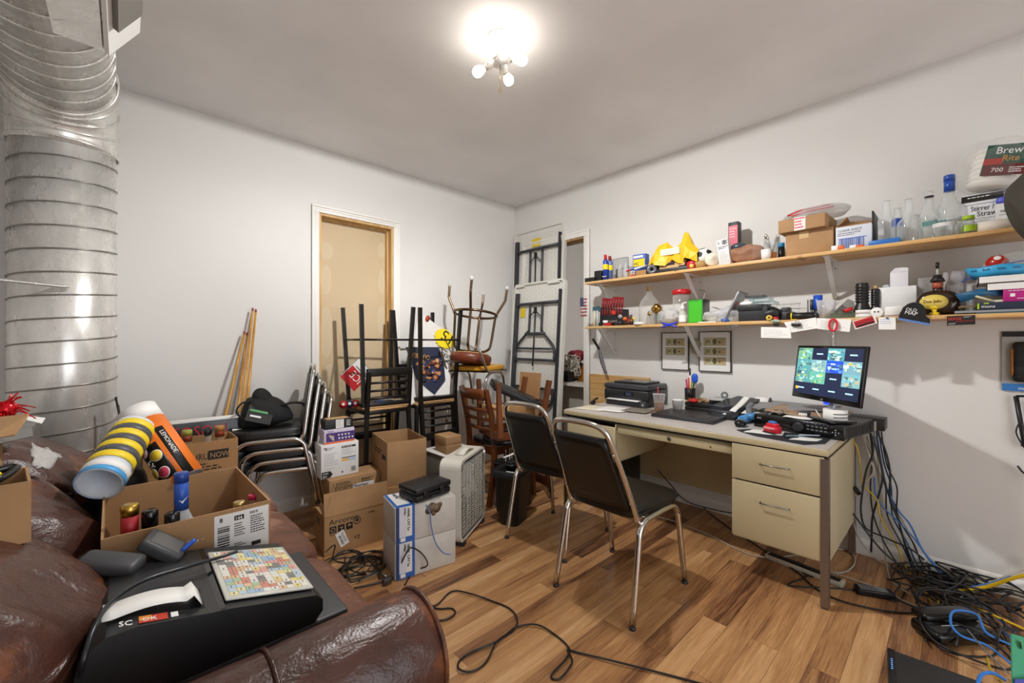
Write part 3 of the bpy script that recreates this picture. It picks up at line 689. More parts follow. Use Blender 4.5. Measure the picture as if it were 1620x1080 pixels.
def wood_chair(label, loc, rot):
    "faces +x, seat .46"
    t = thing('wooden_chair', label, 'chair', loc, rot, 'stacked wooden chairs')
    for s_ in (-1, 1):
        P = [(-.235, .185*s_, 0), (-.19, .18*s_, .25), (-.185, .178*s_, .46), (-.21, .178*s_, .65), (-.26, .178*s_, .87)]
        b = MB(); Q = cat(P, 5)
        for i in range(len(Q)-1): pass
        b.tube(Q, .017, CHAIRW, 8, sq=True); b.make('back_post', t)
        b = MB(); b.tube([(.2, .18*s_, 0), (.185, .178*s_, .40)], [.014, .02], CHAIRW, 8, sq=True); b.make('leg', t)
        b = MB(); b.b2((-.19, .165*s_-.01, .37), (.19, .165*s_+.01, .425), CHAIRW); b.make('side_apron', t)
    for x in (-.185, .19):
        b = MB(); b.b2((x-.01, -.175, .37), (x+.01, .175, .425), CHAIRW); b.make('apron', t)
    for (z0, z1, x) in ((.79, .87, -.252), (.695, .725, -.226), (.625, .65, -.206), (.55, .575, -.192)):
        g = [[(x-.03*math.cos((-1+2*j/8)*1.45)-(z-z0)*.25*(1 if z0 > .7 else .2), -.172+.344*j/8, z) for j in range(9)] for z in (z0, (z0+z1)/2, z1)]
        b = MB(); b.sheet(g, CHAIRW, .015); b.make('back_slat', t)
    b = MB(); b.blob((.005, 0, .448), (.40, .38, .05), VINYL, 3.5, 12); b.make('seat', t)
    for z in (.16, .2):
        b = MB(); b.tube([(-.2 if z < .2 else .195, -.18, z), (-.2 if z < .2 else .195, .18, z)], .009, CHAIRW, 8); b.make('stretcher', t)
    return t
wc = wood_chair('upright cherry wood chair with ladder back facing the folding tables', (2.235, 2.535, 0), -6)
clone(wc, (2.22, 2.39, .93), (180, 0, 165), 'upside down cherry wood chair stacked on the upright wooden chair')
# ======================= CARTONS AND FLOOR CLUTTER =======================
WCARD = mat('cfcbc2', .7, var=.1, vs=12, name='white_carton'); WLAB = mat('eceae6', .6); TAPE = mat('c79f66', .35, alpha=.9)
FR = frame((0, 0, 0), (1, 0, 0), (0, 0, 1))
def FL_(d): return frame((0, d, 0), (0, -1, 0), (0, 0, 1))
def FT(h): return frame((0, 0, h), (1, 0, 0), (0, 1, 0))
def solid(name, label, near, w_, d, h, rz, m, group=None, cat_='box', body='carton_body', bev=.003):
    t = thing(name, label, cat_, near, rz, group); b = MB(); b.b2((0, 0, 0), (w_, d, h), m, bev=bev); o = b.make(body, t); return t, o
def open_box(name, label, near, w_, d, h, rz, m, flaps=(), group=None, tk=.005):
    t = thing(name, label, 'box', near, rz, group); b = MB()
    b.b2((0, 0, 0), (w_, d, tk), m); b.b2((0, 0, tk), (w_, tk, h), m); b.b2((0, d-tk, tk), (w_, d, h), m); b.b2((0, tk, tk), (tk, d-tk, h), m); b.b2((w_-tk, tk, tk), (w_, d-tk, h), m)
    b.make('carton_body', t)
    for (side, ln, ang) in flaps:   # ang from straight up (0) outward (+)
        a = math.radians(ang); s_, c_ = math.sin(a)*ln, math.cos(a)*ln; b = MB()
        if side == 'f': b.sheet([[(0, 0, h), (w_, 0, h)], [(0, -s_, h+c_), (w_, -s_, h+c_)]], m, tk, smooth=False)
        if side == 'b': b.sheet([[(0, d, h), (w_, d, h)], [(0, d+s_, h+c_), (w_, d+s_, h+c_)]], m, tk, smooth=False)
        if side == 'l': b.sheet([[(0, 0, h), (0, d, h)], [(-s_, 0, h+c_), (-s_, d, h+c_)]], m, tk, smooth=False)
        if side == 'r': b.sheet([[(w_, 0, h), (w_, d, h)], [(w_+s_, 0, h+c_), (w_+s_, d, h+c_)]], m, tk, smooth=False)
        b.make('flap', t)
    return t
# two network cable cartons, one on the other
CB = mat('2e63b4', .5); CBD = mat('233a66', .5)
for k in range(2):
    t, o = solid('cable_box', ('lower' if k == 0 else 'upper')+' white cable carton with blue label stripe, '+('standing on the floor' if k == 0 else 'carrying the black case'), (1.013, 1.965, .001+.187*k), .34, .215, .185, -10, WCARD, 'cable cartons')
    b = MB(); b.dec(FR, .004, .0, .105, .185, CB); b.dec(FR, .022, .028, .09, .185, mat('d9dae3', .5), .0012); b.dec(FR, .004, .0, .02, .185, CBD, .0014); b.dec(FR, .058, .03, .088, .182, WLAB, .0015)
    Fv = frame((.064, 0, .178), (0, 0, -1), (1, 0, 0)); b.text(Fv, 0, 0, .019, '1000ft. CAT 5e', INK, .004); b.text(Fv, .0, -.0165, .014, '24/4pr.', INK, .004)
    b.dec(FR, .028, .006, .054, .026, WLAB, .002); b.bars(FR, .03, .008, .022, .016, INK, 3, 8)
    b.make('printed_label', t)
    if k == 1:
        b = MB(); T_ = FT(.185); b.dec(T_, .004, .0, .105, .215, CB); b.dec(T_, .02, .03, .09, .21, WLAB, .0012); b.text(frame((.035, .2, .185), (0, -1, 0), (1, 0, 0)), 0, .01, .022, 'CAT 5e', CBD, .004); b.make('top_label', t)
        b = MB(); st = mat('7d6a55', .8); 
        for (a, c_, r_) in ((.2, .145, .03), (.225, .14, .027), (.18, .135, .018), (.245, .155, .015), (.21, .115, .013)): b.lathe([(r_, 0), (0, .0006)], st, 12, frame((a, -.0003, c_), (1, 0, 0), (0, 0, 1)))
        b.make('torn_patch', t)
b = MB(); b.tube(cat([(1.16, 2.03, .377), (1.17, 1.97, .38), (1.185, 1.915, .33), (1.19, 1.905, .25), (1.20, 1.88, .17), (1.235, 1.86, .11), (1.27, 1.845, .095)], 8), .003, mat('5877b8', .4), 8)
b.make('network_cable', label='short blue network cable hanging from the upper cable carton', cat='cable')
# black hard case
t = thing('hard_case', 'black plastic hard case lying on top of the upper cable carton', 'case', (1.115, 1.935, .377), 6)
BP = mat('1b1b1d', .42); 
b = MB(); b.rbox((.12, .08, .02), (.235, .165, .036), BP, .01); b.make('case_base', t)
b = MB(); b.rbox((.12, .08, .057), (.24, .17, .034), BP, .011); b.rbox((.12, .08, .073), (.19, .12, .006), BP, .003); b.make('case_lid', t)
for x in (.06, .17): b = MB(); b.rbox((x, -.006, .04), (.028, .01, .03), BP, .003); b.make('latch', t)
b = MB(); b.tube([(.09, -.004, .02), (.09, -.02, .02), (.145, -.02, .02), (.145, -.004, .02)], .005, BP, 8); b.make('handle', t)
# glassware carton with raised flap
t = open_box('glassware_carton', 'open brown glassware carton with its long front flap raised, under the fragile case', (.83, 2.455, .001), .375, .19, .225, -4, CARD, (('f', .13, -8),))
b = MB(); b.sheet([[(0, .0, .225), (0, .19, .225)], [(.04, .005, .335), (.02, .19, .225)]], CARD, .004, smooth=False); b.make('flap', t)
b = MB(); b.text(FR, .025, .175, .042, 'Arcoroc', INK, .001, sx=1.15)
for i in range(3):
    b.dec(FR, .028+i*.046, .125, .066+i*.046, .163, INK)
b.lathe([(.013, 0), (.009, .0001)], CARD, 16, FR @ X((.047, .144, .0013)), caps=False); b.prism([(.083, .15), (.105, .15), (.096, .142), (.096, .13), (.092, .13), (.092, .142)], 0, .0016, CARD, FR); b.lathe([(.01, 0), (0, .0004)], CARD, 16, FR @ X((.139, .146, .0012)))
b.tube([(.185+.02*math.cos(2*PI*i/16), -.0005, .165+.02*math.sin(2*PI*i/16)) for i in range(16)], .002, INK, 4, True); b.dec(FR, .175, .158, .195, .172, INK); b.text(FR, .03, .112, .01, 'PROFESSIONAL', INK); b.text(FR, .165, .055, .03, 'YZ', INK); b.text(FR, .25, .19, .014, 'tumbler', INK); b.make('print', t)
b = MB(); Fr = FR @ X((.092, .03, .001), (0, 0, 22)); b.dec(Fr, 0, 0, .05, .09, WLAB); b.bars(Fr, .01, .01, .014, .06, INK, 5, 14, False); b.lines(Fr, .028, .075, .018, 8, .008, INK, 2, .0011); b.make('shipping_label', t)
b = MB(); Fl = FL_(.19); b.dec(Fl, .03, .15, .09, .19, DGREY); b.make('side_print', t)
# wine case
t, o = solid('wine_case', 'closed brown wine case marked fragile beneath the white light carton', (.925, 2.65, .001), .33, .185, .365, -3, CARD)
b = MB(); b.text(FR, .02, .325, .026, '1 DOZEN', INK); b.text(FR, .034, .302, .026, 'DOUZAINE', INK); b.text(FR, .034, .279, .026, 'DOCENA', INK); b.text(FR, .20, .335, .013, 'PRODUCE OF', INK); b.lines(FR, .2, .33, .08, 2, .012, INK, 4); b.make('print', t)
b = MB(); b.dec(FR, .0, .16, .10, .265, WLAB); b.text(FR, .018, .243, .018, 'FRAGILE', INK, .003); b.lines(FR, .015, .232, .07, 2, .006, INK, 3, .0012); b.dec(FR, .055, .175, .061, .215, INK, .0012); b.dec(FR, .072, .175, .078, .215, INK, .0012); b.prism([(.05, .213), (.066, .213), (.058, .225)], 0, .0013, INK, FR); b.prism([(.067, .213), (.083, .213), (.075, .225)], 0, .0013, INK, FR)
b.dec(FR, .05, .168, .088, .172, INK, .0012); b.prism([(.012, .222), (.036, .222), (.03, .2), (.025, .198), (.025, .178), (.031, .175), (.017, .175), (.023, .178), (.023, .198), (.018, .2)], 0, .0013, INK, FR); b.make('fragile_label', t)
b = MB(); b.dec(FR, .145, .268, .282, .315, WLAB); b.text(FR, .155, .295, .017, 'MONTABLE', INK, .003); b.text(FR, .155, .275, .017, 'NOVEMBER', INK, .003); b.dec(FR, .11, .19, .245, .235, WLAB); b.text(FR, .12, .205, .018, 'COUNTRY', INK, .003); b.make('paper_label', t)
# white lighting carton
t, o = solid('light_fixture_carton', 'white light fixture carton standing on the fragile wine case', (.893, 2.70, .368), .235, .16, .212, -2, mat('e3e2e0', .5, name='white_print_carton'))
b = MB(); b.tube([(.028+.009*math.cos(2*PI*i/14+.9), -.0005, .185+.009*math.sin(2*PI*i/14)) for i in range(11)], .0018, INK, 4); b.dec(FR, .034, .177, .037, .193, INK); b.text(FR, .042, .187, .008, 'Commercial', GREY); b.text(FR, .042, .178, .008, 'Electric', GREY)
b.dec(FR, .125, .178, .215, .19, INK); b.text(FR, .13, .18, .01, 'LED  FIXTURE', WLAB, .003); b.lines(FR, .125, .165, .09, 5, .008, LGREY, 3); b.lines(FR, .02, .15, .09, 8, .01, LGREY, 5); b.lines(FR, .02, .06, .07, 3, .008, LGREY, 5)
b.dec(FR, .125, .112, .215, .117, INK); b.dec(FR, .125, .092, .215, .108, mat('e8b35a', .5)); b.dec(FR, .17, .094, .215, .108, mat('a9c4e6', .5), .001); b.bars(FR, .185, .02, .03, .03, INK, 4, 9); b.lathe([(.006, 0), (0, .001)], BLUE, 12, FR @ X((.13, .025, 0)))
b.prism([(.004, .004), (.055, .004), (.07, .024), (.055, .044), (.004, .044)], 0, .001, INK, FR); b.text(FR, .01, .028, .014, 'LOW', WLAB, .003); b.text(FR, .01, .01, .014, 'BAY', WLAB, .003); b.make('print', t)
b = MB(); Fl = FL_(.16); b.lines(Fl, .02, .17, .11, 12, .011, LGREY, 8); b.make('side_print', t)
# purple bulb box
PU = mat('4b2f78', .45); t, o = solid('bulb_box', 'purple and white spotlight bulb box with orange stripe on the white light carton', (.915, 2.71, .581), .19, .12, .088, -2, mat('cfc6d8', .5))
b = MB(); b.dec(FR, .012, .012, .19, .068, PU); b.dec(FR, 0, 0, .19, .010, mat('e2662a', .5)); b.text(FR, .02, .073, .014, 'Reveal', PU)
for r_ in range(2):
    for c_ in range(5 if r_ == 0 else 4): b.prism([(.085+c_*.021-r_*.003, .022+r_*.022+.011), (.1+c_*.021-r_*.003, .022+r_*.022+.011), (.0925+c_*.021-r_*.003, .02+r_*.022)], 0, .0014, WLAB, FR)
b.prism([(.03, .045), (.058, .052), (.062, .02), (.055, .016)], 0, .0014, LGREY, FR); b.lathe([(.01, 0), (0, .001)], mat('e0a878', .5), 12, FR @ X((.035, .05, .001), (0, 0, 0), (1, .6, 1))); b.make('print', t)
t, o = solid('small_box', 'small black box with white label on top of the purple bulb box', (.925, 2.72, .670), .175, .11, .06, -2, mat('1f1f1f', .5))
b = MB(); b.dec(FR, .065, .003, .115, .058, WLAB); b.lines(FR, .07, .052, .04, 7, .007, LGREY, 2, .0012); b.dec(FR, .13, .01, .16, .05, DGREY, .001); b.lines(FR, .132, .045, .026, 4, .01, WLAB, 6, .0012); b.dec(FT(.06), .02, .02, .155, .09, mat('c9a26c', .6)); b.make('print', t)
# tall open box on a closed carton
t, o = solid('brown_carton', 'closed brown carton under the tall open box beside the cable cartons', (1.215, 2.475, .001), .275, .385, .296, -10, CARDD)
t = open_box('tall_box', 'tall open empty brown box standing in front of the bar stools', (1.225, 2.48, .298), .262, .37, .284, -10, CARD)
b = MB(); Fl = FL_(.37); b.lines(Fl, .08, .2, .22, 2, .02, INK, 7); b.dec(Fl, .25, .16, .33, .19, INK); b.make('side_print', t)
# white carton and two small boxes
t, o = solid('printed_carton', 'white edged grey printed carton supporting the two small brown boxes', (1.64, 2.435, .001), .30, .29, .415, 2, mat('8b857b', .7, var=.2, vs=5))
b = MB(); b.rbox((.15, .145, .421), (.31, .30, .01), mat('e4e2dd', .6), .003); b.make('lid', t)
for k in range(2):
    t, o = solid('small_carton', 'small plain brown box, '+('lower' if k == 0 else 'upper')+' of the two stacked behind the box fan', (1.665, 2.47, .429+.061*k), .13, .16, .06, -4+2*k, CARD, 'small brown boxes')
    b = MB(); b.b2((.002, .0, .045), (.128, -.001, .046), CARDD); b.b2((.064, 0, .0602), (.0655, .16, .0608), CARDD); b.make('seam', t)
b = MB(); b.rbox((1.50, 2.30, .331), (.14, .1, .06), BLACK, .01); b.cyl((1.46, 2.26, .366), (1.5, 2.25, .372), .018, DGREY); b.cyl((1.53, 2.27, .366), (1.56, 2.26, .37), .014, CHROME); b.rbox((1.5, 2.31, .15), (.16, .12, .3), DGREY, .01)
b.make('power_tool_case', label='dark electronic gear with round knobs between the tall box and the fan', cat='equipment')
# box fan
t = thing('box_fan', 'white square box fan standing on the wood floor', 'fan', (1.455, 2.01, 0), 31)
FW = mat('dcd8cc', .4); W_, H_, D_ = .43, .515, .135
def rrect(w_, z0, z1, r, n=5):
    P = []
    for cx, cz, a0 in ((w_-r, z1-r, 0), (r, z1-r, 90), (r, z0+r, 180), (w_-r, z0+r, 270)):
        for k in range(n+1): a = math.radians(a0+90*k/n); P.append((cx+r*math.cos(a), cz+r*math.sin(a)))
    return P
b = MB(); o_ = rrect(W_, .02, H_, .05); i_ = [(.5*W_+(p[0]-.5*W_)*.93, .27+(p[1]-.27)*.94) for p in o_]; n = len(o_)
vs = [(p[0], 0, p[1]) for p in o_]+[(p[0], D_, p[1]) for p in o_]+[(p[0], D_, p[1]) for p in i_]+[(p[0], 0, p[1]) for p in i_]
b.add(vs, [(k*n+j, ((k+1) % 4)*n+j, ((k+1) % 4)*n+(j+1) % n, k*n+(j+1) % n) for k in (0, 1, 3) for j in range(n)], FW); b.add(vs, [(2*n+j, 3*n+j, 3*n+(j+1) % n, 2*n+(j+1) % n) for j in range(n)], mat('8f8a80', .6)); b.make('housing', t)  # grey inner faces: shade inside the housing put into the colour
b = MB(); b.b2((.02, D_*.55, .04), (W_-.02, D_*.58, H_-.02), mat('4a4640', .7)); b.make('shade_backing', t)  # dark sheet added inside the fan as the shade behind its grille
for yy, nm in ((.004, 'front_grille'), (D_-.004, 'rear_grille')):
    b = MB(); N = 13
    for i in range(1, N): 
        x = W_*.06+(W_*.88)*i/N
        b.tube([(x, yy, .05), (x, yy, H_-.03)], .0016, FW, 4)
    for i in range(1, 34):
        z = .045+(H_-.08)*i/34
        P = [(W_*.045+W_*.91*j/24, yy+(-.001 if i % 2 else .001), z+.006*math.sin(j*PI/1.5)) for j in range(25)]
        b.tube(P, .0015, FW, 4)
    b.make(nm, t)
b = MB(); b.cyl((W_/2, .03, .27), (W_/2, .09, .27), .04, LGREY, 20)
for k in range(5):
    a = 2*PI*k/5; g = []
    for i in range(5):
        rr_ = .04+.14*i/4; g.append([(W_/2+rr_*math.cos(a+q), .06+.025*(q/.45), .27+rr_*math.sin(a+q)) for q in (-.4, 0, .4)])
    b.sheet(g, LGREY, .002)
b.make('fan_blade', t)
b = MB(); b.sheet([[(.13+.17*j/8, .03+.07*i, H_+.004+.022*math.sin(PI*j/8)) for j in range(9)] for i in (0, .9)], FW, .006); b.make('handle', t)
b = MB(); b.lathe([(.014, 0), (.012, .012), (0, .013)], WLAB, 14, frame((W_-.035, -.002, H_-.04), (1, 0, 0), (0, 0, 1))); b.make('control_knob', t)
for x in (.03, W_-.07):
    b = MB(); b.b2((x, -.01, 0), (x+.04, D_+.01, .024), DGREY); b.make('foot', t)
# wastebasket
t = thing('wastebasket', 'black plastic wastebasket with a bag inside next to the box fan', 'wastebasket', (1.955, 2.085, 0), 20)
b = MB(); WB = mat('17181b', .5)
def rr4(w_, d, z, r=.04):
    P = []
    for cx, cy, a0 in ((w_/2-r, d/2-r, 0), (-w_/2+r, d/2-r, 90), (-w_/2+r, -d/2+r, 180), (w_/2-r, -d/2+r, 270)):
        for k in range(6): a = math.radians(a0+18*k); P.append((cx+r*math.cos(a), cy+r*math.sin(a), z))
    return P
def loft(b, rings, m, cap0=True, cap1=False, smooth=True):
    n = len(rings[0]); vs = [p for r in rings for p in r]; fs = [(i*n+j, i*n+(j+1) % n, (i+1)*n+(j+1) % n, (i+1)*n+j) for i in range(len(rings)-1) for j in range(n)]
    if cap0: fs.append(tuple(range(n))[::-1])
    if cap1: fs.append(tuple((len(rings)-1)*n+j for j in range(n)))
    b.add(vs, fs, m, smooth)
loft(b, [rr4(.19, .14, 0), rr4(.25, .19, .35), rr4(.265, .205, .352), rr4(.265, .205, .368), rr4(.25, .19, .368), rr4(.235, .175, .34), rr4(.18, .13, .01)], WB); b.make('basket', t)
b = MB(); loft(b, [rr4(.262, .202, .371), rr4(.272, .212, .372), rr4(.275, .215, .33), rr4(.27, .21, .325)], mat('202124', .3), False); loft(b, [rr4(.255, .195, .371), rr4(.2, .15, .30), rr4(.1, .08, .27)], mat('202124', .3), False, True); b.make('bin_bag', t)
b = MB(); b.sheet([[(-.05, -.03, .315), (.02, -.04, .33)], [(-.04, .03, .34), (.03, .02, .32)]], PAPER, .001); b.make('paper_scrap', label='crumpled white paper scrap lying in the black wastebasket', cat='paper', loc=(1.955, 2.085, .0))
# hanger crate
t = thing('hanger_crate', 'black crate of clip hangers standing between the wastebasket and wooden chairs', 'crate', (2.12, 2.25, 0), 12)
b = MB(); loft(b, [rr4(.26, .15, 0, .02), rr4(.29, .17, .33, .02), rr4(.30, .18, .33, .02), rr4(.30, .18, .36, .02), rr4(.28, .16, .36, .02), rr4(.25, .14, .02, .02)], BLACK); b.make('crate_body', t)
b = MB()
for i in range(8): b.rbox((-.12+i*.034, 0, .335), (.018, .14, .07), DBLACK, .006)
b.make('folded_hangers', t)
b = MB(); b.tube([(-.16, -.02, .405), (.16, -.02, .405)], .007, WLAB, 8); b.make('rail', t)
for i in range(8):
    x = -.135+i*.038+(.012 if i % 2 else 0); b = MB()
    b.tube([(x, -.02, .395), (x-.004, -.024, .45), (x, -.02, .458), (x+.008, -.016, .452), (x+.01, -.014, .40)], .0022, CHROME, 6); b.cyl((x, -.02, .372), (x, -.02, .396), .004, WLAB, 6); b.make('hanger_hook', t)
# sacks of black bag on the chair stack
t = thing('tool_bag', 'black fabric bag with green stripe and white logo on the stacked chairs', 'bag', (.67, 3.04, .70), -8)
BF = mat('141516', .8, bump=.3, bs=60)
def fn(q):
    q = q.copy(); h = (q.z+.1)/.2; q.x *= 1-.5*h; q.x += -.05*h*h*0+ .03*noise.noise(q*7); q.y *= 1-.45*h
    if q.x < .05: q.z *= 1+.45*max(0, -q.x*4+.2)
    q.z += .03*noise.noise(q*9+Vector((3, 1, 0))); return q
b = MB(); b.blob((0, 0, .085), (.36, .24, .17), BF, 2.6, 14, fn=fn); b.blob((-.03, 0, .15), (.12, .1, .16), BF, 2.2, 8, amp=.02, fr=8); b.make('bag_body', t)
Fb = frame((-.115, -.115, .055), (.93, -.05, -.3), (-.15, .5, .8)); b = MB(); b.box((.06, .045, .0), (.14, .11, .02), mat('232425', .7), Fb); b.dec(Fb, .0, .055, .10, .07, GREEN, .014); b.dec(Fb, .07, .082, .10, .105, GREEN, .013); b.dec(Fb, .01, .02, .07, .032, WLAB, .014); b.make('front_pocket', t)
b = MB(); b.tube(cat([(-.12, -.09, .05), (-.165, -.09, .10), (-.14, -.08, .15), (-.09, -.06, .16)], 6), .006, BF, 6); b.make('handle', t)
b = MB(); b.tube(cat([(.08, -.06, .12), (.15, -.05, .13), (.2, -.06, .12), (.22, -.07, .09)], 6), .008, BF, 6); b.make('strap', t)
# ======================= ON THE SOFA =======================
RC = mat('18191b', .38, name='register_plastic'); RC2 = mat('3b3c3e', .5)
t = thing('cash_box', 'flat dark grey cash drawer on the sofa seat under the cash register', 'cash drawer', (.0, 1.08, .464), 0)
b = MB(); b.rbox((.20, .20, .038), (.45, .405, .076), mat('38383a', .45), .006); b.make('drawer_body', t)
t = thing('cash_register', 'black cash register with coloured key sheet and curling receipt on the sofa', 'cash register', (-.20, 1.075, .541), 0)
def side(b, y0, y1, m, pts): 
    n = len(pts); vs = [(p[0], y0, p[1]) for p in pts]+[(p[0], y1, p[1]) for p in pts]
    b.add(vs, [tuple(range(n)), tuple(range(n, 2*n))[::-1]]+[(i, n+i, n+(i+1) % n, (i+1) % n) for i in range(n)], m, False)
prof = [(.135, .0), (.128, .06), (.138, .10), (.152, .125), (.174, .140), (.219, .141), (.338, .115), (.36, .112), (.545, .065), (.56, .05), (.56, .022), (.54, .0)]
b = MB(); side(b, 0, .36, RC, prof); b.make('register_body', t)
tl = math.atan2(.047, .185)
FK = frame((.365, .018, .1135), (0, 1, 0), (-math.cos(tl)*-1, 0, -math.sin(tl)*1)); FK = frame((.365, .30, .1135), (0, -1, 0), (math.cos(tl), 0, -math.sin(tl)))
b = MB(); b.rbox((.132, .092, .003), (.28, .19, .006), mat('c9c7bd', .25), .003, FK)
kc = ['dedbd2', 'dfcf86', 'd8a296', '9db6cf', 'a5c09c', 'd9b692', 'dedbd2', '85837f', 'b9c8d2', 'dfd69c', 'cc8a78', 'dedbd2']; rd = random.Random(4)
for i in range(15):
    for j in range(10):
        c_ = kc[(i//3*5+j//2*7+rd.randint(0, 2)) % len(kc)]
        b.dec(FK, .004+i*.0172, .008+j*.0172, .004+i*.0172+.0162, .008+j*.0172+.0162, mat(c_, .5), .0072)
        if rd.random() < .6: b.dec(FK, .008+i*.0172, .014+j*.0172, .004+i*.0172+.012, .017+j*.0172, GREY, .0076)
b.make('key_sheet', t)
b = MB(); b.b2((.318, .03, .112), (.326, .115, .121), BLKGLOSS, bev=.001); b.make('paper_slot', t)
b = MB(); b.b2((.345, .005, .106), (.36, .355, .1135), mat('0f1012', .12)); b.make('divider_strip', t)
g = []
for i in range(13):
    q = i/12; x = .322-.155*q; z = .126+.012*math.sin(min(1, q*1.1)*PI)+.018*q; 
    if q < .1: z = .118+q*.3
    g.append([(x, .035+.015*q, z+.004), (x, .105+.015*q, z+.004)])
b = MB(); b.sheet(g, PAPER, .0012); r_ = b.make('receipt', t); 
b = MB(); tl2 = math.atan2(.025, .11); Fl = frame((.06, .07, .1815), (1, 0, 0), (0, 1, 0)) @ X((0, 0, 0), (0, 0, 0)); Fl = frame((.22, .008, .142), (math.cos(tl2), 0, -math.sin(tl2)), (0, 1, 0))
b.text(Fl, -.03, .0, .026, 'SC', WLAB, .001, sx=.7); b.dec(Fl, .0, .0, .045, .025, mat('c03a22', .5)); b.dec(Fl, .0, .008, .02, .025, mat('e08a2a', .5), .0012); b.text(Fl, .004, .005, .016, 'OK', WLAB, .002); b.dec(Fl, .05, .003, .062, .022, WLAB); b.make('sticker', t)
# raised displays
b = MB(); b.cyl((.20, .31, .05), (.19, .325, .15), .02, RC, 12); dsp = b.make('display_post', t)
b = MB(); b.rbox((0, 0, 0), (.125, .06, .034), RC2, .012, X((.175, .305, .158), (10, 12, -30))); b.make('customer_display', t)
b = MB(); Td = X((.275, .345, .15), (0, 38, -18)); b.rbox((0, 0, 0), (.10, .085, .03), RC2, .008, Td); b.box((.0, .0, .0146), (.07, .06, .002), mat('55585c', .2), Td); b.cyl((.28, .345, .05), (.28, .35, .14), .016, RC); b.make('operator_display', t)
b = MB(); b.tube(cat([(.31, .325, .135), (.34, .34, .15)], 4), .006, BLUE, 8); b.tube([(.335+.012*math.cos(q), .35+.012*math.sin(q), .142) for q in [2*PI*i/14 for i in range(14)]], .0012, CHROME, 5, True); b.box((.35, .352, .143), (.02, .008, .002), CHROME); b.make('key_ring', t)
b = MB(); b.tube(cat([pt(375, 872, z=.665), pt(345, 882, z=.668), pt(290, 898, z=.685), pt(230, 917, z=.695), pt(180, 948, z=.70), pt(150, 990, z=.695), pt(132, 1045, z=.66), pt(125, 1085, z=.60)], 8), .0045, mat('1d2126', .3), 8)
b.make('power_cable', label='thick black cord curling over the cash register body', cat='cord')
# big open bottle box
t = open_box('bottle_box', 'largest open brown box of liquor bottles on the sofa seat, with a barcode label', (-.045, 1.49, .462), .385, .49, .262, 1, CARD)
b = MB(); b.text(FR, .20, .035, .075, 'ORDER', INK, .001, sx=.95); b.make('print', t)
b = MB(); Fr = FR @ X((.268, .135, .0)); b.dec(Fr, -.03, -.01, .112, .115, WLAB); b.bars(Fr, -.022, .02, .03, .06, INK, 5, 14, False); b.text(Fr, -.018, .094, .018, '8', INK, .003); b.dec(Fr, .02, .09, .045, .104, INK, .0014); b.text(Fr, .021, .092, .013, '144', WLAB, .004); b.text(Fr, .06, .1, .011, '5410', INK, .003); b.lines(Fr, .02, .078, .03, 6, .007, INK, 3, .0014); b.lines(Fr, .062, .09, .045, 8, .007, INK, 7, .0014); b.lines(Fr, .02, .018, .03, 3, .006, INK, 8, .0014); b.dec(Fr, .065, .0, .09, .012, INK, .0014); b.make('barcode_label', t)
FROST = mat('c9d2d8', .25, alpha=.75, name='frosted_glass'); CLR = mat('dfe6e6', .08, alpha=.35, name='clear_bottle_glass')
def bottle(name, label, loc, R, H, glassm, capm, caph=.03, neck=.014, group=None, liquid=None, sh=.62, wrap=None, capr=None, label_m=None, rot=None, nk=.8, cat_='bottle'):
    t = thing(name, label, cat_, loc, rot or (0, 0, 0), group); b = MB()
    b.lathe([(0, 0), (R*.94, 0), (R, .006), (R, H*sh*.92), (R*.93, H*sh), (R*.6, H*(sh+.08)), (neck*1.15, H*(sh+.15)), (neck, H*nk), (neck, H-.004), (neck*1.12, H)], glassm, 22); b.make('glass_body', t)
    if liquid: b = MB(); b.lathe([(0, .006), (R*.9, .006), (R*.9, H*sh*.7), (0, H*sh*.7)], liquid, 18); b.make('liquid', t)
    if capm: b = MB(); cr = capr or neck*1.25; b.lathe([(cr, 0), (cr, caph*.92), (cr*.85, caph), (0, caph)], capm, 20, c=(0, 0, H-caph*.6)); b.make('cap', t)
    if wrap: b = MB(); b.lathe([(neck*1.2, H*wrap[1]), (neck*1.2, H-.01)], wrap[0], 18); b.make('neck_wrap', t)
    if label_m: b = MB(); b.lathe([(R+.001, H*.12), (R+.001, H*sh*.8)], label_m, 22, caps=False); b.make('paper_label', t)
    return t
z = .468
bottle('liquor_bottle', 'gold capped bottle with red neck wrap at the left end of the bottle box', (.01, 1.56, z), .036, .30, mat('b9a58a', .1, alpha=.5), GOLD, .03, .016, wrap=(mat('a5202a', .4), .66), liquid=mat('b08050', .2))
bottle('liquor_bottle', 'black capped amber bottle between the gold capped and the other black capped bottle', (.052, 1.556, z), .026, .268, mat('c24a1d', .15, alpha=.75), BLKGLOSS, .045, .015)
bottle('liquor_bottle', 'black capped dark bottle nearest the front wall of the big bottle box', (.098, 1.512, z), .018, .262, mat('1a1a1a', .2), BLKGLOSS, .045, .014, capr=.0175)
t = bottle('vodka_bottle', 'frosted vodka bottle with blue cap and flying bird mark on its neck', (.125, 1.60, z), .044, .355, FROST, mat('21418f', .3), .03, .015, wrap=(mat('2753ae', .35), .72), sh=.56)
b = MB(); Fv = frame((.018*math.sin(.2), -.0195, .285), (1, 0, 0), (0, 0, 1)); b.prism([(-.012, .004), (-.004, -.001), (.012, .012), (.002, .0), (-.002, -.008), (-.006, -.002)], 0, .001, WLAB, Fv); b.make('bird_mark', t)
bottle('liquor_bottle', 'pale gold capped bottle toward the right end of the big bottle box', (.27, 1.58, z), .03, .235, CLR, mat('cdb57a', .3, 1.), .03, .014, liquid=mat('c98a40', .2))
bottle('liquor_bottle', 'pink capped bottle in the far right corner of the big bottle box', (.33, 1.67, z), .03, .225, CLR, mat('d02a55', .3), .016, .015)
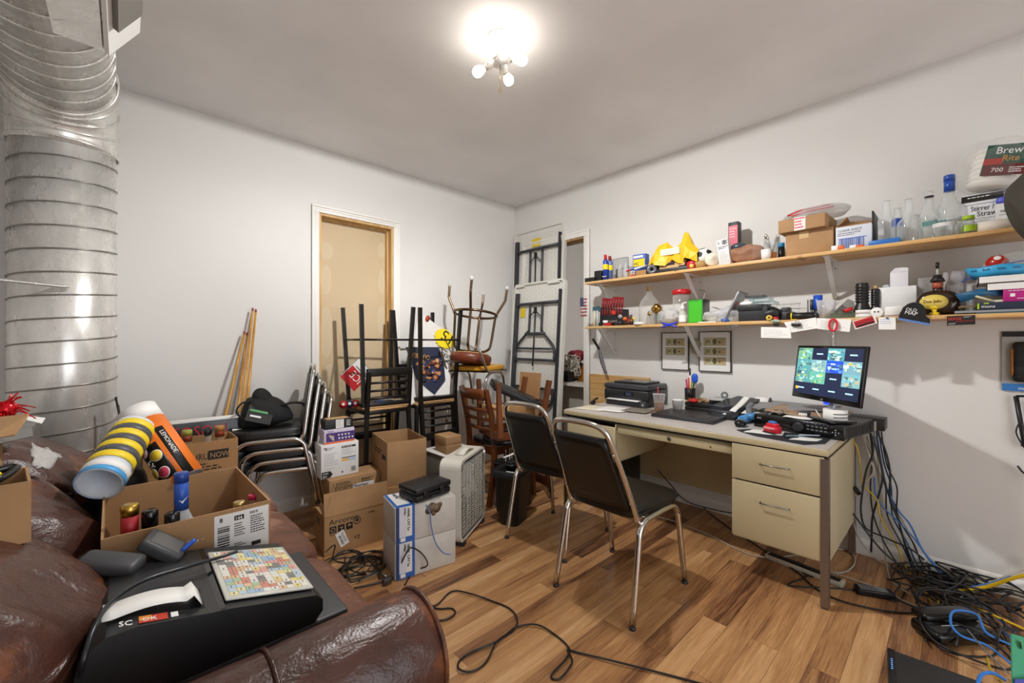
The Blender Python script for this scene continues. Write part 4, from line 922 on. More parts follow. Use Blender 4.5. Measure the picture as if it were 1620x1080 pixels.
# second box
t = open_box('bottle_carton', 'smaller open brown bottle box with black printing behind the big bottle box', (.06, 2.51, .462), .365, .21, .275, 1, CARDD)
b = MB(); b.text(FR, .06, .19, .045, 'BREAKTHRU', INK, .001, sx=.72); b.dec(FR, .24, .185, .325, .23, INK); b.text(FR, .247, .193, .038, 'NOW', mat('b08a5f', .8), .002, sx=.8); b.lines(FR, .10, .165, .2, 3, .014, INK, 4); b.make('print', t)
for i, (x, y, c_, l_) in enumerate(((.135, 2.60, GOLD, 'gold capped bottle leftmost in the smaller brown bottle box'), (.225, 2.59, mat('9a9a3a', .4), 'green gold capped bottle in the middle of the smaller brown bottle box'), (.36, 2.61, mat('b07a3a', .4), 'copper capped bottle at the right end of the smaller brown bottle box'))):
    bottle('liquor_bottle', l_, (x, y, .468), .032, .315, mat('c9b79a', .1, alpha=.5), c_, .026, .017, wrap=(mat('8a3a22', .4), .86))
t = bottle('liquor_bottle', 'bottle topped by a small black crown stopper in the smaller brown bottle box', (.305, 2.57, .468), .03, .29, CLR, None)
b = MB()
for k in range(6): a = k*PI/3; b.cyl((.008*math.cos(a), .008*math.sin(a), .285), (.022*math.cos(a), .022*math.sin(a), .325), .003, BLACK, 6)
b.lathe([(.012, 0), (.01, .03), (0, .035)], BLACK, 10, c=(0, 0, .285)); b.make('crown_stopper', t)
# framed poster leaning at the sofa end
t = thing('framed_poster', 'dark framed poster with red lettering leaning behind the bottle boxes', 'poster', (.08, 2.985, .03), (-6, 0, 0))
b = MB(); b.rbox((.22, 0, .375), (.52, .02, .75), mat('e8e6e0', .4), .008); b.make('frame', t)
Fp = frame((-.02, -.0108, .02), (1, 0, 0), (0, 0, 1)); b = MB(); b.dec(Fp, .0, .0, .48, .71, mat('1b1c1e', .25), .001); b.text(Fp, .02, .62, .095, 'AUTOSOUL', RED, .003, sx=.8); b.dec(Fp, .02, .50, .46, .505, LGREY, .002); b.make('poster_print', t)
t = thing('poster_board', 'white edged poster board leaning at the far corner of the sofa', 'poster', (.46, 2.93, .02), (-5, 8, 0))
b = MB(); b.rbox((.0, 0, .34), (.16, .014, .68), mat('e8e6e0', .45), .006); b.make('board', t)
b = MB(); b.dec(frame((-.07, -.0075, .02), (1, 0, 0), (0, 0, 1)), 0, 0, .12, .62, mat('23262b', .3), .001); b.make('poster_print', t)
# rolled posters
def roll(name, label, p0, p1, R, m, inner, parts):
    t = thing(name, label, 'rolled poster', p0, (0, 0, 0)); d = Vector(p1)-Vector(p0); L = d.length; T_ = Vector((0, 0, 1)).rotation_difference(d).to_matrix().to_4x4()
    b = MB(); sp = [(R*(1-.03*k/8)*math.cos(k*PI/4*.99), R*(1-.03*k/8)*math.sin(k*PI/4*.99)) for k in range(0, 25)]
    sp = [(R*(1-.11*k/60)*math.cos(k*2*PI/24), R*(1-.11*k/60)*math.sin(k*2*PI/24)) for k in range(61)]
    b.sheet([[T_ @ Vector((x, y, 0)) for x, y in sp], [T_ @ Vector((x, y, L)) for x, y in sp]], inner, .001); r_ = b.make('paper_roll', t)
    return t, T_, L
def wrap_patch(b, T_, R, a0, a1, z0, z1, m, n=10, lift=.0012, skew=0.):
    g = [[T_ @ Vector(((R+lift)*math.cos(a0+(a1-a0)*j/n), (R+lift)*math.sin(a0+(a1-a0)*j/n), z+skew*j/n)) for j in range(n+1)] for z in (z0, z1)]
    b.sheet(g, m, .0006)
t, T_, L = roll('poster_roll', 'rolled poster with yellow and grey bee stripes beside the orange roll', (-.06, 1.87, .775), (.03, 2.12, .90), .062, None, mat('dfe6ee', .4), None)
b = MB(); YB = mat('efd022', .45); GB = mat('4d4f52', .45)
wrap_patch(b, T_, .062, 0, 2*PI, 0.0, .02, mat('4a9fd8', .4), 24); wrap_patch(b, T_, .062, 0, 2*PI, .02, .05, WLAB, 24)
for k in range(7): wrap_patch(b, T_, .062, 0, 2*PI, .05+k*.03, .08+k*.03, YB if k % 2 == 0 else GB, 24, .0014, .02)
b.make('stripe_print', t)
t, T_, L = roll('poster_roll', 'rolled orange poster printed with lemon slices and LEMONADE on black', (.17, 2.02, .70), (.035, 2.20, .955), .062, None, WLAB, None)
ORG = mat('ee7a26', .45); b = MB(); wrap_patch(b, T_, .062, 0, 2*PI, 0, .275, ORG, 24); wrap_patch(b, T_, .062, 0, 2*PI, .275, L+.001, WLAB, 24)
# find the angle facing the camera
cn = T_.inverted() @ (Vector((0, 0, 1.23))-Vector((.1, 2.1, .83))); af = math.atan2(cn.y, cn.x)
wrap_patch(b, T_, .062, af-1.5, af-.1, .02, .17, BLACK, 12, .0018, -.0); wrap_patch(b, T_, .062, af+.15, af+.62, .0, .22, BLACK, 6, .0018)
def onroll(a, z, lift=.0026):
    c = Vector(((.062+lift)*math.cos(a), (.062+lift)*math.sin(a), z)); tz = Vector((0, 0, 1)); ta = Vector((-math.sin(a), math.cos(a), 0))
    return frame(T_ @ c, T_ @ tz*-1, T_ @ (-ta)*-1)
for (a, z, c_) in ((af-1.0, .16, 'e8a79a'), (af-.45, .12, 'f2d33a'), (af-.6, .05, 'd8456a'), (af-1.2, .07, 'f2d33a')):
    F_ = onroll(a, z); b.lathe([(.022, 0), (.022, .001), (0, .001)], WLAB, 18, F_); b.lathe([(.019, 0), (.019, .0016), (0, .0016)], mat(c_, .4), 18, F_)
F_ = onroll(af+.3, .2); b.text(F_, 0, 0, .02, 'LEMONADE', WLAB, .002); F_ = onroll(af-.95, .12); b.text(F_, 0, -.012, .03, 'LY', WLAB, .003); b.make('poster_print', t)
b = MB(); b.blob((-.02, 2.2, .62), (.18, .3, .32), mat('0f1013', .6, bump=.3), 3, 10, amp=.03, fr=9); b.dec(frame((.06, 2.07, .66), (1, .2, 0), (0, 0, 1)), 0, 0, .03, .03, RED, .004); b.make('dark_bag', label='black bag stuffed between the sofa back and the rolled posters', cat='bag')
# carton and clutter resting on the sofa back
t = open_box('parts_carton', 'open brown carton of cables with white label on the sofa back at far left', (-.355, 1.33, .80), .21, .16, .13, 8, CARD)
for c_ in t.children: pass
b = MB(); b.dec(FR, .10, .01, .16, .07, WLAB); b.dec(frame((.21, 0, 0), (0, 1, 0), (0, 0, 1)), .03, .03, .075, .11, WLAB); b.bars(frame((.21, 0, 0), (0, 1, 0), (0, 0, 1)), .04, .05, .02, .03, INK, 3, 8); b.make('paper_label', t)
for i, (c_, l_) in enumerate(((YEL, 'yellow cable coiled in the parts carton on the sofa back'), (BLACK, 'black cable bundle spilling over the parts carton edge'))):
    b = MB(); rd = random.Random(i+3)
    for k in range(1):
        P = [(-.34+.17*rd.random(), 1.35+.12*rd.random(), .925+.03*rd.random()) for _ in range(12)]
        b.tube(cat(P, 5), .005 if i == 0 else .007, c_, 6)
    b.make('cable', label=l_, cat='cable')

# tinsel, flaps, tray and bubble mailer around the parts carton
rd = random.Random(11); b = MB(); TN = mat('c8141f', .2, .6)
for k in range(70):
    a, e = rd.uniform(0, 2*PI), rd.uniform(-.4, 1.2); r1 = rd.uniform(.03, .065); d = Vector((math.cos(a)*math.cos(e), math.sin(a)*math.cos(e), math.sin(e)))
    c = Vector((-.25, 1.86, 1.035)); b.tube(cat([c, c+d*r1*.6, c+d*r1+Vector((0, 0, -.012))], 3), .0016, TN, 4)
b.blob((-.25, 1.86, 1.035), (.05, .05, .05), TN, 2, 6); b.make('tinsel_bow', label='shiny red tinsel bow at the far left edge above the sofa back', cat='decoration')
b = MB(); b.b2((-.42, 1.80, .86), (-.27, 1.97, .985), CARDD); b.sheet([[pt(-20, 696, d=1.05), pt(24, 688, d=1.08)], [pt(-20, 662, d=1.12), pt(46, 655, d=1.14)]], CARD, .004, smooth=False); b.make('cardboard_flap', label='torn tan cardboard piece under the red tinsel bow', cat='cardboard')
b = MB(); b.sheet([[pt(34, 662, d=1.45), pt(66, 670, d=1.4)], [pt(42, 657, d=1.5), pt(72, 661, d=1.5)]], PAPER, .001, smooth=False); b.make('paper_slip', label='white paper slip lying on the far back cushion beside the cardboard piece', cat='paper')
b = MB(); P0, P1, P2, P3 = pt(-20, 706, d=1.16), pt(52, 690, d=1.28), pt(50, 676, d=1.3), pt(-20, 684, d=1.2)
b.sheet([[P0, P1], [P3, P2]], mat('6e6c68', .3), .003, smooth=False); b.sheet([[P3, P2], [P3+Vector((.0, .1, .0)), P2+Vector((.0, .1, 0))]], mat('6e6c68', .3), .003, smooth=False); b.make('plastic_tray', label='clear grey plastic tray lying above the parts carton', cat='tray')
b = MB(); g = []; BW = mat('c9c6c2', .25, alpha=.85, bump=.6, bs=160)
Q = [pt(48, 702, d=1.36), pt(98, 719, d=1.42), pt(52, 738, d=1.26), pt(78, 741, d=1.3)]
for i in range(7):
    a = Q[0].lerp(Q[2], i/6); c = Q[1].lerp(Q[3], i/6); g.append([a.lerp(c, j/6)+Vector((.004*math.sin(i*2+j*3), 0, .006*math.cos(i*3+j*2))) for j in range(7)])
b.sheet(g, BW, .006); b.make('bubble_wrap', label='crumpled sheet of clear bubble wrap on the middle back cushion', cat='bubble wrap')
# ======================= ON THE DESK =======================
ZT = .7355
def one(b, name, label, cat_, group=None, **k): return b.make(name, None, label, cat_, group, **k)
# monitor
t = thing('monitor', 'black computer monitor showing security camera views, on the recorder', 'monitor', (2.733, .4925, .909), (0, 0, 48-90))
# local: panel width along y?  x = width direction
t.rotation_euler = (0, 0, math.radians(48)); Wm, Hm = .47, .30
# local x runs from the right edge to the left edge seen from the front; front normal is +y
Tt = X((0, 0, 0), (0, 0, 0)) @ Matrix.Rotation(math.radians(7.5), 4, 'X')
b = MB(); b.rbox((0, -.006, Hm/2), (Wm, .018, Hm), BLKGLOSS, .003, Tt); b.rbox((0, -.025, Hm/2), (Wm*.7, .03, Hm*.6), DGREY, .01, Tt); b.make('housing', t)
F = Tt @ frame((Wm/2-.014, .0032, .026), (-1, 0, 0), (0, 0, 1)); sw, sh = Wm-.028, Hm-.04
def scr(c, e=1.): return mat(c, .3, emit=e)
b = MB(); b.dec(F, 0, 0, sw, sh, scr('1b2440', .8), .0006)
cells = {(0, 3): ['5f9a86', '86a860'], (2, 3): ['4d8f9a', 'b8c6b0'], (0, 2): ['4f8f94', '8fb29a'], (1, 2): ['6f9aa0', '90a890'], (2, 2): ['2249b8', '5c8ad0'], (3, 2): ['6a93a0', 'b3a050'], (0, 1): ['4f8a8a', 'a0b060'], (1, 1): ['5aa090', '9cba60'], (3, 1): ['6aa0a8', 'a8a080']}
rd = random.Random(8); cw, ch = sw/4, sh/4
for (i, j), cs_ in cells.items():
    b.dec(F, i*cw, j*ch, (i+1)*cw, (j+1)*ch, scr(cs_[0], 1.1), .0010)
    for q in range(26):
        u, v = rd.uniform(0, .8), rd.uniform(0, .8); a = rd.choice(cs_*3+['c6d6cc', '34505a', '8fb8c0', '4a6a6c', 'a7c0b0'])
        b.dec(F, (i+u)*cw, (j+v)*ch, (i+min(1, u+rd.uniform(.05, .3)))*cw, (j+min(1, v+rd.uniform(.04, .25)))*ch, scr(a, 1.1), .0011+q*.00002)
for i in range(4):
    for j in range(4):
        if (i, j) not in cells: b.dec(F, (i+.3)*cw, (j+.46)*ch, (i+.7)*cw, (j+.56)*ch, scr('a8dcea', 1.2), .0012)
b.dec(F, .1*cw, .35*ch, .3*cw, .6*ch, scr('c9a040', 1.1), .0013)
b.make('screen', t)
b = MB(); F2 = Tt @ frame((.012, .0032, .006), (-1, 0, 0), (0, 0, 1)); b.text(F2, 0, 0, .013, 'LG', LGREY, .001); b.make('logo', t)
b = MB(); b.tube([(.0, -.05, .04), (-.02, -.04, -.02), (-.03, -.01, -.085)], .02, mat('8d9196', .3, .5), 8); nk = b.make('neck', t)
b = MB(); b.rbox((.0, -.03, -.008), (.035, .03, .018), mat('1f3fe0', .3, emit=1.5), .006); b.make('power_light', nk)
b = MB(); b.rbox((-.03, -.01, -.09), (.20, .14, .012), BLKGLOSS, .005); b.make('stand_base', t)
# recorder
t = thing('video_recorder', 'wide black security video recorder with dial and keypad under the monitor', 'video recorder', (2.612, .378, ZT), 0)
t.rotation_euler = (0, 0, math.radians(-11.5)); Dv = mat('1c1b1d', .35)
# local: front face along +y from the near right corner, depth along +x
b = MB(); b.b2((0, 0, .004), (.36, .44, .074), Dv, bev=.004); b.b2((-.012, 0, .0), (.0, .44, .072), BLKGLOSS, bev=.004); b.make('case', t)
Fd = frame((-.0125, .44, 0), (0, -1, 0), (0, 0, 1)); b = MB()
b.lathe([(.026, 0), (.026, .007), (.02, .01), (0, .008)], DGREY, 28, Fd @ X((.235, .036, 0))); b.make('jog_dial', t)
for i in range(5):
    for j in range(2): pass
b = MB()
for i in range(5):
    for j in range(2): b.dec(Fd, .275+i*.02, .03+j*.018, .287+i*.02, .037+j*.018, GREY, .002)
for (a, c_) in ((0, 1), (0, -1), (1, 0), (-1, 0), (0, 0)): b.dec(Fd, .401+a*.013, .034+c_*.012, .406+a*.013, .039+c_*.012, LGREY, .002)
for i in range(8): b.dec(Fd, .26+i*.018, .063, .264+i*.018, .066, mat('5a70c0', .4), .001)
b.text(Fd, .02, .05, .012, 'DVR', LGREY); b.make('keypad', t)
b = MB()
for i in range(9): b.dec(frame((0, -.0004, 0), (1, 0, 0), (0, 0, 1)), .03+i*.034, .012, .055+i*.034, .062, DBLACK, .0006)
b.make('side_vents', t)
b = MB(); b.b2((2.985, .265, ZT+.012), (3.10, .42, ZT+.075), Dv, bev=.003); b.b2((2.98, .30, ZT+.01), (2.985, .38, ZT+.06), LGREY); one(b, 'adapter_box', 'small black box behind the video recorder at the desk back corner', 'electronics box')
# paper roll, envelopes, papers on the recorder
t = thing('label_roll', 'white roll of printed labels standing on the video recorder', 'label roll', (2.715, .435, ZT+.075))
b = MB(); b.lathe([(.018, 0), (.052, 0), (.052, .066), (.018, .066), (.018, 0)], PAPER, 32, caps=False)
for k in range(9):
    for j in range(3): a = -2.9+k*.16; b.b2((-.012, -.0004, 0), (.0, .0004, .004), INK, frame((.0523*math.cos(a), .0523*math.sin(a), .014+j*.017), (-math.sin(a), math.cos(a), 0), (0, 0, 1)) @ X((0, 0, 0), (90, 0, 0)))
b.make('roll', t)
b = MB(); b.sheet([[(-.05, .04, .002), (-.05, .075, .054)], [(.02, .06, .002), (.03, .09, .054)]], PAPER, .001); b.make('loose_label', t)
def paper(name, label, pts4, m=PAPER, th=.0012, sag=.0, cat_='paper', group=None, n=6):
    Q = [Vector(p) for p in pts4]; b = MB(); g = []
    for i in range(n+1):
        a = Q[0].lerp(Q[3], i/n); c = Q[1].lerp(Q[2], i/n); g.append([a.lerp(c, j/n)+Vector((0, 0, sag*math.sin(PI*i/n)*math.sin(PI*j/n)+sag*.5*math.sin(j*1.3+i))) for j in range(n+1)])
    b.sheet(g, m, th); return one(b, name, label, cat_, group)
zz = ZT+.077
paper('envelope', 'brown kraft envelope on top of the video recorder beneath the label roll', [(2.74, .78, zz+.012), (2.70, .44, zz+.008), (2.98, .40, zz+.02), (2.98, .74, zz+.03)], mat('a3866a', .7), .003, .004, 'envelope')
paper('paper_sheet', 'white folded sheet hanging over the recorder edge below the monitor', [(2.66, .66, zz+.003), (2.645, .53, zz+.003), (2.85, .50, zz+.004), (2.86, .64, zz+.004)], PAPER, .001, .003)
paper('grey_folder', 'grey flat folder behind the kraft envelope against the wall', [(2.84, .90, zz+.004), (2.82, .50, zz+.033), (3.08, .46, zz+.035), (3.08, .86, zz+.03)], mat('8b8a8c', .6), .003, .003, 'folder')
b = MB(); b.rbox((2.76, .58, zz+.012), (.06, .05, .03), mat('26303f', .5), .004); b.dec(frame((2.729, .60, zz), (0, -1, 0), (0, 0, 1)), 0, .004, .04, .024, WLAB, .0015); one(b, 'ink_box', 'small dark box with white label tucked under papers on the recorder', 'box')
rd = random.Random(5)
b = MB()
for k in range(9):
    c = Vector((2.74+rd.uniform(-.05, .07), .72+rd.uniform(-.07, .06), zz+.008)); a = rd.uniform(0, 6.28); b.tube(cat([c, c+Vector((.03*math.cos(a), .03*math.sin(a), .012)), c+Vector((.06*math.cos(a+.5), .06*math.sin(a+.5), 0))], 4), .003, rd.choice([GREY, CHROME, DGREY]), 6)
one(b, 'key_bunch', 'jumble of grey keys and connectors on the left of the recorder', 'keys')
# laptop
t = thing('laptop', 'closed flat dark laptop at the middle front of the desk', 'laptop', (2.552, .989, ZT)); t.rotation_euler = (0, 0, math.radians(2))
LT = mat('2c2b2c', .42)
b = MB(); b.rbox((.155, .195, .007), (.31, .39, .014), LT, .003); b.make('laptop_base', t)
b = MB(); b.rbox((.155, .195, .018), (.31, .39, .008), LT, .003); b.make('laptop_lid', t)
# mouse
t = thing('computer_mouse', 'glossy black computer mouse between the laptop and the red dispenser', 'mouse', (2.63, .865, ZT), 20)
def fn(q):
    q = q.copy(); q.z = q.z if q.z > 0 else q.z*.3; return q
b = MB(); b.blob((0, 0, .012), (.10, .062, .056), BLKGLOSS, 2.6, 10, fn=fn); b.make('mouse_body', t)
# red dispenser on dark mat
b = MB(); MA = mat('22252c', .7); P = [(2.375, .50), (2.47, .435), (2.66, .44), (2.70, .52), (2.62, .62), (2.57, .80), (2.50, .84), (2.46, .80), (2.41, .72)]
b.prism(P, ZT, ZT+.003, MA); one(b, 'desk_mat', 'dark blue black mat at the right front corner of the desk', 'mat')
paper('paper_sheet', 'torn white sheet beneath the red tape dispenser', [(2.45, .79, ZT+.005), (2.50, .62, ZT+.005), (2.62, .64, ZT+.006), (2.56, .78, ZT+.005)], PAPER, .001, .002)
paper('paper_sheet', 'small blank white slip on the dark mat near the desk corner', [(2.43, .575, ZT+.005), (2.48, .47, ZT+.005), (2.56, .46, ZT+.005), (2.54, .56, ZT+.005)], PAPER, .001, .001)
t = thing('tape_dispenser', 'bright red plastic dispenser sitting on the dark mat', 'dispenser', (2.525, .672, ZT+.006), -25)
b = MB(); RP = mat('d32030', .22); b.rbox((0, 0, .02), (.05, .075, .036), RP, .008); b.rbox((.003, 0, .043), (.035, .06, .022), RP, .008); b.make('dispenser_body', t)
b = MB(); b.rbox((-.0, 0, .058), (.022, .034, .012), mat('4a7ac8', .4), .003); b.make('blue_insert', t)
b = MB(); b.rbox((-.02, 0, .028), (.02, .06, .012), mat('f09098', .3), .003); b.rbox((-.022, 0, .006), (.02, .07, .006), BLACK, .002); b.make('trim', t)
for i, (a, c_, l_) in enumerate((((2.49, .60, 2.60, .50), mat('7f9aa8', .4), 'grey blue pen lying on the dark mat'), ((2.56, .56, 2.66, .44), mat('c4ccd4', .3), 'pale silver pen beside the recorder front'), ((2.45, .60, 2.50, .55), BLACK, 'black pen stub on the dark mat'))):
    b = MB(); b.cyl((a[0], a[1], ZT+.009+.0*i), (a[2], a[3], ZT+.009), .0042, c_, 8, .002); one(b, 'pen', l_, 'pen')
# printer
t = thing('printer', 'black all in one inkjet printer at the far end of the desk', 'printer', (2.82, 1.555, ZT))
PB = mat('242528', .35); PG = mat('3a3b40', .4)
b = MB(); b.b2((.0, .0, .03), (.30, .385, .125), PB, bev=.014); b.b2((.02, .01, 0), (.29, .375, .03), BLACK); b.b2((-.012, .01, .0), (.02, .36, .045), PG, bev=.006); b.make('printer_body', t)
b = MB(); b.b2((.0, .0, .127), (.30, .385, .165), PG, bev=.01); b.b2((.06, .05, .165), (.28, .33, .18), PB, bev=.006); lid = b.make('scanner_lid', t)
b = MB(); b.b2((.10, .06, .18), (.17, .19, .186), mat('9a9a98', .4)); b.make('feeder_tray', lid)
b = MB(); b.b2((-.006, .12, .076), (.002, .20, .108), BLKGLOSS, bev=.002); b.dec(frame((-.0065, .19, .08), (0, -1, 0), (0, 0, 1)), .005, .004, .055, .024, mat('33405a', .3), .0006); b.make('control_panel', t)
b = MB(); b.lathe([(.008, 0), (.008, .002), (.006, .003), (0, .003)], LGREY, 16, frame((-.0125, .035, .022), (0, -1, 0), (0, 0, 1))); b.make('logo_badge', t)
b = MB(); b.sheet([[(-.05, .06, .047), (-.05, .33, .047)], [(.06, .05, .052), (.06, .34, .052)]], PAPER, .002); b.make('output_paper', t)
b = MB(); b.b2((3.103, 1.70, .40), (3.12, 2.285, .935), PINE); one(b, 'pine_board', 'knotty pine board standing behind the printer against the wall', 'board')
for i, (a, l_) in enumerate((([(2.42, 1.93), (2.46, 1.72), (2.66, 1.74), (2.66, 1.95)], 'cream paper sheet at the left end of the desk'), ([(2.47, 1.80), (2.50, 1.58), (2.72, 1.60), (2.70, 1.82)], 'white paper stack in front of the printer'), ([(2.56, 1.62), (2.58, 1.44), (2.76, 1.46), (2.74, 1.64)], 'grey sheet half under the printer front'))):
    paper('paper_sheet', l_, [(p[0], p[1], ZT+.003+.003*i) for p in a], [mat('e6dcc4', .7), PAPER, mat('8d8578', .5)][i], .002, .0008)
b = MB(); b.blob((2.66, 1.93, ZT+.02), (.05, .03, .03), BLACK, 2.5, 6); b.tube([(2.65, 1.93, ZT+.03), (2.70, 1.915, ZT+.055)], .008, BLACK, 6); one(b, 'camera_mount', 'small black camera mount on papers near the pine board', 'mount')
# iced coffee
t = thing('coffee_cup', 'clear plastic cup of iced coffee with a red straw on a brown napkin', 'cup', (2.757, 1.435, ZT+.004))
b = MB(); b.lathe([(.0, 0), (.030, 0), (.042, .115), (.044, .118), (.041, .115), (.029, .003)], mat('e8e8ea', .08, alpha=.3), 28); b.lathe([(.044, .117), (.044, .122), (.0, .124)], mat('e8e8ea', .08, alpha=.35), 28); b.make('cup_body', t)
b = MB(); b.lathe([(0, .003), (.029, .003), (.0345, .055), (0, .055)], mat('a8652f', .25, var=.3, vs=40), 24); b.make('coffee', t)
b = MB(); b.lathe([(0, .055), (.035, .055), (.0365, .068), (0, .07)], mat('d9b58a', .3, alpha=.8, bump=.5, bs=80), 24); b.make('ice', t)
b = MB(); b.tube([(.01, .0, .02), (-.004, .008, .17)], .0035, RED, 8); b.make('straw', t)
paper('napkin', 'brown paper napkin under the iced coffee cup', [(2.70, 1.50, ZT+.002), (2.71, 1.33, ZT+.002), (2.84, 1.36, ZT+.002), (2.82, 1.50, ZT+.002)], mat('b08a60', .8), .001, .001, 'napkin')
b = MB(); b.lathe([(0, 0), (.027, 0), (.039, .085), (.041, .087), (.038, .086), (.026, .003), (0, .003)], WHITE, 26, c=(2.83, 1.335, ZT)); one(b, 'foam_cup', 'plain white foam cup beside the iced coffee', 'cup')
# organiser, pen cup, tape
t = thing('desk_organiser', 'black desk drawer organiser against the wall behind the foam cup', 'organiser', (2.95, 1.10, ZT))
b = MB(); b.b2((0, 0, 0), (.15, .24, .03), BLACK, bev=.004); b.b2((.0, .0, .034), (.15, .24, .062), BLACK, bev=.004); b.make('drawer_unit', t)
b = MB(); b.b2((.02, -.03, .062), (.14, .08, .10), DGREY, bev=.008); b.b2((.0, -.02, .09), (.08, .07, .104), LGREY, bev=.003); b.make('receipt_device', t)
b = MB(); b.blob((.0, .19, .075), (.05, .06, .025), RED, 3, 6); one(b, 'red_stapler', 'red rounded stapler on the desk organiser', 'stapler', loc=(2.96, 1.09, ZT))
t = thing('clip_tray', 'shallow tray of tan rubber bands and clips on the organiser', 'tray', (3.02, 1.27, ZT+.064)); rd = random.Random(2)
b = MB()
for k in range(46):
    c = Vector((rd.uniform(-.07, .05), rd.uniform(-.08, .06), rd.uniform(.004, .02))); a = rd.uniform(0, 6.28); b.tube([c+Vector((.012*math.cos(a+q), .009*math.sin(a+q), .004*math.sin(q*2))) for q in (0, 1, 2, 3, 4, 5)], .0018, rd.choice([mat('b98a58', .6), mat('8f6238', .6), mat('caa070', .6)]), 5, True)
b.make('rubber_bands', t)
t = thing('pen_cup', 'black mesh cup full of pens and scissors by the framed bills', 'pen cup', (3.05, 1.345, ZT+.066))
b = MB(); b.lathe([(0, 0), (.036, 0), (.038, .085), (.036, .085), (.034, .003), (0, .003)], mat('1a1a1c', .5, alpha=.85), 24); b.make('cup_body', t)
for i, (dx, dy, h_, c_, r_, l_) in enumerate(((-.015, .022, .15, mat('b01855', .4), .007, 'magenta highlighter in the pen cup'), (-.005, .008, .16, RED, .006, 'red marker in the pen cup'), (.0, .0, .19, WLAB, .004, 'white pen with black cap in the pen cup'), (.01, -.008, .18, mat('e0b020', .5), .0035, 'yellow pencil in the pen cup'), (.015, -.015, .15, BLACK, .006, 'black marker in the pen cup'), (.0, -.024, .15, mat('88b848', .5), .005, 'green highlighter in the pen cup'))):
    b = MB(); b.cyl((3.05+dx*.4, 1.345+dy*.4, ZT+.07), (3.05+dx, 1.345+dy, ZT+.066+h_), r_, c_, 8)
    if i == 2: b.cyl((3.05+dx*.9, 1.345+dy, ZT+.066+h_-.01), (3.05+dx*1.1, 1.345+dy*1.1, ZT+.066+h_+.04), .006, BLACK, 8)
    one(b, 'pen', l_, 'pen')
b = MB(); b.tube([(3.045, 1.335, ZT+.07), (3.05, 1.315, ZT+.19)], .006, BLACK, 6)
b.blob((3.05, 1.31, ZT+.225), (.03, .045, .07), mat('1f57c8', .4), 2.5, 8); one(b, 'brush', 'blue topped brush standing in the pen cup', 'brush')
b = MB(); Tq = frame((3.04, 1.10, ZT+.125), (.3, -1, 0), (0, 0, 1)); b.lathe([(.011, 0), (.023, 0), (.023, .02), (.011, .02), (.011, 0)], mat('75777a', .4), 24, Tq, caps=False); one(b, 'tape_roll', 'small grey tape roll standing on the black organiser', 'tape roll')
# receipt printer, receipts, blue tool
b = MB(); b.b2((2.81, .97, ZT), (3.0, 1.12, ZT+.05), mat('1a2028', .4), X((0, 0, 0)), bev=.01); b.sheet([[(2.78, .95, ZT+.01), (2.76, 1.10, ZT+.01)], [(2.86, .92, ZT+.06), (2.86, 1.12, ZT+.065)], [(3.04, .88, ZT+.115), (3.06, 1.02, ZT+.12)]], mat('20242c', .25), .008)
one(b, 'document_tray', 'curved black document tray behind the laptop', 'tray')
b = MB(); b.b2((2.82, .74, ZT), (3.02, .93, ZT+.048), mat('1c2027', .4), bev=.006); one(b, 'card_reader', 'black box shaped device under the curled receipts', 'device')
for i, (pts_, l_) in enumerate((([(2.84, 1.03, ZT+.01), (2.82, 1.03, ZT+.04), (2.86, 1.02, ZT+.055), (2.90, 1.0, ZT+.035), (2.93, .99, ZT+.012)], 'curled white receipt strip right behind the laptop corner'), ([(2.80, .985, ZT+.002), (2.84, .975, ZT+.055), (2.91, .96, ZT+.085), (3.0, .945, ZT+.13)], 'long white receipt strip rising toward the wall'), ([(2.80, .86, ZT+.05), (2.90, .86, ZT+.062), (3.0, .85, ZT+.06)], 'flat white receipts lying on the black device'))):
    g = [[Vector(p)+Vector((0, dd*(1 if i < 1 else (.7 if i < 2 else 2.)), .0)) for dd in (-.028, 0, .028)] for p in cat(pts_, 5)]; b = MB(); b.sheet(g, PAPER, .0012); one(b, 'receipt', l_, 'receipt')
t = thing('handheld_tool', 'light blue and grey handheld tool lying behind the mouse', 'tool', (2.745, .885, ZT+.045), 0)
b = MB(); LB = mat('4f94cf', .35); b.cyl((-.04, .0, -.02), (.06, -.02, -.015), .024, LB, 14); b.cyl((.02, -.01, -.01), (.05, -.06, .0), .02, LB, 12); b.make('handle', t)
b = MB(); b.tube(cat([(.05, -.02, .0), (.1, .0, .04), (.18, .01, .05)], 4), [.018]*5+[.014]*4, GREY, 8); b.make('head', t)
t = thing('receipt_spool', 'white paper spool with dark core standing by the wall behind the receipts', 'paper spool', (3.06, .86, ZT+.07)); b = MB(); Tq = frame((0, 0, .03), (0, -1, 0), (0, 0, 1)); b.cyl((0, .05, .03), (0, -.03, .03), .028, PAPER, 24); b.make('paper_spool', t)
b = MB(); b.cyl((0, -.0301, .03), (0, -.036, .03), .031, mat('4a4a4c', .4), 24); b.cyl((0, -.036, .03), (0, -.04, .03), .012, LGREY, 16); b.make('spool_core', t)
b = MB(); b.b2((3.0, .80, ZT), (3.09, .95, ZT+.068), DGREY, bev=.004); one(b, 'charger_block', 'low dark block supporting the white paper spool', 'electronics box')
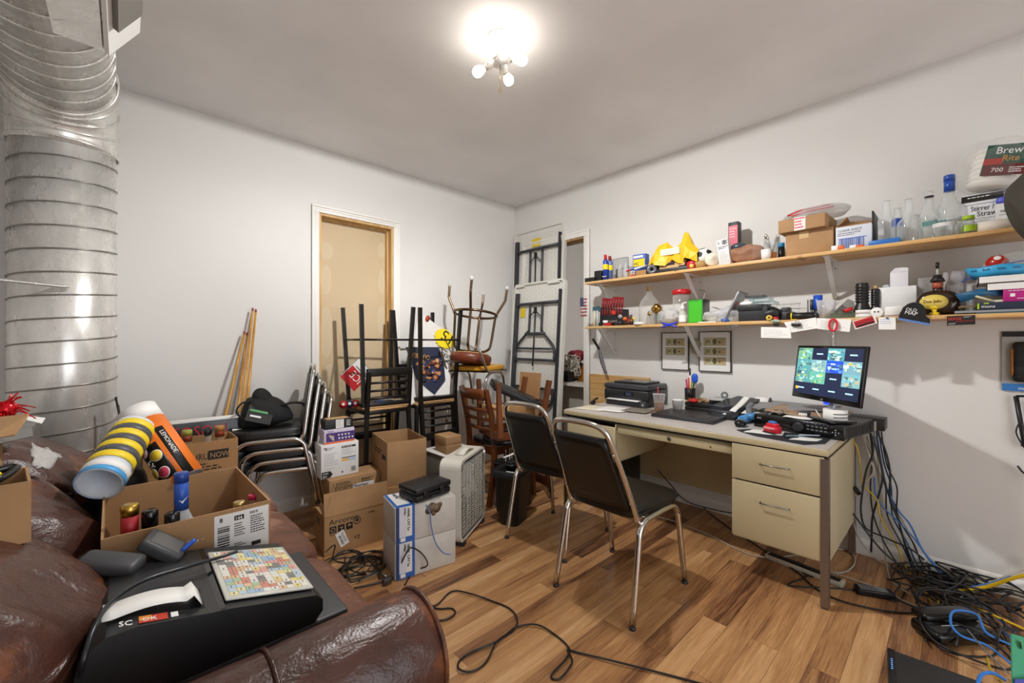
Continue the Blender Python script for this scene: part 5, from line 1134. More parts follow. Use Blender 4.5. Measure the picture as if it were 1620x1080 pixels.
# framed banknotes
def bills(name, label, y0, y1, z0, z1, n):
    t = thing(name, label, 'picture frame', (XB, y1, z0)); w_ = y1-y0; h_ = z1-z0
    F = frame((-.012, 0, 0), (0, -1, 0), (0, 0, 1)); b = MB()
    for (a, b_, c, d) in ((0, 0, w_, .006), (0, h_-.006, w_, h_), (0, 0, .006, h_), (w_-.006, 0, w_, h_)): b.b2((a, b_, -.008), (c, d, .006), mat('3a3430', .3), F)
    b.make('frame', t)
    b = MB(); b.dec(F, .005, .005, w_-.005, h_-.005, mat('e2e0dd', .5), .001); b.make('mat_board', t)
    bw, bh = .156*w_/.225, .062*.94; BLc = mat('a79f7c', .6); x = (w_-bw)/2
    for k in range(n):
        z = h_-.045-(k+1)*bh-k*.012; b = MB(); c_ = BLc if not (n == 2 and k == 1) else mat('8c9068', .6)
        b.dec(F, x, z, x+bw, z+bh, c_, .0016); b.dec(F, x+.006, z+.006, x+bw-.006, z+bh-.006, mat('b9b08a', .6), .0019); b.lathe([(.018, 0), (.018, .0003), (0, .0003)], mat('6b6650', .6), 16, F @ X((x+bw*.5, z+bh*.5, .0019), (0, 0, 0), (.8, 1.2, 1))); b.dec(F, x+bw*.62, z+bh*.2, x+bw*.92, z+bh*.7, mat('b39a70', .6), .0021)
        b.dec(F, x+bw*.08, z+bh*.3, x+bw*.3, z+bh*.75, mat('8f8a68', .6), .0021); b.lathe([(.007, 0), (.007, .0004), (0, .0004)], mat('55604a', .6), 12, F @ X((x+bw*.72, z+bh*.45, .0021))); b.lines(F, x+bw*.6, z+bh*.85, bw*.35, 2, .004, INK, k, .0022); b.text(F, x+.008, z+.008, .012, '20' if n == 3 or k == 0 else '10', INK, .002); b.text(F, x+bw-.022, z+bh-.018, .012, '20' if n == 3 or k == 0 else '10', INK, .002)
        b.make('banknote', t)
bills('framed_banknotes', 'framed pair of banknotes on the wall, left frame under the lower shelf', 1.383, 1.601, 1.010, 1.300, 2)
bills('framed_banknotes', 'framed three banknotes on the wall, right frame under the lower shelf', 1.083, 1.308, 1.010, 1.303, 3)
# hand vacuum package on the wall
t = thing('blister_pack', 'blister packed black and amber handheld device hanging on the right wall', 'package', (XB, -.148, .993)); F = frame((-.006, 0, 0), (0, -1, 0), (0, 0, 1))
b = MB(); b.dec(F, 0, 0, .20, .285, mat('a9a9a6', .35), .003); b.dec(F, 0, .26, .20, .285, BLACK, .004); b.dec(F, 0, 0, .20, .035, mat('2f74b8', .4), .004); b.text(F, .05, .008, .018, 'makita', WLAB, .005); b.make('backing_card', t)
b = MB(); b.rbox((.07, .14, .018), (.075, .19, .03), BLACK, .012, F); 
for k in range(14): b.rbox((.07, .07+.0105*k, .0345), (.05, .004, .003), DGREY, .001, F)
b.make('device_body', t)
for u in (.034, .106): b = MB(); b.rbox((u, .14, .016), (.014, .13, .02), mat('b87420', .3), .004, F); b.make('amber_strip', t)
# ======================= WALL SHELVES =======================
XF = 2.83; ZU, ZL = 1.728, 1.356
for nm, z, lab in (('wall_shelf', ZU, 'upper long pine wall shelf crowded with bottles and boxes'), ('wall_shelf', ZL, 'lower long pine wall shelf with notes pinned along its edge')):
    t = thing(nm, lab, 'shelf', (0, 0, z)); b = MB(); b.b2((XF, -.75, -.019), (XB-.001, 2.138, 0), PINE, bev=.001); b.make('board', t)
    BR = mat('d9d7d2', .4)
    for y in (2.03, 1.30, .50, -.47):
        b = MB(); b.b2((XB-.004, y-.014, -.25), (XB, y+.014, -.019), BR); b.b2((XF+.03, y-.014, -.023), (XB, y+.014, -.019), BR)
        b.add([(XF+.045, y-.011, -.021), (XF+.045, y+.011, -.021), (XF+.065, y+.011, -.021), (XF+.065, y-.011, -.021), (XB-.018, y-.011, -.24), (XB-.018, y+.011, -.24), (XB-.002, y+.011, -.24), (XB-.002, y-.011, -.24)], [(0, 1, 2, 3), (4, 7, 6, 5), (0, 4, 5, 1), (1, 5, 6, 2), (2, 6, 7, 3), (3, 7, 4, 0)], BR)
        for (px_, pz_) in ((-.004, -.06), (-.004, -.2)): b.cyl((XB+px_, y, pz_), (XB+px_-.003, y, pz_), .004, DGREY, 8)
        b.make('bracket', t)
def sy(px, x=2.93): return pt(px, 500, x=x).y
def sz(px, py, x=2.93): return pt(px, py, x=x).z
def single(b, name, label, cat_, loc=None, rz=None, group=None):
    return b.make(name, None, label, cat_, group, None, loc, (0, 0, rz) if rz is not None else None)
def bx(name, label, px0, px1, z0, py, m, dep=.10, x=2.90, rz=0, cat_='box', deco=None, group=None, bev=.002):
    "a box on a shelf between two picture columns, its top at row py; local x into the shelf, y along it"
    ya, yb = sy(px1, x), sy(px0, x); h = sz((px0+px1)/2, py, x)-z0; t = thing(name, label, cat_, (x, (ya+yb)/2, z0), rz, group); w_ = yb-ya
    b = MB(); b.b2((0, -w_/2, 0), (dep, w_/2, h), m, bev=bev); b.make('box_body' if cat_ == 'box' else 'body', t)
    if deco: b = MB(); deco(b, frame((-.0005, w_/2, 0), (0, -1, 0), (0, 0, 1)), w_, h); b.make('print', t)
    return t
# ---- upper shelf, left to right
bx('small_black_box', 'flat small black box at the left end of the upper shelf', 925, 940, ZU, 439, BLACK, .06, 2.85)
bx('black_bottle_box', 'upright black square container near the left end of the upper shelf', 940, 951, ZU, 428, BLACK, .05, 2.87); bx('black_bottle_box', 'second upright black square container, touching the blue spray can', 950.5, 958, ZU, 429, BLACK, .05, 2.91)
def can(name, label, px, z0, py, r, m, capm, x, extra=None, cat_='spray can'):
    y = sy(px, x); h = sz(px, py, x)-z0; t = thing(name, label, cat_, (x, y, z0)); b = MB(); b.lathe([(0, 0), (r, 0), (r, h*.74), (r*.8, h*.8), (0, h*.8)], m, 22); b.make('can_body', t)
    b = MB(); b.lathe([(r*.62, h*.79), (r*.6, h*.93), (r*.4, h), (0, h)], capm, 16); b.cyl((0, 0, h*.9), (-.02, 0, h*.96), .006, capm, 8); b.make('cap', t)
    b = MB(); b.lathe([(r+.0008, h*.42), (r+.0008, h*.62)], YEL, 22, caps=False); F = frame((-r-.001, .018, h*.12), (0, -1, 0), (0, 0, 1)); b.text(F, 0, 0, .013, extra or '', WLAB, .003); b.make('label_band', t)
can('spray_can', 'blue and yellow spray lubricant can with red top on the upper shelf', 958, ZU, 403, .021, mat('1d3f9e', .35), RED, 2.87, 'WD-40'); can('spray_can', 'pale blue spray can with dark red top behind the blue lubricant can', 965, ZU, 405, .022, mat('5b76b0', .35), mat('8a1c22', .4), 2.92, '')
t = bx('clear_package', 'clear plastic blister package standing beside the spray cans', 967, 992, ZU, 408, mat('8e9196', .2, alpha=.55), .03, 2.98); b = MB(); b.b2((-.002, -.03, .02), (.0, .03, .10), mat('4a4045', .5, alpha=.8)); b.make('insert', t)
for i, (px, l_) in enumerate(((981, 'left clear plastic squeeze bottle in front of the blister package'), (990, 'right clear plastic squeeze bottle in front of the blister package'))):
    b = MB(); b.lathe([(0, 0), (.017, 0), (.019, .04), (.016, .075), (.006, .09), (.004, .115), (0, .115)], mat('e9e9ea', .2, alpha=.55), 16); single(b, 'squeeze_bottle', l_, 'bottle', (2.88, sy(px, 2.88), ZU))
bx('blue_pest_box', 'small blue and yellow box standing on small clutter', 1001, 1021, ZU, 402, mat('2458b5', .4), .06, 2.96, deco=lambda b, F, w_, h: (b.dec(F, .006, h*.5, w_-.006, h*.8, YEL), b.text(F, .012, h*.55, .03, 'PIC', INK, .002), b.dec(F, .006, h*.85, w_-.02, h*.95, WLAB)))
bx('cardboard_tray', 'shallow brown cardboard tray of small parts below the small blue and yellow box', 994, 1022, ZU, 428, CARDD, .09, 2.88)
for i, (px, c_, l_) in enumerate(((1003, RED, 'red and white screwdriver lying across the cardboard tray'), (1010, mat('1f4bb0', .4), 'blue handled screwdriver on the cardboard tray'), (1016, WLAB, 'white plastic tube lying on the cardboard tray'))):
    y = sy(px, 2.9); b = MB(); b.cyl((2.87, y+.05, ZU+.052+.004*i), (2.93, y-.02, ZU+.075+.005*i), .007, c_, 8); b.cyl((2.93, y-.02, ZU+.075+.005*i), (2.95, y-.05, ZU+.085+.005*i), .004, CHROME, 6); single(b, 'screwdriver' if i < 2 else 'plastic_tube', l_, 'tool')
b = MB(); b.lathe([(0, 0), (.018, 0), (.018, .045), (0, .045)], mat('dfe6e6', .1, alpha=.5), 16); b.lathe([(.019, .0), (.019, .012)], RED, 16); single(b, 'small_jar', 'small white jar with red base band on the upper shelf tray', 'jar', (2.86, sy(1001, 2.86), ZU))
b = MB(); Tq = frame((2.875, sy(1032, 2.88), ZU+.035), (0, -1, 0), (0, 0, 1)); b.lathe([(.014, 0), (.034, 0), (.034, .045), (.014, .045), (.014, 0)], mat('6a6c70', .25), 24, Tq @ X((0, 0, 0), (0, 25, 0))); single(b, 'tape_roll', 'grey tape roll beside the yellow bag on the upper shelf', 'tape roll')
bx('black_box', 'dark box behind the grey tape roll on the upper shelf', 1030, 1044, ZU, 415, BLACK, .06, 2.95)
t = bx('tan_box', 'tan cardboard box with black strip carrying the yellow bag', 1043, 1083, ZU+.01, 412, mat('c9a26c', .7), .12, 2.86, deco=lambda b, F, w_, h: (b.dec(F, w_*.15, h*.55, w_*.62, h*.85, INK), b.dec(F, w_*.78, 0, w_, h*.4, INK)))
bx('black_tray', 'thin black tray lying under the tan box', 1022, 1092, ZU, 424, mat('1c1917', .5), .14, 2.85)
bx('dark_box', 'dark brown box at the right side of the tan box', 1076, 1092, ZU+.02, 408, mat('2a2320', .5), .1, 2.90)
YB_ = mat('e8b818', .45, bump=.4, bs=30)
b = MB(); g = []
yl, yr = sy(1029, 2.87), sy(1104, 2.87); rd = random.Random(3)
top = [(0, .0), (.06, .07), (.14, .125), (.36, .135), (.44, .10), (.54, .085), (.64, .12), (.72, .185), (.78, .18), (.86, .10), (1., .045)]
for i in range(11):
    u, h_ = top[i]; y = yl+(yr-yl)*u; base_ = ZU+.085
    g.append([(2.845+.02*math.sin(i*2.1), y, base_-.02+.02*math.sin(i*1.7)), (2.85, y+.006*math.sin(i), base_+h_*.45), (2.89+.01*math.cos(i*3), y, base_+h_), (2.95, y, base_+h_*.8), (3.0, y, base_-.02)])
g = [[Vector(p) for p in row] for row in g]; gg = [[r_[j] for r_ in g] for j in range(5)]
b.sheet(gg, YB_, .003, smooth=False); b.b2((2.838, sy(1075, 2.84), ZU+.12), (2.842, sy(1045, 2.84), ZU+.165), mat('eadfc0', .6)); single(b, 'yellow_bag', 'crumpled bright yellow plastic bag draped over the tan box', 'bag')
b = MB(); b.blob((0, 0, .03), (.055, .06, .06), mat('c2202c', .25), 2.4, 8, amp=.006, fr=30); b.blob((-.02, -.01, .02), (.03, .03, .03), mat('d8c05a', .4), 2, 5); single(b, 'red_ornament', 'shiny red glass ornament beside the soccer ball', 'ornament', (2.865, sy(1094, 2.865), ZU))
t = thing('mini_ball', 'small white ball with black patches behind the seashell', 'ball', (2.93, sy(1114, 2.93), ZU+.085)); b = MB(); b.blob((0, 0, 0), (.12, .12, .12), mat('e8e6e2', .4), 2, 10); b.make('ball_body', t)
b = MB()
for d in ((-1, .1, .2), (-.5, .8, .1), (-.5, -.7, .4), (-.3, .1, .95), (-.5, .2, -.8)):
    d = Vector(d).normalized(); T_ = Matrix.Translation(d*.0585) @ Vector((0, 0, 1)).rotation_difference(d).to_matrix().to_4x4(); b.prism([(.02*math.cos(2*PI*k/5), .02*math.sin(2*PI*k/5)) for k in range(5)], 0, .0025, BLACK, T_)
b.make('patches', t)
b = MB(); b.blob((0, 0, .012), (.08, .1, .06), mat('a8864e', .6), 2.5, 8, amp=.01, fr=20); single(b, 'sponge', 'tan sponge like lump beneath the small ball', 'sponge', (2.9, sy(1108, 2.9), ZU+.018))
b = MB(); pr = [(0, .0), (.035, .004), (.05, .018), (.042, .03), (.035, .034), (.03, .046), (.02, .05), (.017, .06), (.008, .064), (0, .072)]
b.lathe(pr, mat('e9e0cc', .35), 20, X((0, 0, .04), (0, -75, 20))); single(b, 'seashell', 'cream spiral seashell on the upper shelf next to the leaning white carton', 'seashell', (2.885, sy(1127, 2.88), ZU+.005))
t = bx('white_carton', 'narrow white printed carton leaning on the upper shelf', 1141, 1159, ZU+.002, 377, mat('dbd8d6', .5), .05, 2.86, deco=lambda b, F, w_, h: (b.bars(F, .035, h*.78, .03, .03, INK, 3, 8), b.text(F, .008, h*.85, .02, '2', INK, .002), b.lines(F, .008, h*.7, .06, 2, .01, INK, 2), b.lines(F, .01, h*.5, .06, 7, .012, LGREY, 3)))
t.rotation_euler = (math.radians(-7), 0, 0); t.location.y += .012
t = bx('snack_pouch', 'tall black and pink pouch standing behind the plastic bag', 1152, 1168, ZU+.06, 351, BLACK, .06, 2.99, cat_='pouch', deco=lambda b, F, w_, h: (b.dec(F, .004, h*.25, w_-.004, h*.9, mat('c22c48', .4)), b.lines(F, .008, h*.8, w_*.7, 4, .018, mat('e8b8c0', .5), 2, .0014)))
b = MB(); b.b2((2.99, sy(1168, 3.0), ZU), (3.05, sy(1152, 3.0), ZU+.06), CARDD); single(b, 'brown_block', 'low brown block under the black and pink pouch', 'box')
b = MB(); b.blob((0, 0, .055), (.14, .22, .12), mat('a97a5c', .5, alpha=.95, bump=.8, bs=40), 2.6, 14, amp=.022, fr=16); b.blob((.01, .05, .115), (.09, .1, .06), mat('39414a', .3), 2.4, 8, amp=.008, fr=20)
single(b, 'plastic_bag', 'clear plastic bag of brown wrapped goods on the upper shelf', 'bag', (2.93, sy(1183, 2.93), ZU))
b = MB(); b.lathe([(0, 0), (.024, 0), (.028, .062), (.026, .062), (.022, .004), (0, .004)], WHITE, 22); single(b, 'paper_cup', 'small white paper cup in front of the jar of utensils', 'cup', (2.865, sy(1212, 2.865), ZU))
b = MB(); b.lathe([(0, 0), (.020, 0), (.022, .045), (0, .045)], mat('b8703a', .5), 18); single(b, 'amber_pot', 'small amber pot between the white cup and the jar of utensils', 'jar', (2.90, sy(1222, 2.90), ZU))
t = thing('utensil_jar', 'clear glass jar full of old cutlery and picks', 'jar', (2.96, sy(1221, 2.96), ZU)); b = MB(); b.lathe([(0, 0), (.04, 0), (.046, .14), (.044, .14), (.038, .005), (0, .005)], mat('e3e8e8', .05, alpha=.3), 24); b.make('glass_body', t)
rd = random.Random(9)
for k in range(12):
    a = rd.uniform(0, 6.28); b = MB(); c_ = rd.choice([CHROME, STEEL, DGREY, mat('7a5a3a', .5)]) if k != 4 else RED
    tip = Vector((.04*math.cos(a), .04*math.sin(a), rd.uniform(.13, .165))); b.cyl((-.02*math.cos(a), -.02*math.sin(a), .01), tip, .0035, c_, 6); b.blob(tip, (.012, .012, .03), c_, 2, 4); b.make('utensil', t)
b = MB(); b.cyl((0, 0, 0), (0, 0, .08), .017, BLACK, 14); b.cyl((0, 0, .08), (0, 0, .105), .018, mat('2c86b8', .4), 14); single(b, 'blue_capped_tube', 'dark tube with blue cap at the left side of the brown boxes', 'tube', (2.95, sy(1236, 2.95), ZU))
t = bx('brown_box', 'lower brown cardboard box under the taped flat box on the upper shelf', 1243, 1318, ZU, 364, CARD, .19, 2.88, deco=lambda b, F, w_, h: b.dec(F, w_*.3, h*.7, w_*.5, h*.99, mat('c8a878', .3)))
zt_ = sz(1280, 364, 2.88)
t = thing('flat_box', 'flat brown box with red and white tape on top of the lower brown box', 'box', (2.845, (sy(1231, 2.85)+sy(1306, 2.85))/2, zt_+.002), -3); w2 = sy(1231, 2.85)-sy(1306, 2.85)
b = MB(); b.b2((0, -w2/2, 0), (.25, w2/2, .075), CARD, bev=.002); b.make('box_body', t); b = MB(); F = frame((-.0005, w2/2, 0), (0, -1, 0), (0, 0, 1)); b.dec(F, w2*.36, .0, w2*.6, .0755, mat('e2d5d0', .4)); 
for k in range(4): b.lines(F, w2*.37, .063-.017*k, w2*.22, 1, .012, mat('c83048', .4), k+2, .0014, .7)
b.b2((0, -.03, .075), (.12, .04, .0765), mat('e2d5d0', .4)); b.make('printed_tape', t)
b = MB(); b.blob((0, 0, .03), (.2, .32, .06), mat('dcdcda', .2, alpha=.55, bump=.8, bs=50), 2.6, 14, amp=.02, fr=16); b.tube(cat([(-.08, .12, .03), (-.085, .05, .045), (-.08, -.02, .05), (-.06, -.08, .055)], 5), .006, RED, 6); b.tube(cat([(-.09, .1, .02), (-.09, .02, .03), (-.08, -.1, .035)], 5), .004, mat('c83048', .4), 6)
single(b, 'plastic_bag', 'crumpled clear plastic bag with red writing on the flat taped box', 'bag', (2.97, sy(1290, 2.97), zt_+.078))
t = bx('printed_paper_box', 'white box with blue striped barcode panel and open brown flaps', 1322, 1379, ZU, 356, mat('cfd3dc', .5), .17, 2.88, deco=lambda b, F, w_, h: (b.bars(F, .015, .012, w_-.045, h*.38, mat('4a6ab8', .5), 4, 26), b.dec(F, .012, h*.47, w_-.02, h*.5, mat('3a5ab0', .5)), b.text(F, .008, h*.78, .018, 'CLEAR SHOT', GREY, .001), b.lines(F, .008, h*.7, .1, 2, .01, GREY, 2)))
h_ = sz(1350, 356, 2.88)-ZU
b = MB(); w3 = sy(1322, 2.88)-sy(1379, 2.88); b.sheet([[(0, w3/2, h_), (0, -w3/2, h_)], [(.10, w3/2-.02, h_+.045), (.10, -w3/2, h_+.03)]], CARDD, .004, smooth=False); b.sheet([[(0, w3/2, h_), (.17, w3/2, h_)], [(.0, w3/2-.05, h_+.05), (.17, w3/2-.04, h_+.05)]], CARDD, .004, smooth=False); b.make('open_flap', t)
for i, (pa, pb) in enumerate(((1315, 1325), (1325, 1335), (1344, 1354), (1354, 1366))): 
    bx('small_label_roll', ['small white block at the shelf edge left of the orange one', 'small orange block at the shelf edge under the white box', 'white block between the two orange ones at the shelf edge', 'orange block nearest the glass bottles at the shelf edge'][i], pa, pb, ZU, 388.5-i*.6, [WHITE, mat('d8632a', .5)][i % 2], .02, 2.835)
bx('black_folder', 'tall thin black folder standing left of the glass bottles', 1379, 1382, ZU, 333, BLACK, .18, 2.91, cat_='folder'); bx('blue_packet', 'flat blue packet lying at the shelf edge before the bottles', 1374, 1424, ZU, 378, mat('2f6db8', .35), .05, 2.84, cat_='packet')
def gl(name, label, px, py, R, capm=None, x=2.93, neck=.013, sh=.6, nk=.8, m=CLR, **k):
    h = sz(px, py, x)-ZU; return bottle(name, label, (x, sy(px, x), ZU), R, h, m, capm, neck=neck, sh=sh, nk=nk, **k)
gl('glass_bottle', 'empty clear glass bottle with plain neck, leftmost of the shelf bottles', 1402, 318, .036, None, neck=.017)
t = gl('glass_bottle', 'round shouldered empty clear bottle second from the left of the shelf bottles', 1438, 315, .046, None, neck=.017, sh=.5)
t = gl('glass_bottle', 'clear bottle with a black band around its neck', 1470, 303, .036, None, x=2.96, neck=.015, sh=.55); b = MB(); hh = sz(1470, 303, 2.96)-ZU; b.lathe([(.018, hh-.03), (.018, hh-.024)], BLACK, 18); b.make('neck_band', t)
gl('vodka_bottle', 'clear vodka bottle with tall blue cap and neck wrap on the upper shelf', 1502, 281, .046, mat('2450a8', .3), x=3.0, neck=.017, sh=.55, wrap=(mat('2450a8', .3), .78))
gl('glass_bottle', 'wide dim glass bottle standing behind the first clear one', 1420, 330, .035, None, x=3.05, neck=.016)
def tumbler(label, px, py, R, m, x, band=None, zb=ZU, name='drinking_glass', cat_='glass'):
    h = sz(px, py, x)-zb; t = thing(name, label, cat_, (x, sy(px, x), zb)); b = MB(); b.lathe([(0, 0), (R*.8, 0), (R, h), (R*.93, h), (R*.72, .006), (0, .006)], m, 22); b.make('glass_body', t)
    if band: b = MB(); b.lathe([(R*.96, h*.7), (R*1.01, h*.96)], band, 22, caps=False); b.make('band', t)
TEAL = mat('1f8f86', .1, alpha=.7)
tumbler('clear glass tumbler with teal rim in front of the black banded bottle', 1471, 349, .027, CLR, 2.88, TEAL); tumbler('second teal rimmed glass half hidden by the clear dish', 1492, 348, .026, CLR, 2.94, TEAL)
tumbler('small clear glass with blue decoration between the first bottles', 1420, 345, .024, CLR, 2.97, mat('2a50b0', .3))
t = tumbler('wide clear glass dish with a white sticker on the upper shelf', 1494, 353, .042, CLR, 2.865, mat('dcdcda', .5)); 
b = MB(); b.lathe([(0, 0), (.026, 0), (.026, .07), (.015, .075), (.015, .085), (.028, .085), (.028, .10), (0, .10)], mat('dfe2e2', .2, alpha=.7), 22); b.lathe([(.0268, .055), (.0268, .075)], WLAB, 22); single(b, 'white_label_jar', 'clear jar with wide white label behind the glass dish', 'jar', (2.93, sy(1509, 2.93), ZU))
t = thing('lime_bottle', 'small bottle with lime green cap and lime label at the shelf edge', 'bottle', (2.875, sy(1532, 2.875), ZU)); b = MB(); b.lathe([(0, 0), (.026, 0), (.027, .045), (.018, .062), (.018, .07)], mat('cfd8d0', .1, alpha=.5), 20); b.make('bottle_body', t); b = MB(); LM = mat('9fc422', .35); b.lathe([(.0275, .012), (.028, .04)], LM, 20, caps=False); b.make('label', t); b = MB(); b.lathe([(.019, .068), (.022, .07), (.02, .086), (0, .088)], LM, 16); b.make('cap', t)
tumbler('small clear tumbler left of the lime capped bottle', 1516, 356, .02, CLR, 2.86)
b = MB(); b.lathe([(.03, 0), (.072, 0), (.072, .045), (.03, .045), (.03, 0)], mat('dcd3c6', .6), 36, caps=False); b.lathe([(.028, .001), (.031, .001), (.031, .044), (.028, .044)], CARD, 24); single(b, 'masking_tape', 'large cream masking tape roll lying on the shelf edge', 'tape roll', (2.91, sy(1575, 2.91), ZU))
t = bx('straw_box', 'white and black box of stirrer straws behind the tape roll', 1521, 1588, ZU+.03, 305, mat('e4e5e8', .5), .08, 3.0, deco=lambda b, F, w_, h: (b.dec(F, 0, h*.8, w_, h*.97, INK), b.dec(F, 0, 0, w_, h*.14, INK), b.text(F, .03, h*.55, .034, 'Stirrer / Sip', INK, .001, sx=.68), b.text(F, .05, h*.40, .034, 'Straws', INK, .001, sx=.8), b.lines(F, .03, h*.33, w_*.6, 2, .012, LGREY, 2), b.dec(F, .01, h*.72, w_-.01, h*.73, GREY), b.lines(F, .02, h*.9, w_*.8, 1, .01, WLAB, 4, .0016)))
b = MB(); b.b2((3.0, sy(1588, 3.0), ZU), (3.08, sy(1521, 3.0), ZU+.03), BLACK); single(b, 'black_case', 'low black case beneath the straw box', 'case')
t = bx('business_card_box', 'grey white card box with small logo in front of the straw box', 1575, 1612, ZU+.03, 320, mat('d5d3d0', .5), .05, 2.95, deco=lambda b, F, w_, h: (b.text(F, .014, h*.62, .02, 'caddy', INK, .001), b.lathe([(.004, 0), (0, .001)], LM, 10, F @ X((.05, h*.8, 0))), b.dec(F, .01, h*.5, w_-.01, h*.515, GREY), b.dec(F, w_*.5, .01, w_*.7, .016, INK)))
b = MB(); b.b2((2.95, sy(1612, 2.95), ZU), (3.0, sy(1575, 2.95), ZU+.03), WHITE); single(b, 'white_block', 'low white block beneath the card box', 'box')
b = MB(); b.cyl((2.88, sy(1598, 2.88), ZU+.012), (2.88, sy(1625, 2.88), ZU+.012), .011, mat('cdd8e2', .4), 12); b.cyl((2.88, sy(1614, 2.88), ZU+.012), (2.88, sy(1640, 2.88), ZU+.012), .0115, YEL, 12); single(b, 'marker_pen', 'pale marker with yellow cap lying right of the masking tape', 'marker')
b = MB(); rd = random.Random(6)
for k in range(7): 
    c = Vector((2.98+rd.uniform(0, .08), -.17+rd.uniform(-.05, .04), ZU+.06+.02*k)); b.blob(c, (.05, .05, .035), [mat('3458c0', .4), LM, mat('5a60c8', .4)][k % 3], 3, 5)
b.b2((2.97, -.26, ZU), (3.1, -.12, ZU+.05), DGREY); single(b, 'sponge_pack', 'stack of blue and lime sponges at the right end of the upper shelf', 'sponges')
# coffee filters pack
t = thing('filter_pack', 'clear bag of white coffee filters with green and red label above the straw box', 'filter pack', (3.0, sy(1566, 3.0), sz(1566, 300, 3.0)+.002), (12, 0, 0))
b = MB(); R = []
for k in range(15):
    z = .012*k; r_ = .085 if k % 2 else .078; R += [(r_*.98, z), (r_, z+.006)]
b.lathe([(0, 0)]+R+[(0, .18)], mat('ebe7df', .6), 36, X((0, .0, .0))); b.make('paper_filters', t)
b = MB(); F = frame((-.088, .045, .04), (0, -1, 0), (0, 0, 1)); b.dec(F, 0, 0, .15, .135, mat('1f4a3c', .4), .002); b.dec(F, .005, .0, .15, .05, mat('5c1a18', .4), .0028); b.dec(F, .0, .048, .06, .075, mat('a8281f', .4), .003); b.text(F, .03, .095, .042, 'Brew', WLAB, .003, sx=.9); b.text(F, .055, .062, .036, 'Rite', mat('c88a2a', .4), .0035, sx=.9); b.text(F, .03, .015, .026, '700', WLAB, .004); b.lines(F, .085, .03, .05, 3, .009, WLAB, 2, .0036); b.make('printed_label', t)
b = MB(); b.blob((0, .01, .1), (.2, .24, .25), mat('eceae6', .12, alpha=.16, bump=.6, bs=30), 3, 12, amp=.014, fr=12); b.make('plastic_wrap', t)
# jacket hanging at the right frame edge
t = thing('hanging_jacket', 'dark olive fabric jacket hanging at the right edge by the upper shelf', 'jacket', (2.70, -.262, 1.64))
def fn(q):
    q = q.copy(); q.y += .05*math.sin(q.z*9+1)+.02*noise.noise(q*10); q.x += .02*math.sin(q.z*22)+.015*noise.noise(q*16); 
    if q.z > .1: q.y -= (q.z-.1)*.35
    return q
b = MB(); b.blob((0, 0, .13), (.16, .15, .44), mat('3f3b31', .85, bump=.3, bs=70), 3, 22, fn=fn); b.make('sleeve', t); b = MB(); b.tube([(.1, -.1, .36), (.42, -.1, .36)], .008, STEEL, 8); b.make('hook', t)
# ---- lower shelf, left to right
t = thing('small_flag', 'little american flag hanging from the left end of the upper shelf', 'flag', (2.835, 2.150, 1.60)); b = MB(); g = [[(.004*math.sin(i*1.3+j), -.035+.07*j/6-.006*i/8, -.16*i/8) for j in range(7)] for i in range(9)]
b.sheet(g, mat('d8d2d0', .6), .001); FF = frame((-.004, .035, -.16), (0, -1, 0), (0, 0, 1))
for i in range(6): b.dec(FF, .004, .006+i*.027, .068, .018+i*.027, mat('9a4a52', .6), .002)
b.dec(FF, .0, .085, .034, .16, mat('3a3f5c', .6), .003); b.make('flag_cloth', t); b = MB(); b.cyl((0, .03, .0), (0, .03, .09), .002, STEEL, 6); b.make('string', t)
t = thing('battery_pack', 'hanging battery pack with cream and grey cells at the shelf end', 'batteries', (2.87, sy(943, 2.87), ZL)); b = MB()
for k in range(2): b.cyl((0, -.014+.028*k, 0), (0, -.014+.028*k, .13), .012, mat('cfc9a8', .35) if k else mat('b8bcc0', .3), 14)
b.b2((-.004, -.032, .12), (.01, .032, .165), mat('33586a', .4)); b.make('battery_cells', t)
t = thing('screwdriver_rack', 'black screwdriver rack holding red handled drivers at the left end of the lower shelf', 'tool rack', (2.93, sy(971, 2.93), ZL)); RKB = mat('1e2022', .5)
b = MB(); b.prism([(-.13, 0), (.13, 0), (.13, .13), (-.12, .16)], -.015, .015, RKB, frame((0, 0, 0), (0, -1, 0), (0, 0, 1))); b.b2((-.05, -.11, .0), (.0, .12, .03), RKB); b.make('rack_body', t)
b = MB(); Fk = frame((-.0165, .13, 0), (0, -1, 0), (0, 0, 1)); b.dec(Fk, .12, .095, .155, .125, mat('d8432a', .4), .002); b.lathe([(.016, 0), (.016, .001), (0, .001)], LGREY, 16, Fk @ X((.20, .075, 0), (0, 0, 0), (1.2, 1, 1))); b.make('badge', t)
for k in range(8):
    y = .10-.026*k; hh = .235-.003*k+(.015 if k > 3 else 0); b = MB(); b.cyl((-.01, y, .08), (-.006, y, .15), .003, STEEL, 6); b.cyl((-.006, y, .15), (0, y, hh), .009, mat('8e1a22', .35), 10, .011); b.cyl((-.02, y, .09), (-.012, y, .15), .0035, RED, 6); b.make('screwdriver', t)
rd = random.Random(21)
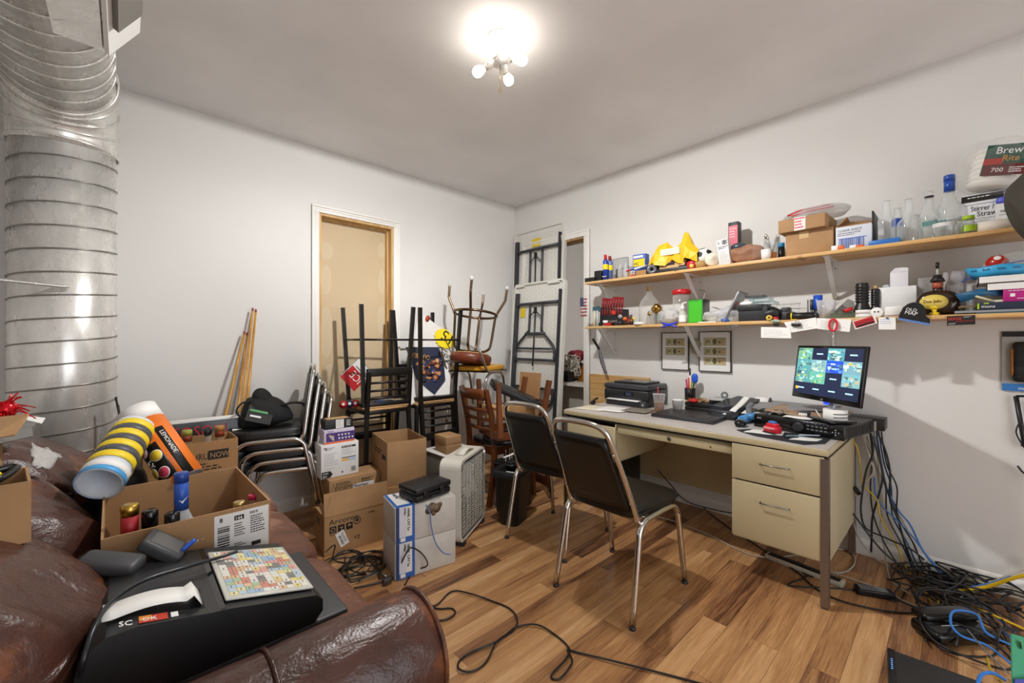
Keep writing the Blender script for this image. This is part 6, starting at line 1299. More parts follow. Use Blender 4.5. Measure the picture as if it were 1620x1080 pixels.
for i, (px, c_, l_) in enumerate(((958, WLAB, 'white plastic cup with dark band lying by the screwdriver rack'), (963, RED, 'red plastic clip in front of the screwdriver rack'), (972, CHROME, 'chrome spring tool in front of the screwdriver rack'), (981, DGREY, 'dark socket tool in front of the screwdriver rack'), (990, mat('e0662a', .4), 'orange red toy cherry by the tool clutter'), (996, mat('8a2a22', .4), 'dark red small figure at the right end of the tool clutter'), (1004, YEL, 'yellow and black striped tape piece beside the tool clutter'))):
    b = MB(); y = sy(px, 2.87); k = i
    if i == 0: b.cyl((2.87, y, ZL), (2.87, y, ZL+.045), .018, c_, 14, .022); b.cyl((2.87, y, ZL+.012), (2.87, y, ZL+.026), .0215, DBLACK, 14)
    elif i == 2: b.tube([(2.86+.01*math.cos(q), y+.04-.0025*q, ZL+.035+.01*math.sin(q)) for q in [x_*.6 for x_ in range(50)]], .003, c_, 5)
    elif i == 3: b.cyl((2.86, y+.04, ZL+.02), (2.86, y-.03, ZL+.02), .014, c_, 12); b.cyl((2.86, y-.03, ZL+.02), (2.86, y-.06, ZL+.02), .008, CHROME, 10)
    elif i == 4: b.blob((2.86, y, ZL+.05), (.035, .035, .035), c_, 2, 6); b.blob((2.865, y-.01, ZL+.02), (.045, .05, .04), mat('2a1a18', .5), 2.4, 6, amp=.005, fr=30)
    elif i == 5: b.blob((2.87, y, ZL+.025), (.045, .05, .05), c_, 2.2, 7, amp=.008, fr=40); b.cyl((2.87, y, ZL+.05), (2.87, y-.008, ZL+.075), .005, c_, 6)
    elif i == 6: b.cyl((2.86, y+.02, ZL+.03), (2.85, y-.01, ZL+.055), .008, c_, 8); b.cyl((2.855, y+.007, ZL+.04), (2.853, y-.0, ZL+.046), .0085, BLACK, 8); b.blob((2.865, y+.02, ZL+.015), (.05, .04, .03), BLACK, 3, 5)
    else: b.rbox((2.86, y, ZL+.012), (.03, .06, .022), c_, .005)
    single(b, ['plastic_cup', 'red_clip', 'spring_tool', 'socket_tool', 'cherry_toy', 'toy_figure', 'warning_tape'][i], l_, ['cup', 'clip', 'tool', 'tool', 'toy', 'toy', 'tape'][i])
b = MB(); b.lathe([(0, 0), (.045, 0), (.045, .02), (.0, .024)], WHITE, 24); single(b, 'white_disc', 'round white plastic lid in front of the tall glass jug', 'lid', (2.86, sy(1012, 2.86), ZL))
t = thing('glass_jug', 'tall clear glass jug with long neck standing near the brass pourer', 'jug', (3.0, sy(1027, 3.0), ZL)); b = MB(); b.lathe([(0, 0), (.078, 0), (.08, .13), (.07, .18), (.035, .23), (.022, .25), (.02, .29), (.026, .295)], mat('e3e6e2', .05, alpha=.28), 28); b.make('glass_body', t); b = MB(); b.cyl((0, 0, .27), (0, 0, .30), .021, mat('c9a878', .6), 12); b.make('cork', t)
t = thing('brass_valve', 'shiny brass stepped fitting resting in a clear glass', 'fitting', (2.89, sy(1030, 2.89), ZL+.085)); t.rotation_euler = (math.radians(52), math.radians(8), 0)
b = MB(); b.lathe([(0, -.05), (.018, -.05), (.022, -.04), (.022, -.03), (.012, -.026), (.012, -.012), (.026, -.005), (.032, .01), (.026, .016), (.034, .024), (.036, .04), (.02, .055), (0, .058)][::1], BRASS, 22, X((0, 0, .03))); b.make('valve_body', t)
tumbler('clear glass beneath the brass fitting', 1033, 492, .03, CLR, 2.90, None, ZL); tumbler('clear glass tilted cup right of the brass fitting', 1042, 484, .03, CLR, 2.95, None, ZL); tumbler('short clear glass with greenish base near the blue clamp', 1045, 500, .026, CLR, 2.87, mat('86a890', .2, alpha=.6), ZL)
b = MB(); b.blob((0, 0, .055), (.12, .15, .11), mat('dcdedf', .12, alpha=.5, bump=1., bs=60), 2.4, 12, amp=.015, fr=25); b.blob((0, 0, .02), (.09, .12, .04), mat('b8a890', .4, alpha=.8, bump=.5), 2.4, 8, amp=.006, fr=40); single(b, 'plastic_bag', 'clear plastic bag behind the blue clamp on the lower shelf', 'bag', (2.90, sy(1058, 2.90), ZL))
t = thing('spring_clamp', 'bright blue plastic clamp gripping the front edge of the lower shelf', 'clamp', (2.822, sy(1059, 2.82), ZL-.008)); b = MB(); BLP = mat('1c3fd0', .3)
for s_ in (1, -1): b.tube(cat([(-.004, -.055, .016*s_), (-.006, -.02, .006*s_), (-.006, .02, .006*s_), (-.004, .055, .016*s_)], 5), .0055, BLP, 8)
b.cyl((-.006, -.008, -.0), (-.006, .008, 0), .008, BLP, 10); b.make('clamp_body', t)
t = thing('plastic_jar', 'tall clear jar with bright red screw lid on the lower shelf', 'jar', (2.97, sy(1078, 2.97), ZL)); b = MB(); b.lathe([(0, 0), (.055, 0), (.06, .01), (.06, .21), (.05, .22)], mat('e8e6e2', .08, alpha=.26), 26); b.make('jar_body', t); b = MB(); b.lathe([(.06, .215), (.064, .217), (.064, .245), (.058, .25), (0, .25)], mat('b8181f', .35), 28); b.make('lid', t)
b = MB(); b.lathe([(0, 0), (.04, .0), (.04, .05), (0, .06)], mat('8a6a4a', .5, alpha=.8, bump=.6), 16); b.make('jar_contents', t)
t = thing('pump_bottle', 'clear pump soap bottle with white pump in front of the red lidded jar', 'bottle', (2.89, sy(1080, 2.89), ZL)); b = MB(); b.lathe([(0, 0), (.026, 0), (.027, .07), (.02, .085), (.01, .095), (.01, .10)], mat('d8dcc8', .15, alpha=.5), 20); b.make('bottle_body', t); b = MB(); b.lathe([(.013, .098), (.014, .12), (.005, .125), (.004, .145), (0, .146)], WHITE, 14); b.cyl((0, 0, .145), (0, -.03, .148), .0045, WHITE, 8); b.make('pump', t); b = MB(); b.lathe([(.0265, .012), (.0272, .06)], WLAB, 20, caps=False); b.make('label', t)
t = thing('green_box', 'bright green glossy upright panel box with dark side on the lower shelf', 'box', (2.90, sy(1100, 2.90), ZL)); w4 = sy(1089, 2.90)-sy(1112, 2.90)
b = MB(); b.b2((.002, -w4/2, 0), (.12, w4/2, .165), mat('2c2e2c', .35, alpha=.9), bev=.002); b.b2((0, -w4/2, .163), (.12, w4/2, .167), DBLACK); b.make('box_body', t)
b = MB(); b.b2((-.003, -w4/2, 0), (.003, w4/2, .163), mat('2f9a2a', .12, coat=.5), bev=.001); b.dec(frame((-.0032, w4*.42, .01), (0, -1, 0), (0, 0, 1)), 0, 0, w4*.85, .14, mat('46b82c', .1, coat=.5), .0004); b.make('green_face', t)
b = MB(); b.tube(cat([(.02, -w4/2+.006, .16), (.04, -w4/2, .22), (.06, 0, .235)], 4), .003, STEEL, 6); b.make('wire_handle', t)
bx('white_strip', 'thin white plastic strip lying beside the green panel', 1104, 1132, ZL, 508.6, WHITE, .03, 2.85)
for i, (px, l_, c_) in enumerate(((1135, 'crumpled clear bag of white parts left of the leaning grey laptop', 'dcdcdc'), (1152, 'second clear plastic bag tucked under the leaning grey laptop', 'cfd3d8'))):
    b = MB(); b.blob((0, 0, .04), (.14, .17, .08+.05*i), mat(c_, .15, alpha=.6, bump=1., bs=55), 2.3, 12, amp=.02, fr=20); b.blob((-.02, .0, .02), (.07, .09, .04), mat('e6e2d2', .4), 2.4, 6, amp=.006, fr=30); single(b, 'plastic_bag', l_, 'bag', (2.92, sy(px, 2.92), ZL))
b = MB(); b.blob((0, 0, .012), (.03, .05, .025), BLUE, 2.4, 6, amp=.004, fr=40); single(b, 'blue_clip', 'small blue clip at the foot of the leaning grey laptop', 'clip', (2.85, sy(1147, 2.85), ZL))
t = thing('leaning_laptop', 'silver grey panel with orange and black sticker leaning on the black crate', 'panel', (2.93, sy(1151, 2.93), ZL+.004), (26, 0, 4)); b = MB(); b.rbox((0, 0, .105), (.19, .012, .21), mat('9a9b9c', .35, .3), .004); b.rbox((0, 0, .211), (.19, .014, .004), mat('5a4a3a', .4), .001); b.make('panel_body', t)
b = MB(); Fp2 = frame((-.0956, .0, .0), (0, -1, 0), (0, 0, 1)); Fq = frame((0, 0, 0), (1, 0, 0), (0, 0, 1)); 
b.b2((-.03, .006, .08), (.03, .0072, .11), BLACK); b.b2((-.03, .006, .11), (.0, .0072, .14), mat('e0602a', .4)); b.b2((-.05, -.0072, .07), (-.02, -.006, .13), BLACK); b.b2((-.05, -.0074, .11), (-.02, -.0062, .145), mat('e0602a', .4)); b.make('sticker', t)
bx('black_crate', 'black plastic crate with a rim on the lower shelf', 1168, 1214, ZL, 484, mat('24262a', .5), .17, 2.86, cat_='crate'); bx('crate_lid', 'black crate lid edge overhanging the crate top', 1167, 1206, ZL+.067, 481.5, mat('1d1f22', .45), .18, 2.855, cat_='lid')
hcr = sz(1190, 481.5, 2.855)
t = thing('glass_case', 'stack of clear and teal glass cases on the black crate', 'glass case', (2.93, sy(1201, 2.93), hcr)); GT = mat('9fc4c8', .1, alpha=.55)
b = MB(); b.b2((-.04, -.09, .0), (.08, .04, .02), GT); b.b2((-.03, -.06, .02), (.08, .05, .045), GT); b.make('lower_case', t); b = MB(); b.b2((-.03, -.03, .045), (.06, .07, .06), mat('55585a', .3, alpha=.9)); b.make('grey_case', t); b = MB(); b.blob((-.04, .06, .01), (.05, .08, .03), WLAB, 2.3, 6); b.make('white_dome', t)
b = MB(); b.blob((0, 0, .04), (.14, .12, .085), mat('17181a', .45), 2.6, 10, amp=.01, fr=15); single(b, 'black_pouch', 'black rounded pouch right of the black crate', 'pouch', (2.93, sy(1222, 2.93), ZL))
for i, (px, c_, l_) in enumerate(((1218, mat('d8b84a', .4), 'yellow tape roll at the shelf edge before the black pouch'), (1227, RED, 'red tape roll right of the yellow tape roll'))):
    b = MB(); Tq = frame((2.845, sy(px, 2.845), ZL+.016), (0, -1, 0), (0, 0, 1)); b.lathe([(.006, 0), (.016, 0), (.016, .02), (.006, .02), (.006, 0)], c_, 20, Tq if i == 0 else X((2.85, sy(px, 2.85), ZL)), caps=False); single(b, 'tape_roll', l_, 'tape roll')
bx('camera_box', 'small black cube behind the black flashlight', 1236, 1249, ZL+.03, 486, BLACK, .05, 2.95, cat_='camera'); bx('black_case', 'flat black case under the small black cube', 1232, 1253, ZL, 493, mat('222326', .5), .12, 2.90, cat_='case')
t = thing('flashlight', 'black flashlight with yellow ring lying along the lower shelf', 'flashlight', (2.87, sy(1268, 2.87), ZL+.022)); b = MB(); b.cyl((0, .07, 0), (0, -.06, 0), .02, BLACK, 16); b.cyl((0, -.06, 0), (0, -.075, 0), .016, DGREY, 14); b.make('barrel', t); b = MB(); b.lathe([(.0205, 0), (.022, .003), (.0205, .006)], YEL, 18, frame((0, .05, 0), (1, 0, 0), (0, 0, 1)), caps=False); b.tube([(-.012, .05, -.018), (-.02, .035, -.02), (-.012, .02, -.018)], .002, YEL, 5); b.make('yellow_ring', t)
t = thing('wire_basket', 'small clear wire rack standing at the back by the wall', 'rack', (3.04, sy(1246, 3.04), ZL)); b = MB()
for z in (.05, .08, .11): b.tube([(0, -.06, z), (0, .06, z), (.05, .06, z), (.05, -.06, z)], .0012, LGREY, 5, True)
for y in (-.06, -.02, .02, .06): b.cyl((0, y, 0), (0, y, .115), .0012, LGREY, 5)
b.make('wires', t)
for i, (px, py, r_, c_, cap, l_) in enumerate(((1278, 474, .004, GREY, None, 'thin grey rod standing left of the silver tube'), (1284, 474, .008, mat('8a8c90', .3), mat('4a4a4c', .4), 'silver tube standing beside the blue capped can'))):
    y = sy(px, 2.93); h_ = sz(px, py, 2.93)-ZL; b = MB(); b.cyl((0, 0, 0), (0, 0, h_), r_, c_, 12)
    if cap: b.cyl((0, 0, h_*.5), (0, 0, h_+.001), r_*1.1, cap, 12)
    single(b, 'rod' if i == 0 else 'metal_tube', l_, 'tube', (2.93, y, ZL))
t = thing('blue_capped_can', 'black can with a bright blue upper part on the lower shelf', 'can', (2.93, sy(1294, 2.93), ZL)); hh = sz(1294, 467, 2.93)-ZL; b = MB(); b.cyl((0, 0, 0), (0, 0, hh*.45), .02, BLACK, 18); b.make('can_body', t); b = MB(); b.cyl((0, 0, hh*.4), (0, 0, hh), .022, mat('1d4fb8', .35), 20); b.make('blue_top', t)
b = MB(); hh = sz(1307, 475, 2.90)-ZL; b.lathe([(0, 0), (.036, 0), (.046, hh), (.043, hh), (.033, .004), (0, .004)], mat('e8e8ea', .15, alpha=.55), 26); single(b, 'plastic_cup', 'translucent white plastic cup under the shelf bracket', 'cup', (2.90, sy(1307, 2.90), ZL))
t = thing('metal_box', 'open perforated metal box holding a red handled tool', 'metal box', (2.93, sy(1334, 2.93), ZL), 8); MT2 = mat('a3a49c', .35, .5); b = MB(); b.b2((-.05, -.08, 0), (.06, .08, .004), MT2); b.sheet([[(.05, -.07, .0), (.05, .08, .0)], [(.055, -.045, .10), (.055, -.02, .115)]], MT2, .002, smooth=False); b.sheet([[(-.05, .09, 0), (.05, .09, 0)], [(-.02, .02, .09), (.05, .02, .10)]], MT2, .002, smooth=False); b.b2((-.052, -.08, .0), (-.048, .08, .03), mat('6f7a62', .4, alpha=.8)); b.make('metal_body', t)
b = MB(); b.cyl((2.87, sy(1335, 2.87), ZL+.04), (2.88, sy(1349, 2.88), ZL+.052), .010, RED, 10); b.cyl((2.86, sy(1326, 2.87), ZL+.03), (2.87, sy(1335, 2.87), ZL+.04), .003, STEEL, 6); single(b, 'screwdriver', 'red handled tool lying on the perforated metal box', 'tool')
def mill(label, px, py, R, x):
    h = sz(px, py, x)-ZL; b = MB(); P = [(0, 0), (R, 0), (R*1.02, h*.12), (R*.8, h*.3), (R*.62, h*.42)]
    for k in range(6): z = h*(.45+.08*k); P += [(R*.60, z), (R*.72, z+h*.02), (R*.72, z+h*.05), (R*.6, z+h*.07)]
    P += [(R*.66, h*.95), (R*.6, h), (0, h)]; b.lathe(P, mat('141415', .4), 22); return single(b, 'rubber_cylinder', label, 'grip', (x, sy(px, x), ZL))
mill('tall ribbed black rubber grip, larger of the two on the lower shelf', 1364, 448, .042, 2.93); mill('slimmer ribbed black rubber grip next to the white box', 1385, 457, .028, 2.95)
b = MB(); b.cyl((2.95, sy(1385, 2.95), sz(1385, 457, 2.95)), (2.95, sy(1385, 2.95), sz(1385, 452, 2.95)), .008, mat('c9a060', .4), 10); single(b, 'brass_stopper', 'small brass cap on top of the slimmer black grip', 'cap')
b = MB(); b.lathe([(.0, 0), (.036, 0), (.036, .018), (.03, .018), (.03, .022), (.036, .022), (.036, .04), (0, .04)], WHITE, 24); single(b, 'pipe_coupling', 'white plastic pipe coupling in front of the larger black grip', 'pipe fitting', (2.865, sy(1367, 2.865), ZL))
t = thing('white_fitting', 'white plastic fitting with a round face at the shelf edge', 'pipe fitting', (2.86, sy(1388, 2.86), ZL+.024)); b = MB(); Tq = frame((-.02, 0, 0), (0, -1, 0), (0, 0, 1)); b.lathe([(.026, -.03), (.026, .004), (.022, .006), (0, .006)], WHITE, 24, Tq); b.make('round_face', t); b = MB(); 
for u in (-.008, .006): b.lathe([(.004, 0), (0, .0005)], INK, 10, Tq @ X((u, .003, .0065)))
b.make('screw_holes', t); b = MB(); b.rbox((.0, -.065, .004), (.05, .07, .046), WHITE, .006); b.make('side_arm', t)
bx('white_carton', 'square plain white carton standing behind the white fittings', 1389, 1450, ZL, 453, mat('dcdbd9', .5), .12, 2.95)
zc = sz(1420, 453, 2.95); t = bx('small_white_box', 'small white box with pointed open flap on top of the white carton', 1408, 1437, zc, 430, mat('d9d9dc', .5), .06, 2.97); w5 = sy(1408, 2.97)-sy(1437, 2.97); hb = sz(1422, 430, 2.97)-zc; b = MB(); b.prism([(-w5/2, 0), (w5/2, 0), (w5/2, .016), (w5/2-.015, .022), (-w5/2+.02, .022)], -.001, .001, mat('d9d9dc', .5), frame((0, 0, hb), (0, -1, 0), (0, 0, 1))); b.make('flap', t)
b = MB(); b.blob((0, 0, .008), (.03, .03, .016), mat('b8c4d0', .4), 2.4, 6); single(b, 'foil_lump', 'small pale foil lump on the white carton', 'foil', (2.98, sy(1402, 2.98), zc))
t = thing('black_blister', 'black domed package with white lettering hanging over the shelf edge', 'package', (2.822, sy(1421, 2.82), ZL-.012), (0, 0, 0)); F = frame((0, .0, 0), (0, -1, 0), (-.0, 0, 1)) @ X((0, 0, 0), (0, 0, -14))
P = [(0, .0), (.0, .03)]+[(.046+.044*math.cos(a), .035+.055*math.sin(a)) for a in [math.radians(180-18*k) for k in range(11)]]+[(.11, .02), (.115, -.002)]
b = MB(); b.prism(P, 0, .012, mat('17181a', .3), F); b.make('card', t); b = MB(); b.prism([(0, -.006), (0, .004), (.115, .0), (.115, -.01)], .0, .013, mat('5a7fc0', .4), F); b.make('blue_strip', t); b = MB(); b.text(F, .016, .045, .02, 'OLD', WLAB, .014); b.text(F, .016, .027, .024, 'MAP', WLAB, .014); b.make('lettering', t)
t = thing('tequila_bottle', 'squat dark tequila bottle with yellow oval label and pour spout', 'bottle', (2.92, sy(1483, 2.92), ZL)); b = MB(); AM = mat('2e2014', .12, name='dark_glass')
def fl(q): return Vector((q.x*.5, q.y, q.z))
b.blob((0, 0, .062), (.075, .155, .125), AM, 2.6, 14); b.lathe([(.024, .115), (.017, .128), (.0165, .15)], AM, 18); b.make('bottle_body', t)
b = MB(); b.lathe([(1, 0), (1, .0015), (0, .0015)], mat('d9c25a', .5), 28, frame((-.0372, .012, .066), (0, -1, 0), (0, 0, 1)) @ X((0, 0, 0), (0, 0, 0), (.05, .036, 1))); b.text(frame((-.0395, .048, .063), (0, -1, 0), (0, 0, 1)), 0, 0, .02, 'Don Julio', mat('5a2a1a', .5), .001, sx=.85); b.make('oval_label', t)
b = MB(); b.cyl((0, 0, .135), (0, 0, .165), .019, mat('a8503a', .4), 18); b.make('neck_label', t); b = MB(); b.lathe([(.028, .167), (.024, .18), (.016, .19), (.014, .2), (.0, .2)], BLACK, 16); b.cyl((0, 0, .195), (0, 0, .235), .004, LGREY, 8); b.cyl((0, 0, .232), (0, 0, .262), .007, BLACK, 10); b.make('pour_spout', t)
b = MB(); b.lathe([(0, .0), (.018, 0), (.018, .012), (.008, .016), (.010, .03), (.016, .034), (.014, .045), (0, .045)], mat('e0c020', .25), 18); single(b, 'yellow_stopper', 'small shiny yellow knob in front of the tequila bottle', 'knob', (2.855, sy(1478, 2.855), ZL))
tumbler('tall ribbed clear plastic cup right of the tequila bottle', 1511, 430, .042, mat('dcd8dc', .15, alpha=.42), 3.0, None, ZL, 'plastic_cup', 'cup'); tumbler('clear plastic cup behind the tequila bottle at its left', 1468, 440, .04, mat('dcdcdc', .15, alpha=.3), 3.02, None, ZL, 'plastic_cup', 'cup')
b = MB(); b.blob((0, 0, .05), (.08, .10, .10), mat('c8dcea', .15, alpha=.45, bump=.8), 2.4, 8, amp=.01, fr=20); single(b, 'plastic_bag', 'pale blue clear wrap below the ribbed plastic cup', 'bag', (2.96, sy(1519, 2.96), ZL))
# pile at the right end
b = MB(); b.b2((2.85, -.30, ZL), (3.05, sy(1545, 2.85), ZL+.006), mat('3f8fae', .4)); b.b2((2.84, -.25, ZL+.006), (3.0, sy(1510, 2.84), ZL+.016), mat('8a8c90', .4)); single(b, 'thin_folders', 'grey and blue thin folders at the bottom of the right end pile', 'folder')
t = thing('calculator_box', 'dark navy box with green stripe and white lettering at the shelf edge', 'box', (2.842, sy(1546, 2.842), ZL+.017), 2); b = MB(); b.b2((0, -.30, 0), (.08, 0, .033), mat('1f2a3c', .4), bev=.002); b.make('box_body', t); b = MB(); F = frame((-.0005, 0, 0), (0, -1, 0), (0, 0, 1)); b.dec(F, .0, .004, .006, .03, LM); b.text(F, .012, .009, .019, 'mons', WLAB, .001); b.dec(F, .02, .026, .035, .031, LM); b.make('print', t)
b = MB(); b.sheet([[(2.87, sy(1516, 2.87), ZL+.035), (2.96, sy(1516, 2.87), ZL+.04)], [(2.87, -.22, ZL+.05), (2.97, -.22, ZL+.055)]], mat('8a6a3a', .6), .006, smooth=False); single(b, 'brown_folder', 'thin brown folder under the blue paper bundle', 'folder')
t = thing('bag_box', 'bright pink printed box at the right end of the lower shelf', 'box', (2.86, sy(1587, 2.86), ZL+.05)); b = MB(); b.b2((0, -.24, 0), (.12, 0, .055), mat('b01878', .4), bev=.002); b.make('box_body', t); b = MB(); F = frame((-.0005, 0, 0), (0, -1, 0), (0, 0, 1)); b.dec(F, .02, .022, .034, .036, WLAB); b.lines(F, .015, .047, .07, 1, .006, WLAB, 3); b.lines(F, .04, .012, .05, 1, .006, WLAB, 5); b.make('print', t)
bx('cream_block', 'cream block left of the pink box', 1570, 1587, ZL+.05, 474, mat('d8d0b8', .5), .06, 2.86)
for k, (pz, pa, l_) in enumerate(((.106, 1560, 'lower flat white tray under the upper white tray'), (.140, 1547, 'upper open white tray beneath the blue wristband roll'))):
    b = MB(); ya = sy(pa, 2.86); b.b2((2.86, -.32, ZL+pz), (3.06, ya, ZL+pz+.006), WHITE); b.b2((2.86, -.32, ZL+pz+.006), (2.864, ya, ZL+pz+.028), WHITE); b.b2((2.86, ya-.004, ZL+pz), (3.06, ya, ZL+pz+.028), WHITE); b.b2((3.056, -.32, ZL+pz), (3.06, ya, ZL+pz+.028), WHITE); single(b, 'white_tray', l_, 'tray')
b = MB(); CY = mat('3aa6d8', .4); g = []
for z, r_ in ((ZL+.172, .088), (ZL+.19, .098), (ZL+.218, .108)): g.append([(2.955+r_*.75*math.cos(2*PI*k/28), -.135+r_*math.sin(2*PI*k/28), z+.004*math.sin(k)) for k in range(29)])
b.sheet(g, CY, .004)
for k in range(10, 19, 2): 
    a = 2*PI*k/28; b.b2((-.012, -.004, 0), (.012, .004, .0008), mat('1f6a98', .5), frame((2.955+.105*.75*math.cos(a), -.135+.105*math.sin(a), ZL+.203), (-.75*math.sin(a), math.cos(a), 0), (.2*math.cos(a), .2*math.sin(a), 1)) @ X((0, 0, .0)))
single(b, 'wristband_roll', 'coiled sky blue paper wristbands piled on the white trays', 'wristbands')
b = MB(); b.sheet([[(2.85, sy(1511, 2.85), ZL+.095), (2.855, sy(1521, 2.855), ZL+.055)], [(2.86, sy(1552, 2.86), ZL+.115), (2.865, sy(1560, 2.865), ZL+.085)], [(2.9, -.16, ZL+.105), (2.9, -.17, ZL+.075)]], mat('1d5a80', .5), .006); single(b, 'blue_bundle', 'folded dark blue paper bundle sticking out left of the trays', 'paper bundle')
b = MB(); b.cyl((2.855, sy(1543, 2.855), ZL+.082), (2.86, sy(1572, 2.86), ZL+.055), .005, mat('cfc9a0', .4), 8); single(b, 'wooden_stick', 'pale stick slanting under the dark blue bundle', 'stick')
t = thing('red_ball', 'red ball with a white spot inside the wristband coil', 'ball', (2.95, -.125, ZL+.235)); b = MB(); b.blob((0, 0, 0), (.075, .075, .075), mat('b8241a', .25), 2, 9); b.make('ball_body', t); b = MB(); d = Vector((-.8, .0, .55)).normalized(); b.lathe([(.012, 0), (.012, .001), (.007, .001), (0, .001)], WLAB, 16, Matrix.Translation(d*.0372) @ Vector((0, 0, 1)).rotation_difference(d).to_matrix().to_4x4()); b.make('white_spot', t)
t = thing('zip_bag', 'large clear zip bag with blue zipper line at the right end of the lower shelf', 'bag', (0, 0, 0)); b = MB(); b.blob((3.0, -.22, ZL+.19), (.2, .3, .18), mat('e0e2e0', .12, alpha=.25, bump=.8, bs=30), 2.6, 12, amp=.015, fr=10); b.make('bag_body', t); b = MB(); b.tube(cat([pt(1521, 446, x=2.93), pt(1550, 432, x=2.93), pt(1580, 420, x=2.93), pt(1625, 411, x=2.93)], 5), .003, mat('2a4ab0', .4), 6); b.make('zipper', t)
# ---- notes, cards and keys hanging on the lower shelf's edge
def note(name, label, c4, m, deco=None, x=2.824, cat_='note'):
    "c4: picture corners tl, tr, br, bl projected on the shelf's front plane"
    P = [pt(px, py, x=x) for px, py in c4]; t = thing(name, label, cat_, P[3]); b = MB(); Q = [p-P[3] for p in P]; b.sheet([[Q[0], Q[1]], [Q[3], Q[2]]], m, .001, smooth=False); b.make('card', t)
    if deco: b = MB(); F = frame(Vector((-.0007, 0, 0)), Q[2], Q[0]); deco(b, F, Q[2].length, Q[0].length); b.make('print', t)
    return t
wr = lambda s_: (lambda b, F, w_, h: b.lines(F, w_*.08, h*.75, w_*.8, 5, h*.15, mat('9a9a9a', .6), s_, .0006, .12))
note('paper_note', 'white handwritten note clipped lowest on the shelf edge, leftmost of the notes', [(1204, 517), (1250, 518), (1252, 535), (1204, 534)], PAPER, wr(1), 2.818); note('paper_note', 'blank white note card tilted up under a black binder clip', [(1240, 510), (1291, 502), (1293, 519), (1251, 526)], PAPER, wr(2), 2.822); note('paper_note', 'white note card behind the red key ring', [(1292, 503), (1347, 505), (1344, 525), (1293, 520)], PAPER, wr(3), 2.820)
note('paper_note', 'small white square note pinned with a blue pin right of the red sticker', [(1390, 502), (1417, 502), (1417, 521), (1390, 521)], PAPER, lambda b, F, w_, h: (b.lines(F, w_*.1, h*.8, w_*.7, 3, h*.15, BLUE, 4, .0006, .12), b.blob((w_*.5, h*.93, .004), (.012, .008, .008), BLUE, 2, 4, F)))
note('sticker_card', 'tilted red and black sticker card with white border', [(1348, 508), (1384, 499), (1388, 511), (1353, 521)], WLAB, lambda b, F, w_, h: (b.dec(F, w_*.06, h*.1, w_*.94, h*.9, mat('c0222a', .4), .0006), b.dec(F, w_*.1, h*.15, w_*.9, h*.35, BLACK, .0009), b.text(F, w_*.12, h*.42, h*.42, 'RAYZOR', BLACK, .001)))
note('business_card', 'black business card with orange red lettering on the shelf edge', [(1498, 500), (1543, 498), (1543, 513), (1498, 515)], mat('1d1b1b', .4), lambda b, F, w_, h: (b.text(F, w_*.05, h*.55, h*.4, 'EDGE', mat('d8401f', .4), .0008), b.dec(F, w_*.3, h*.38, w_*.95, h*.42, RED, .0008), b.lines(F, w_*.05, h*.2, w_*.4, 2, h*.1, LGREY, 3, .0008), b.lines(F, w_*.6, h*.85, w_*.35, 2, h*.1, LGREY, 5, .0008)))
for i, (px, py, l_) in enumerate(((1228, 513, 'black binder clip with green yarn over the leftmost note'), (1262, 514, 'pair of black binder clips on the tilted note card'))):
    c = pt(px, py, x=2.812); b = MB(); b.rbox(c, (.012, .03, .018), BLACK, .003); b.tube(cat([c+Vector((0, -.012, .008)), c+Vector((-.004, -.006, .026)), c+Vector((0, 0, .008)), c+Vector((-.004, .006, .026)), c+Vector((0, .012, .008))], 3), .0015, CHROME if i else mat('8fa890', .4), 5)
    if i: b.rbox(c+Vector((0, .022, .002)), (.012, .018, .016), BLACK, .003)
    else: b.blob(c+Vector((0, .005, .02)), (.02, .05, .02), mat('a8b8a0', .7, bump=1.), 2.2, 6, amp=.005, fr=60)
    single(b, 'binder_clip', l_, 'clip')
t = thing('carabiner', 'red oval carabiner with short chain hanging before the monitor', 'carabiner', pt(1318, 514, x=2.808)); b = MB(); b.tube([(0, .017*math.cos(q), .032*math.sin(q)) for q in [2*PI*k/24 for k in range(24)]], .0055, mat('d01f2a', .3), 8, True); b.make('ring', t); b = MB()
for k in range(7): b.tube([(.002*(k % 2), .004*math.cos(q)*(1 if k % 2 else .4), -.042-.012*k+.008*math.sin(q)) for q in [2*PI*j/10 for j in range(10)]], .0014, CHROME, 5, True)
b.make('chain', t)
t = thing('hand_rasp', 'black handled grey curved tool hanging below the left bracket', 'tool', (0, 0, 0)); b = MB(); b.tube([pt(938, 536, x=3.0), pt(948, 552, x=3.0)], .011, BLACK, 8); b.make('handle', t); b = MB(); P = [pt(948, 552, x=3.01), pt(950, 562, x=3.02), pt(953, 575, x=3.03), pt(959, 590, x=3.04)]; b.tube(cat(P, 4), [.010+.006*math.sin(k/12*PI) for k in range(13)], mat('77787c', .4, .5), 8); b.make('blade', t); b = MB(); b.tube([pt(940, 537, x=3.0), pt(943, 518, x=2.98)], .0015, STEEL, 5); b.make('hook_wire', t)
# plant like lump behind the bracket between the frames
b = MB(); b.blob(pt(1100, 548, x=3.10), (.05, .07, .12), mat('8f866e', .7, bump=.6), 2.3, 8, amp=.012, fr=30); single(b, 'dried_bundle', 'small tan dried bundle hanging between the two banknote frames', 'bundle')
